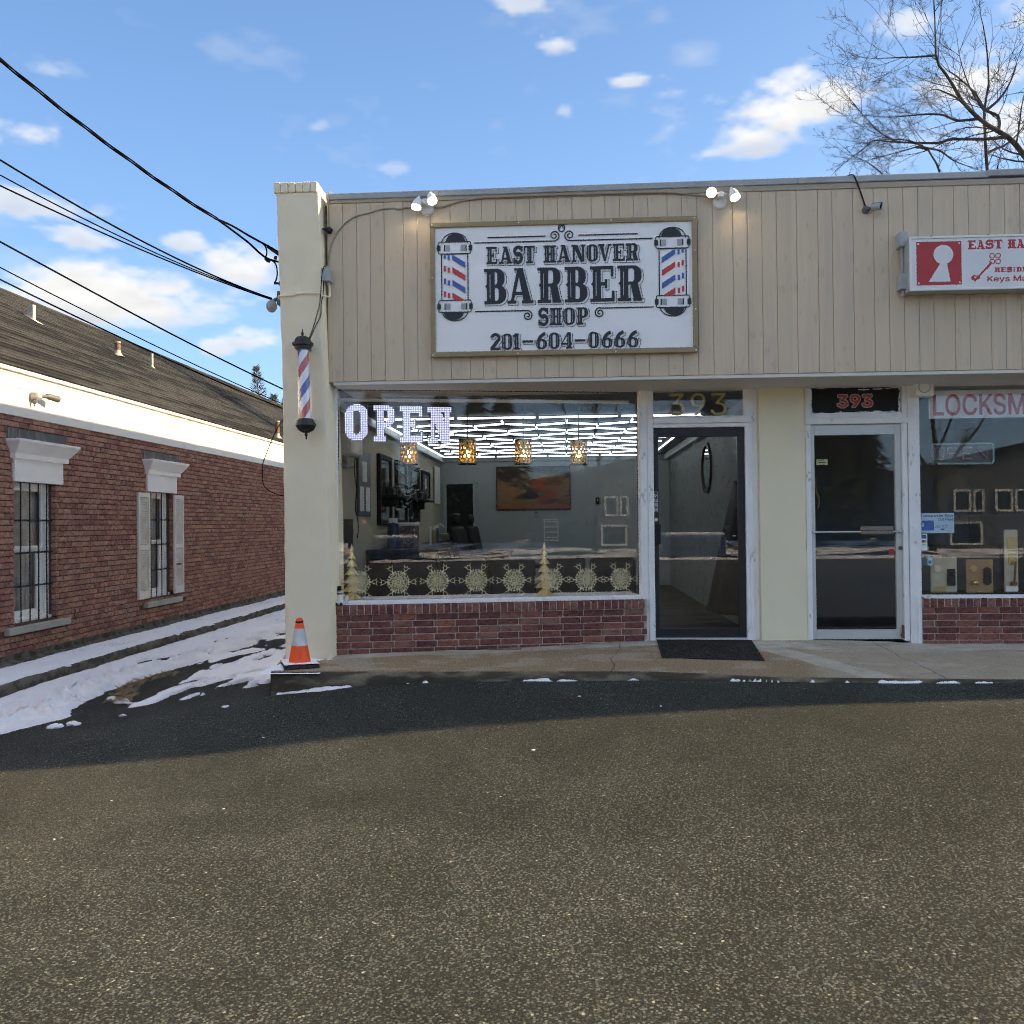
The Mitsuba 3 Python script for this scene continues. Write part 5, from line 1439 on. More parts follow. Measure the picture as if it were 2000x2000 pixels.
def bare_tree(label, limbs, y, seed, scale=1.0, group=None, kid=(2.9, 2.0), far=1.0):
    g = np.random.default_rng(seed)
    t = thing('bare_tree', label, 'tree', group)
    thick, twigs = [], []
    for pts, r0, r1, dy in limbs:
        c = np.array([(a * far, (y + dy * i / max(1, len(pts) - 1)) * far, 1.55 + (b - 1.55) * far) for i, (a, b) in enumerate(pts)])
        if thick:
            near = np.vstack([q for q, _ in thick])
            q0 = near[np.argmin(((near - c[0])[:, [0, 2]] ** 2).sum(1))]
            c[:, 1] += q0[1] - c[0, 1]
            c = np.vstack([q0[None], c[1:]]) if np.linalg.norm(q0 - c[0]) < .5 * far else np.vstack([q0[None], c])
        c = curve(c, max(10, len(pts) * 5))
        r = np.linspace(r0, r1, len(c)) * far * .66
        thick.append((c, r))
        ln2 = np.linalg.norm(np.diff(c, axis=0), axis=1).sum() / far
        for _ in range(int(ln2 * kid[0]) + 2):
            u = g.uniform(.12, 1) * (len(c) - 1)
            i = min(int(u), len(c) - 2)
            q = c[i] + (c[i + 1] - c[i]) * (u - i)
            dd = c[i + 1] - c[i]
            dd /= np.linalg.norm(dd)
            side = np.cross(dd, g.normal(0, 1, 3))
            side /= np.linalg.norm(side)
            a = g.uniform(.45, .95)
            nd = dd * math.cos(a) + side * math.sin(a)
            grow(twigs, q, nd, g.uniform(.8, kid[1]) * scale * far * (1.1 - .35 * u / len(c)), max(r[i] * .34, .0095), 1, g, far)
        grow(twigs, c[-1], c[-1] - c[-2], g.uniform(.7, 1.2) * scale * far, r[-1], 1, g, far)
    add(f'{t}__trunk', many_tubes(thick, 9), 'bark', True)
    add(f'{t}__crown', many_tubes(twigs, 4), 'bark', label='bare winter twigs')
    return t


TREE1 = [([(10.9, -.2), (10.7, 3.0), (10.4, 6.2), (9.95, 8.30), (9.51, 8.88), (9.16, 9.31), (8.63, 9.65), (8.19, 10.08), (7.92, 10.53), (7.64, 10.98), (7.62, 11.37), (7.59, 12.15)], .26, .012, -.4),
         ([(9.16, 9.31), (8.52, 9.30), (7.96, 9.29), (7.56, 9.19), (7.15, 9.18), (6.61, 9.19), (6.32, 9.20), (5.99, 8.96), (5.82, 8.83)], .055, .014, -.6), ([(6.75, 9.18), (6.4, 9.35), (6.1, 9.6), (5.8, 9.9)], .025, .008, -.3),
         ([(8.53, 9.74), (8.18, 9.75), (7.84, 9.93), (7.51, 9.99), (7.03, 10.0), (6.49, 10.08)], .045, .010, .5), ([(8.32, 9.94), (7.87, 10.18), (7.57, 10.21), (7.25, 10.06)], .036, .010, -.5),
         ([(7.64, 10.98), (7.29, 11.05), (6.91, 11.10), (6.51, 11.14)], .036, .009, .3), ([(9.06, 9.53), (8.96, 9.81), (8.75, 10.01), (8.59, 10.40), (8.38, 10.71), (8.12, 10.99)], .055, .012, .5), ([(10.3, 6.9), (10.6, 9.0), (10.2, 11.2), (9.9, 13.0)], .12, .02, .4), ([(10.4, 6.5), (11.6, 9), (12.2, 12)], .12, .02, 0)]
TREE2 = [([(9.30, -.2), (9.28, 4.0), (9.26, 8.75), (9.24, 9.52), (9.23, 10.35), (9.29, 10.73), (9.38, 11.17), (9.30, 12.4)], .15, .02, .3), ([(9.24, 9.52), (9.43, 9.63), (9.70, 9.75), (10.2, 10.3)], .05, .012, .2), ([(9.23, 10.35), (9.7, 10.9), (10.0, 11.6)], .05, .012, .1), ([(9.25, 10.5), (8.9, 11.2), (8.75, 11.9)], .03, .01, .1)]
TREE3 = [([(7.9, -.2), (7.85, 5), (7.72, 8.0), (7.52, 8.75), (7.23, 9.06), (6.75, 8.94), (6.20, 8.79)], .12, .012, -.3), ([(7.23, 9.06), (7.55, 9.0), (7.9, 8.8), (8.2, 8.7)], .04, .012, .2), ([(7.3, 9.0), (6.9, 9.25), (6.5, 9.3)], .03, .01, .2), ([(7.8, 7.0), (6.9, 8.2), (6.3, 8.9), (5.9, 9.15)], .05, .01, .4), ([(7.85, 6.0), (8.6, 8.0), (8.9, 8.9)], .05, .012, .2)]
bare_tree('large bare tree with a limb leaning left over the shop roof', TREE1, 20, 3, far=1.45)
bare_tree('straight bare trunk behind the shop roof at the right edge', TREE2, 21, 5, scale=.8, far=1.45)
bare_tree('low bare tree whose arching boughs just clear the roof edge', TREE3, 19.6, 9, scale=.75, far=1.45)
paint('juniper', proc(lambda p, n, uv: mix((0.040, 0.042, 0.022), (0.13, 0.105, 0.055), noise(p.x * 7, p.y * 7, p.z * 7))), .8, .2, two=True)


def conifer(label, x, y, tips, seed, r=.5):
    g = np.random.default_rng(seed)
    t = thing('conifer_tree', label, 'tree')
    st, fo = [], []
    for (tx, tz, base) in tips:
        c = curve([(x, y, -.2), (x + (tx - x) * .45, y, tz * .6), (tx, y, tz)], 30)
        st.append((c, np.linspace(.12, .012, 30)))
        for _ in range(1300):
            u = g.uniform(0, 1) ** 1.0
            z = base + (tz - base) * u
            wr_ = r * (1 - u) ** .8 + .05
            a = g.uniform(0, 6.28)
            k = g.uniform(.1, 1)
            cx = np.interp(z, c[:, 2], c[:, 0])
            p = np.array([cx + math.cos(a) * wr_ * k, y + math.sin(a) * wr_ * k, z])
            d = np.array([math.cos(a), math.sin(a), g.uniform(.2, 1.0)]) * g.uniform(.08, .20)
            s = np.cross(d, g.normal(0, 1, 3))
            s = s / np.linalg.norm(s) * .018
            fo.append(trimesh.Trimesh([p - s, p + s, p + d * .6 + s * .8, p + d], [[0, 1, 2], [0, 2, 3]], process=False))
    add(f'{t}__trunk', many_tubes(st, 7), 'bark', True)
    add(f'{t}__crown', join(fo), 'juniper')


conifer('ragged brown green conifer top showing over the shingle roof', -16.0, 50, [(-16.55, 10.15, 6.5), (-15.6, 8.6, 6.3), (-14.9, 8.4, 6.2)], 4, .75)

# ------------------------------------------------------------------ inside the barber shop
paint('led_board', (.22, .22, .30), .5, .4)
paint('room_wall', grime((0.40, 0.44, 0.44), (0.33, 0.36, 0.36), 1.2, 30, .4), .8, .3)
paint('room_wall_warm', grime((0.46, 0.43, 0.33), (0.38, 0.35, 0.27), 1.2, 30, .4), .8, .3)
paint('ceiling_dark', (0.10, 0.108, 0.115), .55, .4)
paint('floor_dark', speck((0.016, 0.015, 0.015), (0.03, 0.028, 0.026), 4), .5, .3)
paint('wood_dark', grime((0.045, 0.034, 0.026), (0.03, 0.022, 0.018), 4, 40, .5), .5, .4)
paint('vinyl_black', (0.018, 0.018, 0.020), .5, .2)
mat('mirror', {'type': 'twosided', 'bsdf': {'type': 'conductor', 'material': 'Ag', 'specular_reflectance': {'type': 'rgb', 'value': [.8, .82, .82]}}})


def crackle(p, n, uv):
    f1, f2, r = voronoi(p.y * 6.5 + 0.6 * fbm(p.y * 2, 1.0, p.z * 2, 2), p.z * 3.6 + 0.8 * fbm(p.y * 2, 5.0, p.z * 2, 2))
    line = smoothstep(.07, .02, f2 - f1) * smoothstep(.40, .55, noise(p.y * 5, 3.0, p.z * 5))
    return mix(mi.Color3f(0.20, 0.215, 0.215) * (.85 + .3 * fbm(p.y * 30, 1.0, p.z * 4, 3)), (0.06, 0.065, 0.065), line * .9)


paint('crackle_paper', proc(crackle), .7, .3)
CEIL = 2.87
add(f'{shop}__barber_room', join(bx(-2.5, 2.02, 18.6, 18.75, -.1, 3.0)), 'room_wall', label='grey back wall of the barber shop')
add(f'{shop}__room_side', bx(-2.52, -2.49, 9.2, 18.6, -.1, 3.0), 'room_wall_warm')
add(f'{shop}__room_partition', bx(2.02, 2.10, 9.76, 18.6, -.1, 3.0), 'crackle_paper', label='pale wall papered with dark branch-like cracks')
add(f'{shop}__ceiling', bx(-2.49, 2.02, 9.80, 18.6, CEIL, 2.90), 'ceiling_dark')
add(f'{shop}__floor', bx(-2.49, 2.02, 9.2, 18.6, .28, .33), 'floor_dark')
add(f'{shop}__room_cornice', join(bx(-2.489, -2.38, 9.6, 18.6, CEIL - .10, CEIL - .001), bx(1.92, 2.019, 9.9, 18.6, CEIL - .10, CEIL - .001), bx(-2.38, 1.92, 18.50, 18.599, CEIL - .09, CEIL - .001)), 'room_wall')
add(f'{shop}__room_skirting', bx(-2.488, -2.47, 9.3, 10.9, .33, 1.62), 'wood_dark')
add(f'{shop}__back_door', bx(-2.34, -1.82, 18.575, 18.598, .33, 2.34), 'matte_black', label='dark doorway in the back wall')
add(f'{shop}__back_door_frame', join(bx(-2.41, -2.341, 18.56, 18.597, .33, 2.41), bx(-1.819, -1.75, 18.56, 18.597, .33, 2.41), bx(-2.34, -1.82, 18.56, 18.597, 2.341, 2.41)), 'room_wall')

# the honeycomb of light tubes on the ceiling
hexl = thing('hexagon_ceiling_light', 'glowing white honeycomb of light tubes on the barber shop ceiling', 'ceiling light')
TUBE_W = (0.30, 0.33, 0.345)
HX0, HX1, HY0, HY1 = -2.33, 1.66, 11.55, 18.2
e_ = .475


def lamp_tube(a, b):
    a, b = np.array(a, float), np.array(b, float)
    d = (b - a) / np.linalg.norm(b - a)
    a, b = a + d * .022, b - d * .022
    n = np.array([-d[1], d[0]]) * .013
    z1, z0_ = CEIL - .012, CEIL - .034
    v = [(*(a - n), z1), (*(a + n), z1), (*(b + n), z1), (*(b - n), z1), (*(a - n * .6), z0_), (*(a + n * .6), z0_), (*(b + n * .6), z0_), (*(b - n * .6), z0_)]
    f = [[4, 5, 6], [4, 6, 7], [0, 4, 7], [0, 7, 3], [1, 2, 6], [1, 6, 5]]
    m = trimesh.Trimesh(v, f, process=False)
    nrm = m.face_normals
    ctr = m.triangles_center - np.array([*(a + b) / 2, CEIL])
    flip = (nrm * ctr).sum(1) < 0
    m.faces[flip] = m.faces[flip][:, ::-1]
    add(f'{hexl}__tube', m, 'led_housing', emit=TUBE_W)


frame_rect = sbox(HX0 + .10, HY0 + .22, HX1 - .10, HY1 - .22)
edges_ = set()
dx, dy = math.sqrt(3) * e_, 1.5 * e_
for r in range(-1, 12):
    for c in range(-2, 8):
        cx, cy = HX0 + .30 + c * dx + (dx / 2 if r % 2 else 0), HY0 + .46 + r * dy
        vs = [(round(cx + e_ * math.sin(k * math.pi / 3), 3), round(cy + e_ * math.cos(k * math.pi / 3), 3)) for k in range(6)]
        for k in range(6):
            edges_.add(tuple(sorted((vs[k], vs[(k + 1) % 6]))))
for a, b in sorted(edges_):
    g = LineString([a, b]).intersection(frame_rect)
    if g.length > .16:
        c = list(g.coords)
        lamp_tube(c[0], c[-1])
for (a, b) in (((HX0, HY0), (HX1, HY0)), ((HX0, HY1), (HX1, HY1)), ((HX0, HY0), (HX0, HY1)), ((HX1, HY0), (HX1, HY1))):
    a, b = np.array(a), np.array(b)
    k = round(np.linalg.norm(b - a) / 1.0)
    for i in range(k):
        lamp_tube(a + (b - a) * i / k, a + (b - a) * (i + 1) / k)

# pendant lamps hung just inside the window
hexes = []
for r in range(5):
    for c in range(12):
        hexes.append((c * 2 * np.pi / 12 + (np.pi / 12 if r % 2 else 0), .028 + r * .046))
for i, (x, z) in enumerate(((-1.695, 2.21), (-1.054, 2.208), (-.449, 2.200), (.147, 2.185))):
    p_ = thing('pendant_lamp', ('leftmost', 'second', 'third', 'rightmost')[i] + ' of the four gold honeycomb pendant lamps behind the barber window' , 'pendant lamp', 'gold pendant lamps behind the barber window')
    y = 10.2
    strip = sbox(0, .0, 2 * np.pi, .25).difference(union_all([Polygon([(a + .20 * math.cos(k * math.pi / 3 + math.pi / 6), b + .0195 * math.sin(k * math.pi / 3 + math.pi / 6)) for k in range(6)]) for a, b in hexes] + [Polygon([(a - 2 * np.pi + .20 * math.cos(k * math.pi / 3 + math.pi / 6), b + .0195 * math.sin(k * math.pi / 3 + math.pi / 6)) for k in range(6)]) for a, b in hexes]))
    sh = solid(affinity.scale(strip, .092, 1, origin=(0, 0)), .004)
    sh = sh.subdivide_to_size(.018)
    v = np.asarray(sh.vertices)
    R_ = .088 + v[:, 2]
    sh = trimesh.Trimesh(np.column_stack([x + R_ * np.sin(v[:, 0] / .092), y - R_ * np.cos(v[:, 0] / .092), z + v[:, 1]]), sh.faces, process=False)
    add(f'{p_}__shade', sh, 'lamp_gold', 40)
    add(f'{p_}__ring', join(lathe([(.085, 0), (.104, 0), (.104, .010), (.085, .010)], x, y, z - .012, 32), lathe([(.0, 0), (.096, 0), (.096, .008), (0, .010)], x, y, z + .250, 32)), 'black_iron', 30)
    add(f'{p_}__rod', tube([(x, y, z + .255), (x, y, CEIL)], .005, 8), 'black_iron', 30)
    add(f'{p_}__bulb', lathe([(0, .07), (.016, .075), (.026, .10), (.022, .13), (.012, .155), (0, .16)], x, y, z, 14), 'white_plastic', True, emit=(4.5, 2.9, 1.15))
    add(f'{p_}__socket', lathe([(0, .155), (.014, .155), (.014, .24), (0, .24)], x, y, z, 12), 'black_iron', 30)

# hanging OPEN letters made of light dots
op = thing('open_sign', 'lit white dotted OPEN letters hanging at the top left of the barber window', 'sign')
for c, s0, s1, zb, zt in (('O', .096, .322, 2.392, 2.744), ('P', .377, .594, 2.380, 2.737), ('E', .636, .862, 2.372, 2.731), ('N', .910, 1.152, 2.366, 2.722)):
    w, h = s1 - s0, zt - zb
    g = slab(c, w, h, st=w * .34 if c != 'N' else w * .36, sl=.055)
    g = affinity.translate(g.buffer(.004), s0, zb)
    k = add(f'{op}__letter', WIN.flat(g, -.135, .004), 'led_board')
    pitch = .0172
    pts = [(x, z) for z in np.arange(zb + .006, zt, pitch) for x in np.arange(s0 + .006, s1, pitch) if g.buffer(-.003).contains(Point(x, z))]
    base_ = trimesh.creation.cylinder(.0066, .004, sections=8)
    add(f'{k}__light', join([WIN.put(base_.copy().apply_translation((x, z, -.1285))) for x, z in pts]), 'white_plastic', emit=(0.115, 0.118, 0.165), kind='stuff')
add(f'{op}__wire', join([WIN.put(tube([(s, .0, 0), (s + .01, 0, 0)], .001, 4)) for s in (.3,)] + [tube([WIN.pt(s, z, -.135), WIN.pt(s + .012, 2.865, -.135)], .0016, 5) for s, z in ((.318, 2.70), (1.02, 2.70))] + [tube(curve([WIN.pt(.21, 2.742, -.135), WIN.pt(.34, 2.725, -.135), WIN.pt(.48, 2.732, -.135), WIN.pt(.62, 2.722, -.135), WIN.pt(.75, 2.728, -.135), WIN.pt(.88, 2.715, -.135), WIN.pt(1.0, 2.72, -.135)], 30), .0018, 5)][0:3]), 'grey_metal', 30)
whole('header_rail', join(WIN.box(.028, 3.03, 2.800, 2.832, -.36, -.33, .004)), 'trim_white', 'white rail running across the top inside the barber window', 'rail')

# the snowflake border stuck on the glass
fl_ = []
for k in range(6):
    R6 = lambda g, k=k: affinity.rotate(g, 60 * k, (0, 0))
    w = .0058
    L_ = lambda *p: LineString(p).buffer(w / 2, 2)
    fl_ += [R6(g) for g in (Polygon([(.088, -.022), (.128, 0), (.088, .022), (.098, 0)]), L_((.122, 0), (.148, .020), (.166, .019), (.172, 0), (.166, -.019), (.148, -.020), (.122, 0)), L_((.166, .018), (.178, .034)), L_((.166, -.018), (.178, -.034)), L_((.172, 0), (.187, 0)),
                            L_((.02, 0), (.10, 0)), L_((.034, .010), (.090, .026)), L_((.034, -.010), (.090, -.026)), Polygon([(.046, -.008), (.075, 0), (.046, .008), (.054, 0)]), Polygon([(.094, .010), (.118, .030), (.100, .034)]), Polygon([(.094, -.010), (.118, -.030), (.100, -.034)]))]
    fl_ += [affinity.rotate(g, 60 * k + 30, (0, 0)) for g in (L_((.016, 0), (.098, 0)), Polygon([(.066, -.010), (.098, 0), (.066, .010), (.074, 0)]), L_((.098, 0), (.112, .010)), L_((.098, 0), (.112, -.010)), Point(.106, 0).buffer(.006, 3), L_((.030, .006), (.062, .020)), L_((.030, -.006), (.062, -.020)))]
    fl_ += [affinity.rotate(Polygon([(.100, -.006), (.114, 0), (.100, .006)]), 60 * k + d, (0, 0)) for d in (15, 45)]
fl_.append(Point(0, 0).buffer(.028).difference(Point(0, 0).buffer(.023)))
fl_.append(Point(0, 0).buffer(.088, 12).difference(Point(0, 0).buffer(.0835, 12)))
fl_ += [Point(.0, .0).buffer(.010, 4)]
flake = union_all(fl_)
spots = [(.226, .995), (.606, .989), (.992, .993), (1.374, .992), (1.754, .986), (2.137, .985), (2.490, .979), (2.853, .978)]
ordw = ('first', 'second', 'third', 'fourth', 'fifth', 'sixth', 'seventh', 'eighth')
for i, (s, z) in enumerate(spots):
    nb = {0: ', behind the left gold tree', 5: ', behind the right gold tree', 7: ', nearest the black door'}.get(i, '')
    whole('snowflake_decal', WIN.flat(affinity.translate(affinity.scale(flake, .97, .97, origin=(0, 0)), s, z), -.0150 - .0215 * s, .001), 'flake_gold', f'{ordw[i]} gold snowflake from the left in the barber window{nb}', 'decal', 'gold snowflakes along the barber window')


def foil_tree(s, z0_, h, label):
    """a foil tree: tiers of drooping pointed leaves round a stem"""
    k = thing('foil_tree', label, 'ornament', 'gold foil trees in the barber window')
    c = WIN.pt(s, 0, -.215)
    ms = []
    tiers = 7
    for t in range(tiers):
        f = t / (tiers - 1)
        zt = z0_ + h * (.16 + .84 * (1 - f) ** .95)
        r = .022 + .092 * f ** .85
        drop = h * (.13 + .05 * f)
        n = 6 + 2 * (t > 2)
        for q in range(n):
            a = q * 2 * np.pi / n + t * .45
            dv, sv = np.array([math.cos(a), math.sin(a), 0]), np.array([-math.sin(a), math.cos(a), 0])
            wd = r * .62
            P_ = np.array([c[0], c[1], zt])
            rib = [P_, P_ + dv * r * .35 + [0, 0, -drop * .30], P_ + dv * r * .75 + [0, 0, -drop * .72], P_ + dv * r * 1.05 + [0, 0, -drop * 1.02]]
            ed = [(rib[1] + sv * wd * .40 - [0, 0, drop * .12], rib[1] - sv * wd * .40 - [0, 0, drop * .12]), (rib[2] + sv * wd * .55 - [0, 0, drop * .20], rib[2] - sv * wd * .55 - [0, 0, drop * .20])]
            V = [rib[0], ed[0][0], rib[1], ed[0][1], ed[1][0], rib[2], ed[1][1], rib[3]]
            ms.append(trimesh.Trimesh(V, [[0, 1, 2], [0, 2, 3], [1, 4, 5], [1, 5, 2], [2, 5, 6], [2, 6, 3], [4, 7, 5], [5, 7, 6]], process=False))
    add(f'{k}__foliage', join(ms), 'gold_foil', 50)
    add(f'{k}__stem', lathe([(0, 0), (.028, 0), (.028, .006), (.007, .010), (.006, h * .9), (0, h)], c[0], c[1], z0_, 14), 'gold_foil', 30)


foil_tree(.150, .815, .555, 'gold foil tree in the left corner of the barber window')
foil_tree(2.090, .815, .550, 'gold foil tree right of the middle of the barber window')
add(f'{shop}__window_shelf', WIN.box(.0, 3.07, .770, .812, -.60, -.105), 'frame_white')

# things along the left wall and at the back
LW = Plane(-2.488, 0, 0, 1)
wb = thing('wall_heater', 'pale square heater unit with a dangling cord on the left wall by the window', 'heater')
add(f'{wb}__body', LW.box(10.30, 10.80, 2.33, 2.57, .0, .16, .02), 'trim_white')
add(f'{wb}__cord', tube(curve([(-2.36, 10.55, 2.33), (-2.38, 10.58, 2.15), (-2.35, 10.56, 1.95), (-2.38, 10.62, 1.75), (-2.36, 10.68, 1.55), (-2.38, 10.70, 1.40)], 40), .005, 6), 'black_cable', 30)
add(f'{wb}__plug', join(LW.box(10.36, 10.70, 2.20, 2.25, 0, .09, .02), LW.box(10.45, 10.55, 2.25, 2.33, 0, .06, .01)), 'grey_metal')
nb_ = thing('notice_board', 'grey notice board with three pinned white papers on the left wall', 'notice board')
add(f'{nb_}__board', LW.box(11.17, 11.87, 1.66, 2.46, 0, .03, .006), 'grey_dark')
for a, b, c, d in ((11.36, 11.62, 2.08, 2.33), (11.22, 11.44, 1.72, 2.02), (11.55, 11.80, 1.72, 2.02)):
    add(f'{nb_}__paper', LW.box(a, b, c, d, .031, .034, 0), 'trim_white')
for i, (a, b, c, d, lb) in enumerate(((12.39, 13.26, 1.55, 2.50, 'tall black framed mirror nearest the window'), (13.69, 14.55, 1.55, 2.50, 'second black framed mirror along the left wall'), (14.92, 15.80, 1.6, 2.50, 'third black framed mirror along the left wall'))):
    mk = thing('wall_mirror', lb, 'mirror', 'mirrors along the left wall')
    add(f'{mk}__frame', LW.frame(a, b, c, d, .07, .001, .05, .006), 'matte_black')
    add(f'{mk}__glass', LW.put(trimesh.Trimesh([[a + .06, c + .06, .03], [b - .06, c + .06, .03], [b - .06, d - .06, .03], [a + .06, d - .06, .03]], [[0, 1, 2], [0, 2, 3]], process=False)), 'mirror')
    ck = thing('wall_shelf', ('black wall shelf of bottles under the first mirror', 'black wall shelf of bottles under the second mirror', 'black wall shelf of bottles under the third mirror')[i], 'shelf', 'shelves of bottles along the left wall')
    add(f'{ck}__board', LW.box(a + .3, b + .45, 1.93, 1.96, .02, .22, .004), 'matte_black')
    add(f'{ck}__bracket', LW.box(a + .5, a + .53, 1.80, 1.93, .02, .18, .004), 'matte_black')
    for q in range(5):
        s = a + .4 + q * .17
        h = rng.uniform(.10, .2)
        whole('bottle', lathe([(0, 0), (.03, 0), (.03, h * .65), (.012, h * .8), (.012, h), (0, h)], -2.488 + .12, s, 1.961, 12), ('vinyl_black', 'grey_dark', 'wood_dark')[q % 3], f'{("first", "second", "third", "fourth", "fifth")[q]} small dark bottle from the window on the shelf under the {("first", "second", "third")[i]} mirror', 'bottle', 'small bottles on the wall shelves', smooth=30)
ps = thing('framed_poster', 'small framed dark poster on the left wall beyond the mirrors', 'poster')
add(f'{ps}__frame', LW.frame(16.18, 17.10, 2.02, 2.49, .05, .001, .04, .005), 'matte_black')
add(f'{ps}__print', LW.box(16.22, 17.06, 2.06, 2.45, .005, .02, 0), 'grey_dark')
add(f'{ps}__emblem', join(LW.put(trimesh.creation.annulus(.07, .10, .004, sections=24).apply_translation((16.64, 2.27, .022))), LW.box(16.62, 16.66, 2.20, 2.34, .0205, .024, 0)), 'trim_white')
tw_ = LW.put(grid(*np.meshgrid(np.linspace(17.72, 18.35, 20), np.linspace(1.95, 2.66, 10)), .03 + .02 * np.sin(np.meshgrid(np.linspace(0, 14, 20), np.zeros(10))[0])))
whole('hanging_towel', tw_, 'trim_white', 'white towel hanging on the left wall near the back corner', 'towel', smooth=True)

# painting on the back wall: a warm brown picture with a red figure
pa_ = thing('wall_painting', 'large brown and red landscape painting on the grey back wall', 'painting')
BW = Plane(0, 18.598)


def art(p, n, uv):
    x, z = (p.x + 1.34) / 1.43, (p.z - 1.84) / .82
    a, b = fbm(x * 4, 2.0, z * 5, 4), fbm(x * 9, 6.0, z * 9, 4)
    c = mix((0.05, 0.035, 0.028), (0.30, 0.17, 0.085), smoothstep(.35, .65, a + .25 * (.7 - z)))
    c = mix(c, (0.30, 0.055, 0.022), smoothstep(.30, .0, dr.sqrt(dr.square((x - .66) * 1.0) + dr.square((z - .36) * .9)) + .22 * (b - .5)))
    c = mix(c, (0.44, 0.085, 0.03), smoothstep(.16, .03, dr.sqrt(dr.square(x - .58) + dr.square((z - .58) * .8)) + .15 * (b - .5)))
    c = mix(c, (0.02, 0.02, 0.02), smoothstep(.20, .05, dr.sqrt(dr.square(x - .42) + dr.square((z - .30) * 1.8)) + .2 * (a - .5)))
    c = mix(c, (0.02, 0.22, 0.10), smoothstep(.05, .02, dr.sqrt(dr.square(x - .60) + dr.square(z - .36))))
    c = mix(c, (0.34, 0.10, 0.04), smoothstep(.22, .0, z + .15 * (b - .5)) * .8)
    return mix(c, (0.035, 0.03, 0.028), smoothstep(.72, 1.0, z + .3 * (a - .5)) * .8)


paint('painting', proc(art), .5, .3)
add(f'{pa_}__canvas', BW.box(-1.34, .09, 1.84, 2.66, .002, .03, .003), 'painting')
add(f'{pa_}__frame', BW.frame(-1.357, .100, 1.817, 2.676, .018, .001, .04, .003), 'wood_dark')
sw_ = thing('thermostat', 'small pale thermostat on the back wall below the painting', 'thermostat')
add(f'{sw_}__body', BW.box(-.614, -.54, 1.69, 1.80, .001, .03, .004), 'room_wall_warm')
add(f'{sw_}__dial', BW.box(-.60, -.555, 1.75, 1.785, .0305, .036, .002), 'grey_dark')
av = thing('wall_vent', 'pale slatted vent in the back wall under the painting', 'vent')
add(f'{av}__frame', BW.frame(-.43, -.145, 1.20, 1.63, .02, .001, .02, .003), 'trim_white')
for z in np.linspace(1.26, 1.57, 4):
    add(f'{av}__slat', BW.box(-.408, -.167, z, z + .02, .001, .014, .002), 'trim_white')
ph = thing('wall_phone', 'small black wall phone on the grey back wall beside the dark corner', 'phone')
add(f'{ph}__body', BW.box(.59, .66, 1.92, 2.05, .001, .05, .008), 'matte_black')
add(f'{ph}__screen', BW.box(.61, .64, 1.98, 2.02, .0505, .054, .001), 'grey_metal')

# counters, barber chairs
ct = thing('styling_counter', 'long dark styling counter along the left wall of the barber shop', 'counter')
add(f'{ct}__top', bx(-2.47, -1.98, 11.6, 17.9, 1.20, 1.24), 'wood_dark')
add(f'{ct}__body', bx(-2.47, -2.02, 11.65, 17.85, .33, 1.199), 'vinyl_black')
for q in range(4):
    add(f'{ct}__drawer', bx(-2.019, -2.0, 11.75 + q * 1.5, 13.05 + q * 1.5, .95, 1.15), 'wood_dark')
jt = thing('patterned_canister', 'speckled grey and pink canister with a pale lid on the styling counter', 'canister')
paint('fleck', proc(lambda p, n, uv: mix((.10, .09, .09), (.36, .25, .24), smoothstep(.5, .6, noise(p.x * 70, p.y * 70, p.z * 70)))), .6, .3)
add(f'{jt}__box', cbx(-2.33, -2.05, 12.75, 13.15, 1.241, 1.53, .01), 'fleck')
add(f'{jt}__lid', cbx(-2.34, -2.04, 12.74, 13.16, 1.531, 1.58, .01), 'trim_white')
paint('plastic_blue', (.05, .10, .24), .35, .5)
paint('plastic_blue_dark', (.03, .05, .10), .35, .5)
for (x, y, h, r, lk, lb) in ((-2.25, 12.25, .40, .075, 'plastic_blue_dark', 'tall dark blue jar with a white cap on the near end of the counter'), (-2.2, 15.9, .30, .06, 'plastic_blue', 'blue spray can with a white cap on the styling counter'), (-2.1, 14.6, .28, .02, 'trim_white', 'thin white bottle on the styling counter'), (-2.15, 15.3, .27, .05, 'gold_letter', 'gold topped bottle on the styling counter')):
    bk = thing('product_bottle', lb, 'bottle')
    add(f'{bk}__body', lathe([(0, 0), (r, 0), (r, h * .8), (r * .7, h * .84), (0, h * .84)], x, y, 1.241, 18), lk, 30)
    add(f'{bk}__cap', lathe([(0, h * .841), (r * .8, h * .841), (r * .8, h), (0, h)], x, y, 1.241, 16), 'trim_white', 30)
sk_ = thing('wash_basin', 'white oval wash basin at the far end of the counter', 'basin')
add(f'{sk_}__bowl', lathe([(.05, 0), (.18, .05), (.26, .13), (.27, .14), (.25, .14), (.17, .06), (0, .03)], -2.1, 17.2, 1.241, 28), 'trim_white', 30)
add(f'{sk_}__tap', tube(curve([(-2.36, 17.2, 1.24), (-2.36, 17.2, 1.5), (-2.30, 17.2, 1.56), (-2.22, 17.2, 1.50)], 16), .014, 8), 'chrome', 30)


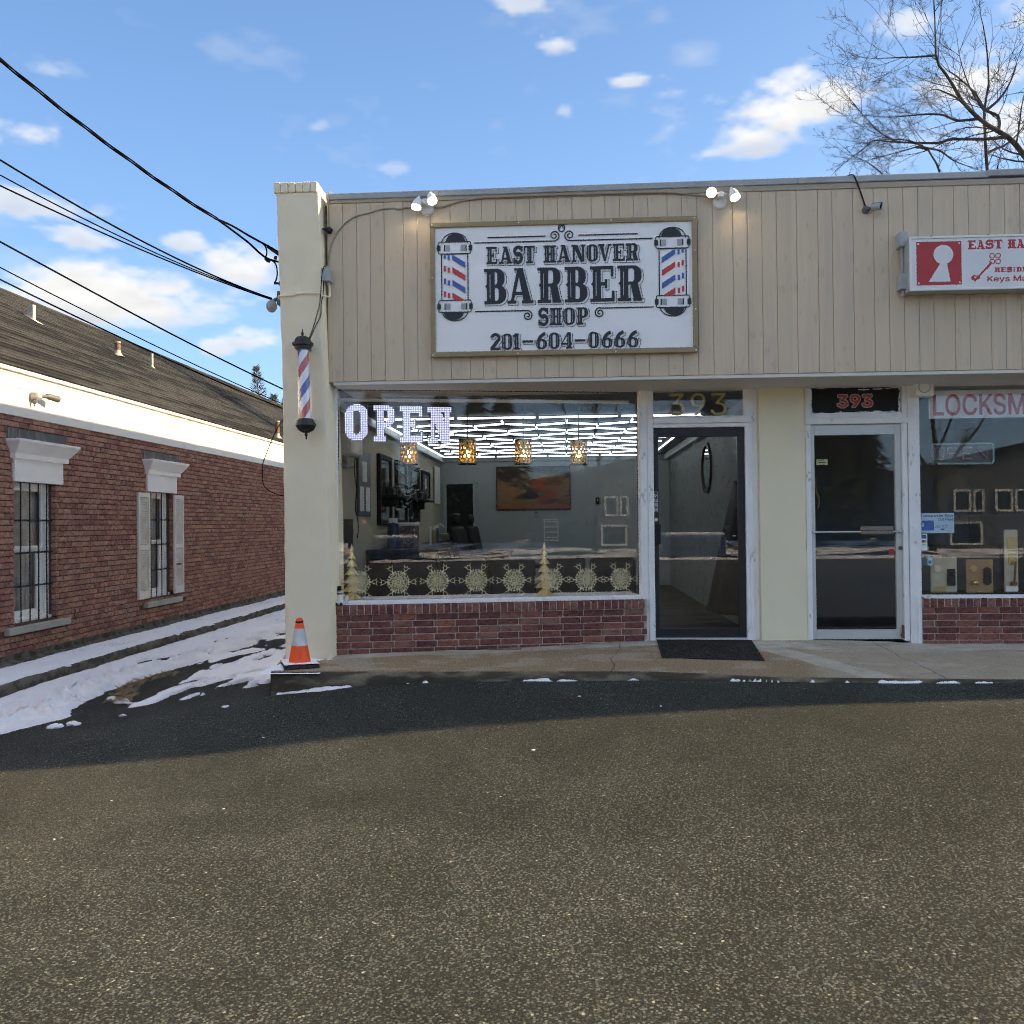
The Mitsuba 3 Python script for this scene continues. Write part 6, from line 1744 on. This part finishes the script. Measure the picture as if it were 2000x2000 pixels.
def barber_chair(x, y, rz, label):
    k = thing('barber_chair', label, 'barber chair', 'black barber chairs')
    M_ = trimesh.transformations.translation_matrix((x, y, .331)) @ trimesh.transformations.rotation_matrix(rz, [0, 0, 1])
    P = lambda m: m.copy().apply_transform(M_)
    add(f'{k}__seat', P(cbx(-.27, .27, -.28, .25, .48, .60, .05)), 'vinyl_black', 40)
    bk = cbx(-.25, .25, -.05, .06, .0, .62, .05)
    bk.apply_transform(trimesh.transformations.rotation_matrix(math.radians(-12), [1, 0, 0]))
    add(f'{k}__backrest', P(bk.apply_translation((0, .27, .58))), 'vinyl_black', 40)
    add(f'{k}__headrest', P(cbx(-.13, .13, .38, .46, 1.22, 1.38, .03)), 'vinyl_black', 40)
    for s in (-1, 1):
        add(f'{k}__armrest', P(join(cbx(s * .31 - .04, s * .31 + .04, -.25, .22, .74, .79, .02), cbx(s * .31 - .015, s * .31 + .015, -.20, -.15, .5, .74, .006), cbx(s * .31 - .015, s * .31 + .015, .12, .17, .5, .74, .006))), 'vinyl_black', 40)
    add(f'{k}__footrest', P(join(cbx(-.20, .20, -.62, -.48, .14, .17, .01), tube([(-.15, -.28, .48), (-.15, -.52, .17)], .015, 8), tube([(.15, -.28, .48), (.15, -.52, .17)], .015, 8))), 'chrome', 30)
    add(f'{k}__base', P(lathe([(0, 0), (.33, 0), (.33, .02), (.10, .06), (.06, .10), (.06, .48), (0, .48)], n=28)), 'chrome', 30)


barber_chair(-1.15, 13.2, math.radians(75), 'black barber chair nearest the window, facing the mirrors')
barber_chair(-1.15, 15.4, math.radians(80), 'black barber chair in the middle of the shop')
for i in range(5):  # row of chairs added to darken the lower part of the window
    wk_ = thing('added_chair', ('first', 'second', 'third', 'fourth', 'fifth')[i] + ' added black chair from the left, darkening the foot of the barber window', 'chair', 'added black chairs inside the barber window')
    cx_ = -1.72 + i * .56
    add(f'{wk_}__seat', cbx(cx_ - .25, cx_ + .25, 10.75, 11.2, .74, .82, .03), 'vinyl_black', 40)
    add(f'{wk_}__backrest', cbx(cx_ - .255, cx_ + .255, 10.62, 10.70, .50, 1.16 + .012 * (i % 2), .035), 'vinyl_black', 40)
    for lx_ in (-.22, .22):
        for ly_ in (10.68, 11.16):
            add(f'{wk_}__leg', tube([(cx_ + lx_, ly_, .33), (cx_ + lx_, ly_, .76)], .012, 8), 'grey_dark', 30)
tr_ = thing('tool_trolley', 'dark trolley with scattered white combs and towels behind the barber window', 'trolley')
add(f'{tr_}__top', cbx(-1.0, .0, 11.3, 11.8, 1.02, 1.06, .01), 'matte_black')
add(f'{tr_}__shelf', cbx(-1.0, .0, 11.3, 11.8, .60, .63, .01), 'matte_black')
for a, b in ((-.97, 11.33), (-.03, 11.33), (-.97, 11.77), (-.03, 11.77)):
    add(f'{tr_}__leg', tube([(a, b, .33), (a, b, 1.02)], .014, 8), 'grey_dark', 30)
whole('folded_towel', join(cbx(-.72, -.35, 11.4, 11.65, 1.061, 1.10, .015), cbx(-.70, -.37, 11.41, 11.64, 1.101, 1.14, .015)), 'room_wall', 'folded pale towels on the trolley', 'towel')

# behind the barber door: an oval mirror and a coat on the cracked paper wall
RWp = Plane(2.018, 0, 0, -1)
om = thing('oval_mirror', 'oval dark framed mirror on the cracked paper wall seen through the black door', 'mirror')
ov = affinity.scale(Point(0, 0).buffer(1, 24), .45, .36)
add(f'{om}__frame', RWp.flat(affinity.translate(ov.difference(affinity.scale(ov, .88, .86)), -13.6, 2.32), .001, .03), 'wood_dark')
add(f'{om}__glass', RWp.flat(affinity.translate(affinity.scale(ov, .9, .88), -13.6, 2.32), .002, .01), 'mirror')
co = thing('hanging_coat', 'dark coat hanging beside the barber shop door', 'coat')
hc = np.linspace(0, 1, 30)
cg = np.meshgrid(np.linspace(-1, 1, 24), hc)
wdt = np.interp(cg[1], [0, .08, .5, 1], [.10, .34, .52, .66])
cx_ = 10.55 + cg[0] * wdt
add(f'{co}__cloth', grid(1.95 - (.10 + .26 * cg[1]) * (1 - cg[0] ** 2) - .03 * np.sin(cg[0] * 9) * cg[1], cx_ + .15 * cg[1], 2.0 - 1.45 * cg[1]), 'vinyl_black', True)
add(f'{co}__hook', tube([(2.018, 10.55, 2.03), (1.94, 10.55, 2.02), (1.93, 10.55, 2.05)], .008, 6), 'chrome', 30)

# ------------------------------------------------------------------ inside the locksmith
add(f'{shop}__locksmith_room', join(bx(2.12, 6.3, 15.0, 15.1, -.1, 3.0), bx(6.2, 6.3, 9.8, 15, -.1, 3)), 'room_wall', label='back and far wall of the locksmith shop')
add(f'{shop}__locksmith_side', bx(2.101, 2.13, 9.8, 15, -.1, 3), 'room_wall')
add(f'{shop}__locksmith_ceiling', bx(2.12, 6.3, 9.80, 15, 2.94, 3.0), 'room_wall')
add(f'{shop}__locksmith_floor', bx(2.12, 6.3, 9.72, 15, .28, .325), 'floor_dark')
add(f'{shop}__display_shelf', SHOP.box(3.53, 6.1, .770, .800, -.70, -.125), 'wood_dark')
m = meshkit.text_mesh('LOCKSM', .165, .0012, bold=True)
lb_ = thing('locksmith_banner', 'white paper banner with big red letters across the top of the locksmith window', 'banner')
add(f'{lb_}__paper', SHOP.box(3.646, 5.6, 2.563, 2.842, -.062, -.058, 0), 'sign_face')
m.apply_scale((.90 / m.extents[0], .215 / m.extents[1], 1))
m.apply_translation((3.690 - m.bounds[0, 0], 2.590 - m.bounds[0, 1], -.0578))
add(f'{lb_}__lettering', SHOP.put(m), 'sign_red')
nn = thing('neon_open_sign', 'unlit neon OPEN sign with a pale green border in the locksmith window', 'sign')
paint('neon_off', (.42, .30, .30), .3, .5)
paint('neon_green', (.30, .42, .40), .3, .5)
SN = Plane(0, 9.95)
kx = 9.95 / 9.65
NX = lambda x: x * kx
NZ = lambda z: 1.55 + (z - 1.55) * kx
bord = curve([(NX(3.66), -.0, NZ(2.300)), (NX(4.225), 0, NZ(2.302)), (NX(4.245), 0, NZ(2.285)), (NX(4.243), 0, NZ(2.125)), (NX(4.225), 0, NZ(2.105)), (NX(3.70), 0, NZ(2.107))], 60)
add(f'{nn}__border_tube', tube(bord + [0, 9.95, 0], .011, 8), 'neon_green', True)


def neon(ch, x0, x1, z0_, z1):
    m_ = (z0_ + z1) / 2
    st_ = {'O': [[(x0, z0_), (x1, z0_), (x1, z1), (x0, z1), (x0, z0_)]], 'P': [[(x0, z0_), (x0, z1), (x1, z1), (x1, m_), (x0, m_)]], 'E': [[(x1, z1), (x0, z1), (x0, z0_), (x1, z0_)], [(x0, m_), (x1 - .02, m_)]], 'N': [[(x0, z0_), (x0, z1), (x1, z0_), (x1, z1)]]}[ch]
    return [tube([(NX(a), 9.95, NZ(b)) for a, b in s], .009, 6) for s in st_]


for c, a, b in (('O', 3.675, 3.765), ('P', 3.80, 3.885), ('E', 3.95, 4.035), ('N', 4.09, 4.185)):
    add(f'{nn}__letter_tube', join(neon(c, a, b, 2.150, 2.262)), 'neon_off', 30)
add(f'{nn}__panel', SN.box(NX(3.64), NX(4.25), NZ(2.095), NZ(2.31), -.06, -.02, .004), 'grey_dark')

st_ = thing('key_sticker', 'pale blue sticker lettered for transponder keys on the locksmith window', 'sticker')
paint('sticker_blue', (.42, .54, .62), .4, .4)
paint('sticker_ink', (.05, .10, .22), .4, .4)
add(f'{st_}__sheet', SHOP.box(3.533, 3.869, 1.416, 1.616, -.0392, -.0380, 0), 'sticker_blue')
for txt, x1, zb, wid in (('Transponder Keys', 3.862, 1.578, .318), ('Cut Here', 3.862, 1.540, .150)):
    m = meshkit.text_mesh(txt, .026, .0006, bold=True)
    m.apply_scale((wid / m.extents[0], 1, 1))
    m.apply_translation((x1 - m.bounds[1, 0], zb, -.0379))
    add(f'{st_}__lettering', SHOP.put(m), 'sticker_ink')
add(f'{st_}__fob_print', SHOP.flat(sbox(3.567, 1.457, 3.657, 1.525).buffer(.016).difference(affinity.scale(Point(3.566, 1.498).buffer(.016), .6, 1.3)), -.0379, .0006), 'ink_blue')
add(f'{st_}__blade_print', join(SHOP.flat(union_all([LineString([(3.69, 1.492), (3.80, 1.496), (3.815, 1.487), (3.69, 1.482)]).buffer(.0014), sbox(3.66, 1.470, 3.85, 1.4725), Polygon([(3.738, 1.462), (3.775, 1.462), (3.770, 1.448), (3.755, 1.442), (3.742, 1.448)])]), -.0379, .0006)), 'ink_blue')
cc_ = thing('card_sticker', 'narrow sticker of four payment card marks on the locksmith window', 'sticker')
add(f'{cc_}__sheet', SHOP.box(3.540, 3.604, 1.244, 1.409, -.0392, -.0380, 0), 'trim_white')
add(f'{cc_}__mark', SHOP.box(3.548, 3.596, 1.362, 1.402, -.0379, -.0374, 0), 'ink_blue')
add(f'{cc_}__mark', join(SHOP.flat(Point(3.562, 1.335).buffer(.014), -.0379, .0005)), 'sign_red')
add(f'{cc_}__mark', join(SHOP.flat(Point(3.582, 1.335).buffer(.014), -.0383, .0005)), 'gold_letter')
m = meshkit.text_mesh('VISA', .018, .0006, bold=True)
m.apply_scale((.046 / m.extents[0], 1, 1))
m.apply_translation((3.549 - m.bounds[0, 0], 1.292, -.0379))
add(f'{cc_}__lettering', SHOP.put(m), 'ink_blue')
cs = thing('corner_sticker', 'small grey and blue sticker at the left edge of the locksmith window', 'sticker')
add(f'{cs}__sheet', SHOP.box(3.533, 3.602, 1.094, 1.175, -.0392, -.0380, 0), 'grey_dark')
add(f'{cs}__mark', join(SHOP.box(3.603, 3.650, 1.094, 1.177, -.0392, -.0380, 0)), 'sticker_blue')
add(f'{cs}__stamp', SHOP.box(3.612, 3.641, 1.112, 1.142, -.0379, -.0374, 0), 'ink_blue')
ys_ = thing('yellow_sticker', 'small pale yellow sticker high on the locksmith door glass', 'sticker')
paint('sticker_yellow', (.55, .54, .24), .5, .4)
add(f'{ys_}__sheet', SHOP.box(2.525, 2.634, 2.113, 2.168, -.0332, -.0320, 0), 'sticker_yellow')
add(f'{ys_}__print', join(SHOP.frame(2.535, 2.624, 2.120, 2.152, .003, -.0319, -.0314, 0), SHOP.box(2.545, 2.614, 2.131, 2.140, -.0319, -.0314, 0), SHOP.box(2.54, 2.60, 2.156, 2.164, -.0319, -.0314, 0)), 'ink_black')
whole('red_sticker', SHOP.box(3.223, 3.276, 1.210, 1.262, -.0332, -.0320, 0), 'sign_red', 'small square red sticker on the locksmith door glass', 'sticker')
m = meshkit.text_mesh('393', .100, .0016, bold=True)
k = .345 / m.extents[0]
m.apply_scale((k, 1.16, 1))
b0 = m.bounds
m.apply_translation((2.742 - b0[0, 0], 2.688 - b0[0, 1], -.0335))
from shapely.ops import unary_union
outl = unary_union([Polygon(t[:, :2]).buffer(.0012) for t in m.triangles if abs(np.cross(t[1, :2] - t[0, :2], t[2, :2] - t[0, :2])) > 1e-9]).buffer(.0085)
add(f'{tr2}__number_outline', SHOP.flat(outl, -.0348, .0010), 'trim_tan')
add(f'{tr2}__number', SHOP.put(m), 'sign_red', label='red house number 393 over the locksmith door')

# lock display boards on the shelf
paint('oak_board', proc(lambda p, n, uv: mix((.30, .165, .075), (.42, .25, .125), fbm(p.x * 60, p.y * 9, p.z * 3, 4))), .45, .4)
paint('cream_board', grime((.50, .45, .31), (.40, .35, .24), 6, 40, .4), .5, .4)
paint('brass', (.60, .47, .22), .28, .5, metal=.9)
DB = Plane(0, 9.85)
kq = 9.85 / 9.65
qx, qz = (lambda x: x * kq), (lambda z: 1.55 + (z - 1.55) * kq)
b1 = thing('lock_display', 'cream display board with a chrome plate and a black lock', 'display board', 'lock display boards in the locksmith window')
add(f'{b1}__board', DB.box(qx(3.619), qx(3.876), qz(.826), qz(1.172), -.02, 0, .008), 'cream_board')
add(f'{b1}__plate', DB.box(qx(3.652), qx(3.724), qz(1.03), qz(1.105), .001, .012, .003), 'chrome')
add(f'{b1}__lock', join(DB.box(qx(3.775), qx(3.850), qz(.895), qz(1.060), .001, .03, .006), DB.box(qx(3.800), qx(3.825), qz(.99), qz(1.02), .031, .045, .004)), 'matte_black')
add(f'{b1}__label', DB.box(qx(3.644), qx(3.768), qz(.835), qz(.890), .001, .004, .001), 'brass')
add(f'{b1}__stand', DB.box(qx(3.60), qx(3.91), qz(.802), qz(.825), -.10, .05, .004), 'wood_dark')
b2 = thing('lock_display', 'orange wood display board with two round locks and a black lock plate', 'display board', 'lock display boards in the locksmith window')
add(f'{b2}__board', DB.box(qx(3.964), qx(4.226), qz(.820), qz(1.154), -.02, 0, .006), 'oak_board')
add(f'{b2}__cylinder', join(DB.put(lathe([(0, 0), (.034, 0), (.032, .012), (.014, .018), (0, .018)], n=24).apply_transform(np.eye(4))) if False else DB.put(trimesh.creation.cylinder(.034, .014, sections=28).apply_translation((qx(4.030), qz(1.062), .008))), DB.put(trimesh.creation.cylinder(.016, .012, sections=20).apply_translation((qx(4.030), qz(1.062), .020)))), 'brass')
add(f'{b2}__knob', join(DB.put(trimesh.creation.cylinder(.036, .012, sections=28).apply_translation((qx(4.035), qz(.925), .007))), DB.put(ball((qx(4.035), qz(.925), .045), (.027, .027, .020), 2))), 'brass', 30)
add(f'{b2}__lock', DB.flat(Polygon([(qx(4.128), qz(.92)), (qx(4.163), qz(.895)), (qx(4.198), qz(.92)), (qx(4.198), qz(1.055)), (qx(4.163), qz(1.078)), (qx(4.128), qz(1.055))]), .001, .022), 'matte_black')
add(f'{b2}__label', DB.box(qx(4.070), qx(4.125), qz(.826), qz(.842), .001, .004, .001), 'brass')
b3 = thing('lock_display', 'tall narrow brass coloured board with a long lever lockset', 'display board', 'lock display boards in the locksmith window')
add(f'{b3}__board', DB.box(qx(4.335), qx(4.468), qz(.826), qz(1.444), -.02, 0, .010), 'cream_board')
add(f'{b3}__plate', DB.box(qx(4.366), qx(4.446), qz(1.24), qz(1.370), .001, .012, .003), 'brass')
add(f'{b3}__latch', DB.box(qx(4.370), qx(4.446), qz(1.10), qz(1.210), .001, .016, .003), 'brass')
add(f'{b3}__lever', join(DB.put(tube([(qx(4.420), qz(1.13), .05), (qx(4.402), qz(.915), .055)], .011, 8)), DB.box(qx(4.385), qx(4.430), qz(.895), qz(.93), .001, .06, .004)), 'rust', 30)
add(f'{b3}__label', DB.box(qx(4.346), qx(4.458), qz(.832), qz(.885), .001, .004, .001), 'trim_white')
add(f'{b3}__stand', DB.box(qx(4.30), qx(4.50), qz(.802), qz(.825), -.10, .05, .004), 'wood_dark')
wc = thing('shop_counter', 'dark counter with a pale front deep inside the locksmith shop', 'counter')
add(f'{wc}__top', bx(2.9, 5.5, 12.2, 12.8, 1.18, 1.22), 'wood_dark')
add(f'{wc}__front', bx(2.95, 5.45, 12.25, 12.75, .33, 1.179), 'grey_dark')
cl = thing('wooden_hanger', 'thin orange wooden rod leaning inside the locksmith door', 'rod')
scene[cl] = mikit.ply(tube(curve([(2.74, 10.6, 2.0), (2.76, 10.6, 1.86), (2.785, 10.6, 1.78), (2.765, 10.6, 1.68)], 20), .012, 8), 'oak_board', smooth=30)

# ------------------------------------------------------------------ across the street, seen only mirrored in the glass
struct('road', bx(-60, 60, -20.2, -9.0, -.3, -.012), 'asphalt_far')
lx, ly = np.meshgrid(np.linspace(-90, 90, 240), np.linspace(-120, -20.2, 120))
lz = .10 + .22 * np.clip((n2(lx, ly, .5, 3, 81) - .45) * 3, 0, 1) + .012 * (-19 - ly)
paint('lawn_patchy', proc(lambda p, n, uv: mix((.84, .85, .87), (.12, .10, .06), smoothstep(.56, .66, fbm(p.x * .7, p.y * .9, 0, 4)))), .8, .2)
struct('lawn', grid(lx, ly, lz), 'lawn_patchy', True)
sb_, sc2 = np.meshgrid(np.linspace(-40, 40, 400), np.linspace(-21.2, -19.9, 14))
struct('snow_bank', grid(sb_, sc2, .30 * np.clip(1 - ((sc2 + 20.5) / .6) ** 2, -.1, 1) * (n2(sb_, sc2, .9, 4, 85) * 1.3 - .25)), 'snow', True)
paint('house_siding', grime((0.13, 0.14, 0.16), (0.10, 0.11, 0.12), 2, 20, .3), .7, .3)
paint('far_glass', (0.02, 0.022, 0.025), .1, .6)


def far_house(x0, x1, y, h, label, wins, peak=2.2, look='house_siding'):
    k = thing('house', label, 'house')
    pg = Polygon([(x0, -.2), (x1, -.2), (x1, h), ((x0 + x1) / 2, h + peak), (x0, h)])
    H_ = Plane(0, y, -1, 0)
    pg2 = affinity.scale(pg, -1, 1, origin=(0, 0))
    add(f'{k}__wall', H_.flat(pg2, -9, 9), look)
    add(f'{k}__roof', join(H_.flat(Polygon([(-x0 + .5, h - .2), (-(x0 + x1) / 2, h + peak + .25), (-(x0 + x1) / 2, h + peak + .02), (-x0 + .02, h + .0)]), -9.3, 9.6), H_.flat(Polygon([(-x1 - .5, h - .2), (-(x0 + x1) / 2, h + peak + .25), (-(x0 + x1) / 2, h + peak + .02), (-x1 - .02, h + .0)]), -9.3, 9.6)), 'shingle')
    for a, b, c, d in wins:
        w = add(f'{k}__window', H_.frame(-b, -a, c, d, .10, .001, .06, .004), 'trim_white')
        add(f'{w}__pane', H_.box(-b + .1, -a - .1, c + .1, d - .1, .001, .02, 0), 'far_glass')
    return k


far_house(17.5, 34.0, -26, 4.2, 'long dark house with white window frames across the street, mirrored in the glass', [(18.1, 18.9, 1.9, 2.95), (19.0, 19.5, 1.9, 2.95), (20.0, 20.8, 1.9, 2.95), (20.9, 21.5, 1.9, 2.95), (17.9, 19.4, .35, 1.45), (26.0, 27.4, 1.6, 2.9), (29.5, 30.9, 1.6, 2.9)], 1.4)
paint('needle_dark', proc(lambda p, n, uv: mix((0.016, 0.022, 0.012), (0.045, 0.055, 0.03), noise(p.x * 5, p.y * 5, p.z * 5))), .8, .2)


def spruce(x, y, h, r, seed, label):
    g = np.random.default_rng(seed)
    t = thing('spruce_tree', label, 'tree', 'dark evergreens across the street')
    N = 3600
    u = g.uniform(0, 1, N) ** .7
    a = g.uniform(0, 2 * np.pi, N)
    rr = r * u * g.uniform(.25, 1.05, N)
    z = .6 + (h - .6) * (1 - u) + g.normal(0, .12, N)
    p = np.column_stack([x + rr * np.cos(a), y + rr * np.sin(a), z])
    d = np.column_stack([np.cos(a), np.sin(a), -.35 + g.uniform(-.3, .3, N)]) * g.uniform(.35, .8, N)[:, None]
    s = np.column_stack([-np.sin(a), np.cos(a), g.uniform(-.3, .3, N)]) * .26
    V = np.stack([p - s, p + s, p + d], 1).reshape(-1, 3)
    add(f'{t}__crown', trimesh.Trimesh(V, np.arange(3 * N).reshape(-1, 3), process=False), 'needle_dark')
    add(f'{t}__trunk', lathe([(0, 0), (.22, 0), (.03, h * .95), (0, h)], x, y, 0, 10), 'bark', 30)


gq = np.random.default_rng(17)
for i in range(9):
    spruce(-5 + i * 3.0 + gq.uniform(-.6, .6), -42 + gq.uniform(-3, 3), gq.uniform(9, 12), gq.uniform(2.4, 3.2), 100 + i, ('first', 'second', 'third', 'fourth', 'fifth', 'sixth', 'seventh', 'eighth', 'ninth')[i] + ' dark evergreen from the left in the row mirrored in the shop glass')
TR4 = [([(0, -.2), (.1, 2), (.2, 4), (.0, 6), (.3, 9)], .26, .05, .3), ([(.1, 2.6), (1.0, 4.2), (2.2, 5.6), (3.2, 7.6)], .14, .03, -.6), ([(.15, 3.2), (-1.0, 5), (-1.8, 7), (-2.4, 8.8)], .13, .03, .6), ([(.2, 4.6), (.9, 6.4), (1.2, 8.4)], .09, .03, .4)]
bare_tree('bare forked tree across the street, mirrored in the locksmith window', [([(a + 15.6, b) for a, b in p], r0, r1, dy) for p, r0, r1, dy in TR4], -22, 23, kid=(.8, 2.4))
sk2 = thing('skip_container', 'blue steel container capped with snow across the street, mirrored in the black door', 'container')
paint('skip_blue', grime((.06, .09, .17), (.05, .06, .10), 3, 30, .5), .5, .4)
add(f'{sk2}__body', cbx(4.0, 6.6, -21.6, -20.2, .15, .95, .03), 'skip_blue')
for x in np.linspace(4.3, 6.3, 5):
    add(f'{sk2}__rib', cbx(x - .03, x + .03, -20.2, -20.13, .2, .9, .01), 'skip_blue')
add(f'{sk2}__snow', cbx(4.05, 6.55, -21.55, -20.25, .951, 1.12, .06), 'snow')

# the person taking the picture, standing just behind the camera and mirrored in the barber window
pn = thing('person', 'person in a dark winter coat holding up a phone, mirrored in the barber window', 'person')
paint('coat_dark', speck((.014, .015, .018), (.024, .025, .028), 12), .85, .2, sheen=.4)
paint('jeans', speck((.03, .04, .065), (.045, .055, .085), 20), .85, .2)
paint('skin', (.48, .30, .22), .5, .4)
paint('hair_brown', speck((.035, .022, .015), (.06, .038, .025), 40, sz=.2), .6, .4)
bx0, by0 = .02, -.47
V_ = lambda x, y, z: np.array([bx0 + x, by0 + y, z])
J = {'neck': (V_(0, .01, 1.43), .055), 'chest': (V_(0, 0, 1.26), .145), 'chl': (V_(-.11, 0, 1.30), .10), 'chr': (V_(.11, 0, 1.30), .10), 'wst': (V_(0, 0, 1.02), .145), 'hip': (V_(0, 0, .88), .16), 'shl': (V_(-.19, .0, 1.37), .068), 'shr': (V_(.19, .0, 1.37), .068), 'ell': (V_(-.25, .13, 1.14), .052), 'elr': (V_(.25, .13, 1.14), .052), 'wrl': (V_(-.09, .33, 1.40), .036), 'wrr': (V_(.10, .33, 1.40), .036), 'hem': (V_(0, 0, .72), .17)}
add(f'{pn}__coat', hull_chain(J, [('neck', 'chest'), ('chest', 'chl'), ('chest', 'chr'), ('chl', 'chr'), ('chest', 'wst'), ('wst', 'hip'), ('hip', 'hem'), ('chl', 'shl'), ('chr', 'shr'), ('shl', 'ell'), ('shr', 'elr'), ('ell', 'wrl'), ('elr', 'wrr')], .035), 'coat_dark', True)
JL = {}
for s, q in ((-1, 'l'), (1, 'r')):
    JL['h' + q], JL['k' + q], JL['a' + q] = (V_(s * .09, 0, .80), .092), (V_(s * .10, .015, .47), .062), (V_(s * .11, -.01, .09), .045)
add(f'{pn}__trousers', hull_chain(JL, [('hl', 'kl'), ('kl', 'al'), ('hr', 'kr'), ('kr', 'ar'), ('hl', 'hr')], .035), 'jeans', True)
JS = {}
for s, q in ((-1, 'l'), (1, 'r')):
    JS['b' + q], JS['t' + q] = (V_(s * .11, -.03, .05), .048), (V_(s * .125, .15, .04), .040)
add(f'{pn}__shoe', hull_chain(JS, [('bl', 'tl')], .02), 'matte_black', True)
add(f'{pn}__shoe', hull_chain(JS, [('br', 'tr')], .02), 'matte_black', True)
JH = {'nk': (V_(0, .015, 1.47), .050), 'jaw': (V_(0, .045, 1.545), .055), 'face': (V_(0, .030, 1.605), .076), 'skull': (V_(0, -.005, 1.650), .088), 'chin': (V_(0, .085, 1.525), .026), 'nose': (V_(0, .118, 1.595), .011), 'nb': (V_(0, .095, 1.625), .012), 'eal': (V_(-.082, .0, 1.605), .018), 'ear': (V_(.082, .0, 1.605), .018), 'brow': (V_(-.03, .088, 1.638), .014), 'brow2': (V_(.03, .088, 1.638), .014)}
add(f'{pn}__head', hull_chain(JH, [('nk', 'jaw'), ('jaw', 'face'), ('face', 'skull'), ('jaw', 'chin'), ('nb', 'nose'), ('face', 'eal'), ('face', 'ear'), ('brow', 'brow2'), ('face', 'brow')], .012, 5), 'skin', True)
for s in (-.032, .032):
    add(f'{pn}__eye', ball(V_(s, .098, 1.612), (.011, .008, .007), 2), 'matte_black', True)
paint('lip', (.36, .15, .13), .5, .4)
add(f'{pn}__mouth', ball(V_(0, .098, 1.553), (.022, .008, .006), 2), 'lip', True)
hm = ball(V_(0, -.018, 1.655), (.102, .112, .098), 4)
v = np.asarray(hm.vertices)
hm.vertices = v + ((meshkit.noise(v * np.array([60, 60, 14])) - .5) * .014)[:, None] * (v - V_(0, -.018, 1.655)) / .1
hm = hm.slice_plane(V_(0, .055, 1.62), [0, -.9, .55])
add(f'{pn}__hair', join(hm, ball(V_(0, -.065, 1.56), (.082, .055, .10), 3)), 'hair_brown', True)
for s, q in ((-1, 'l'), (1, 'r')):
    w0 = J['wr' + q][0]
    hand = {'w': (w0, .030), 'p': (w0 + (0, .045, .045), .030), 'p2': (w0 + (-s * .012, .062, .070), .026)}
    bones = [('w', 'p'), ('p', 'p2')]
    for f in range(4):
        b = w0 + (s * .004, .055 + .004 * f, .028 + .022 * f)
        ln3 = (.040, .048, .050, .044)[f]
        hand[f'a{f}'], hand[f'b{f}'], hand[f'c{f}'] = (b, .0095), (b + (-s * ln3 * .55, .030, .010), .009), (b + (-s * ln3 * 1.05, .018, .018), .0078)
        bones += [('p', f'a{f}'), (f'a{f}', f'b{f}'), (f'b{f}', f'c{f}')]
    hand['t0'], hand['t1'], hand['t2'] = (w0 + (-s * .022, .025, .045), .012), (w0 + (-s * .045, .022, .075), .0105), (w0 + (-s * .060, .026, .098), .009)
    bones += [('p', 't0'), ('t0', 't1'), ('t1', 't2')]
    add(f'{pn}__hand', hull_chain(hand, bones, .006, 4), 'skin', True)
pf = thing('phone', 'dark phone held up in both hands, mirrored in the barber window', 'phone')
add(f'{pf}__body', cbx(-.038, .038, -.035, -.026, 1.425, 1.575, .004), 'matte_black')
add(f'{pf}__camera_bump', cbx(-.034, -.004, -.0255, -.022, 1.535, 1.570, .002), 'grey_dark')
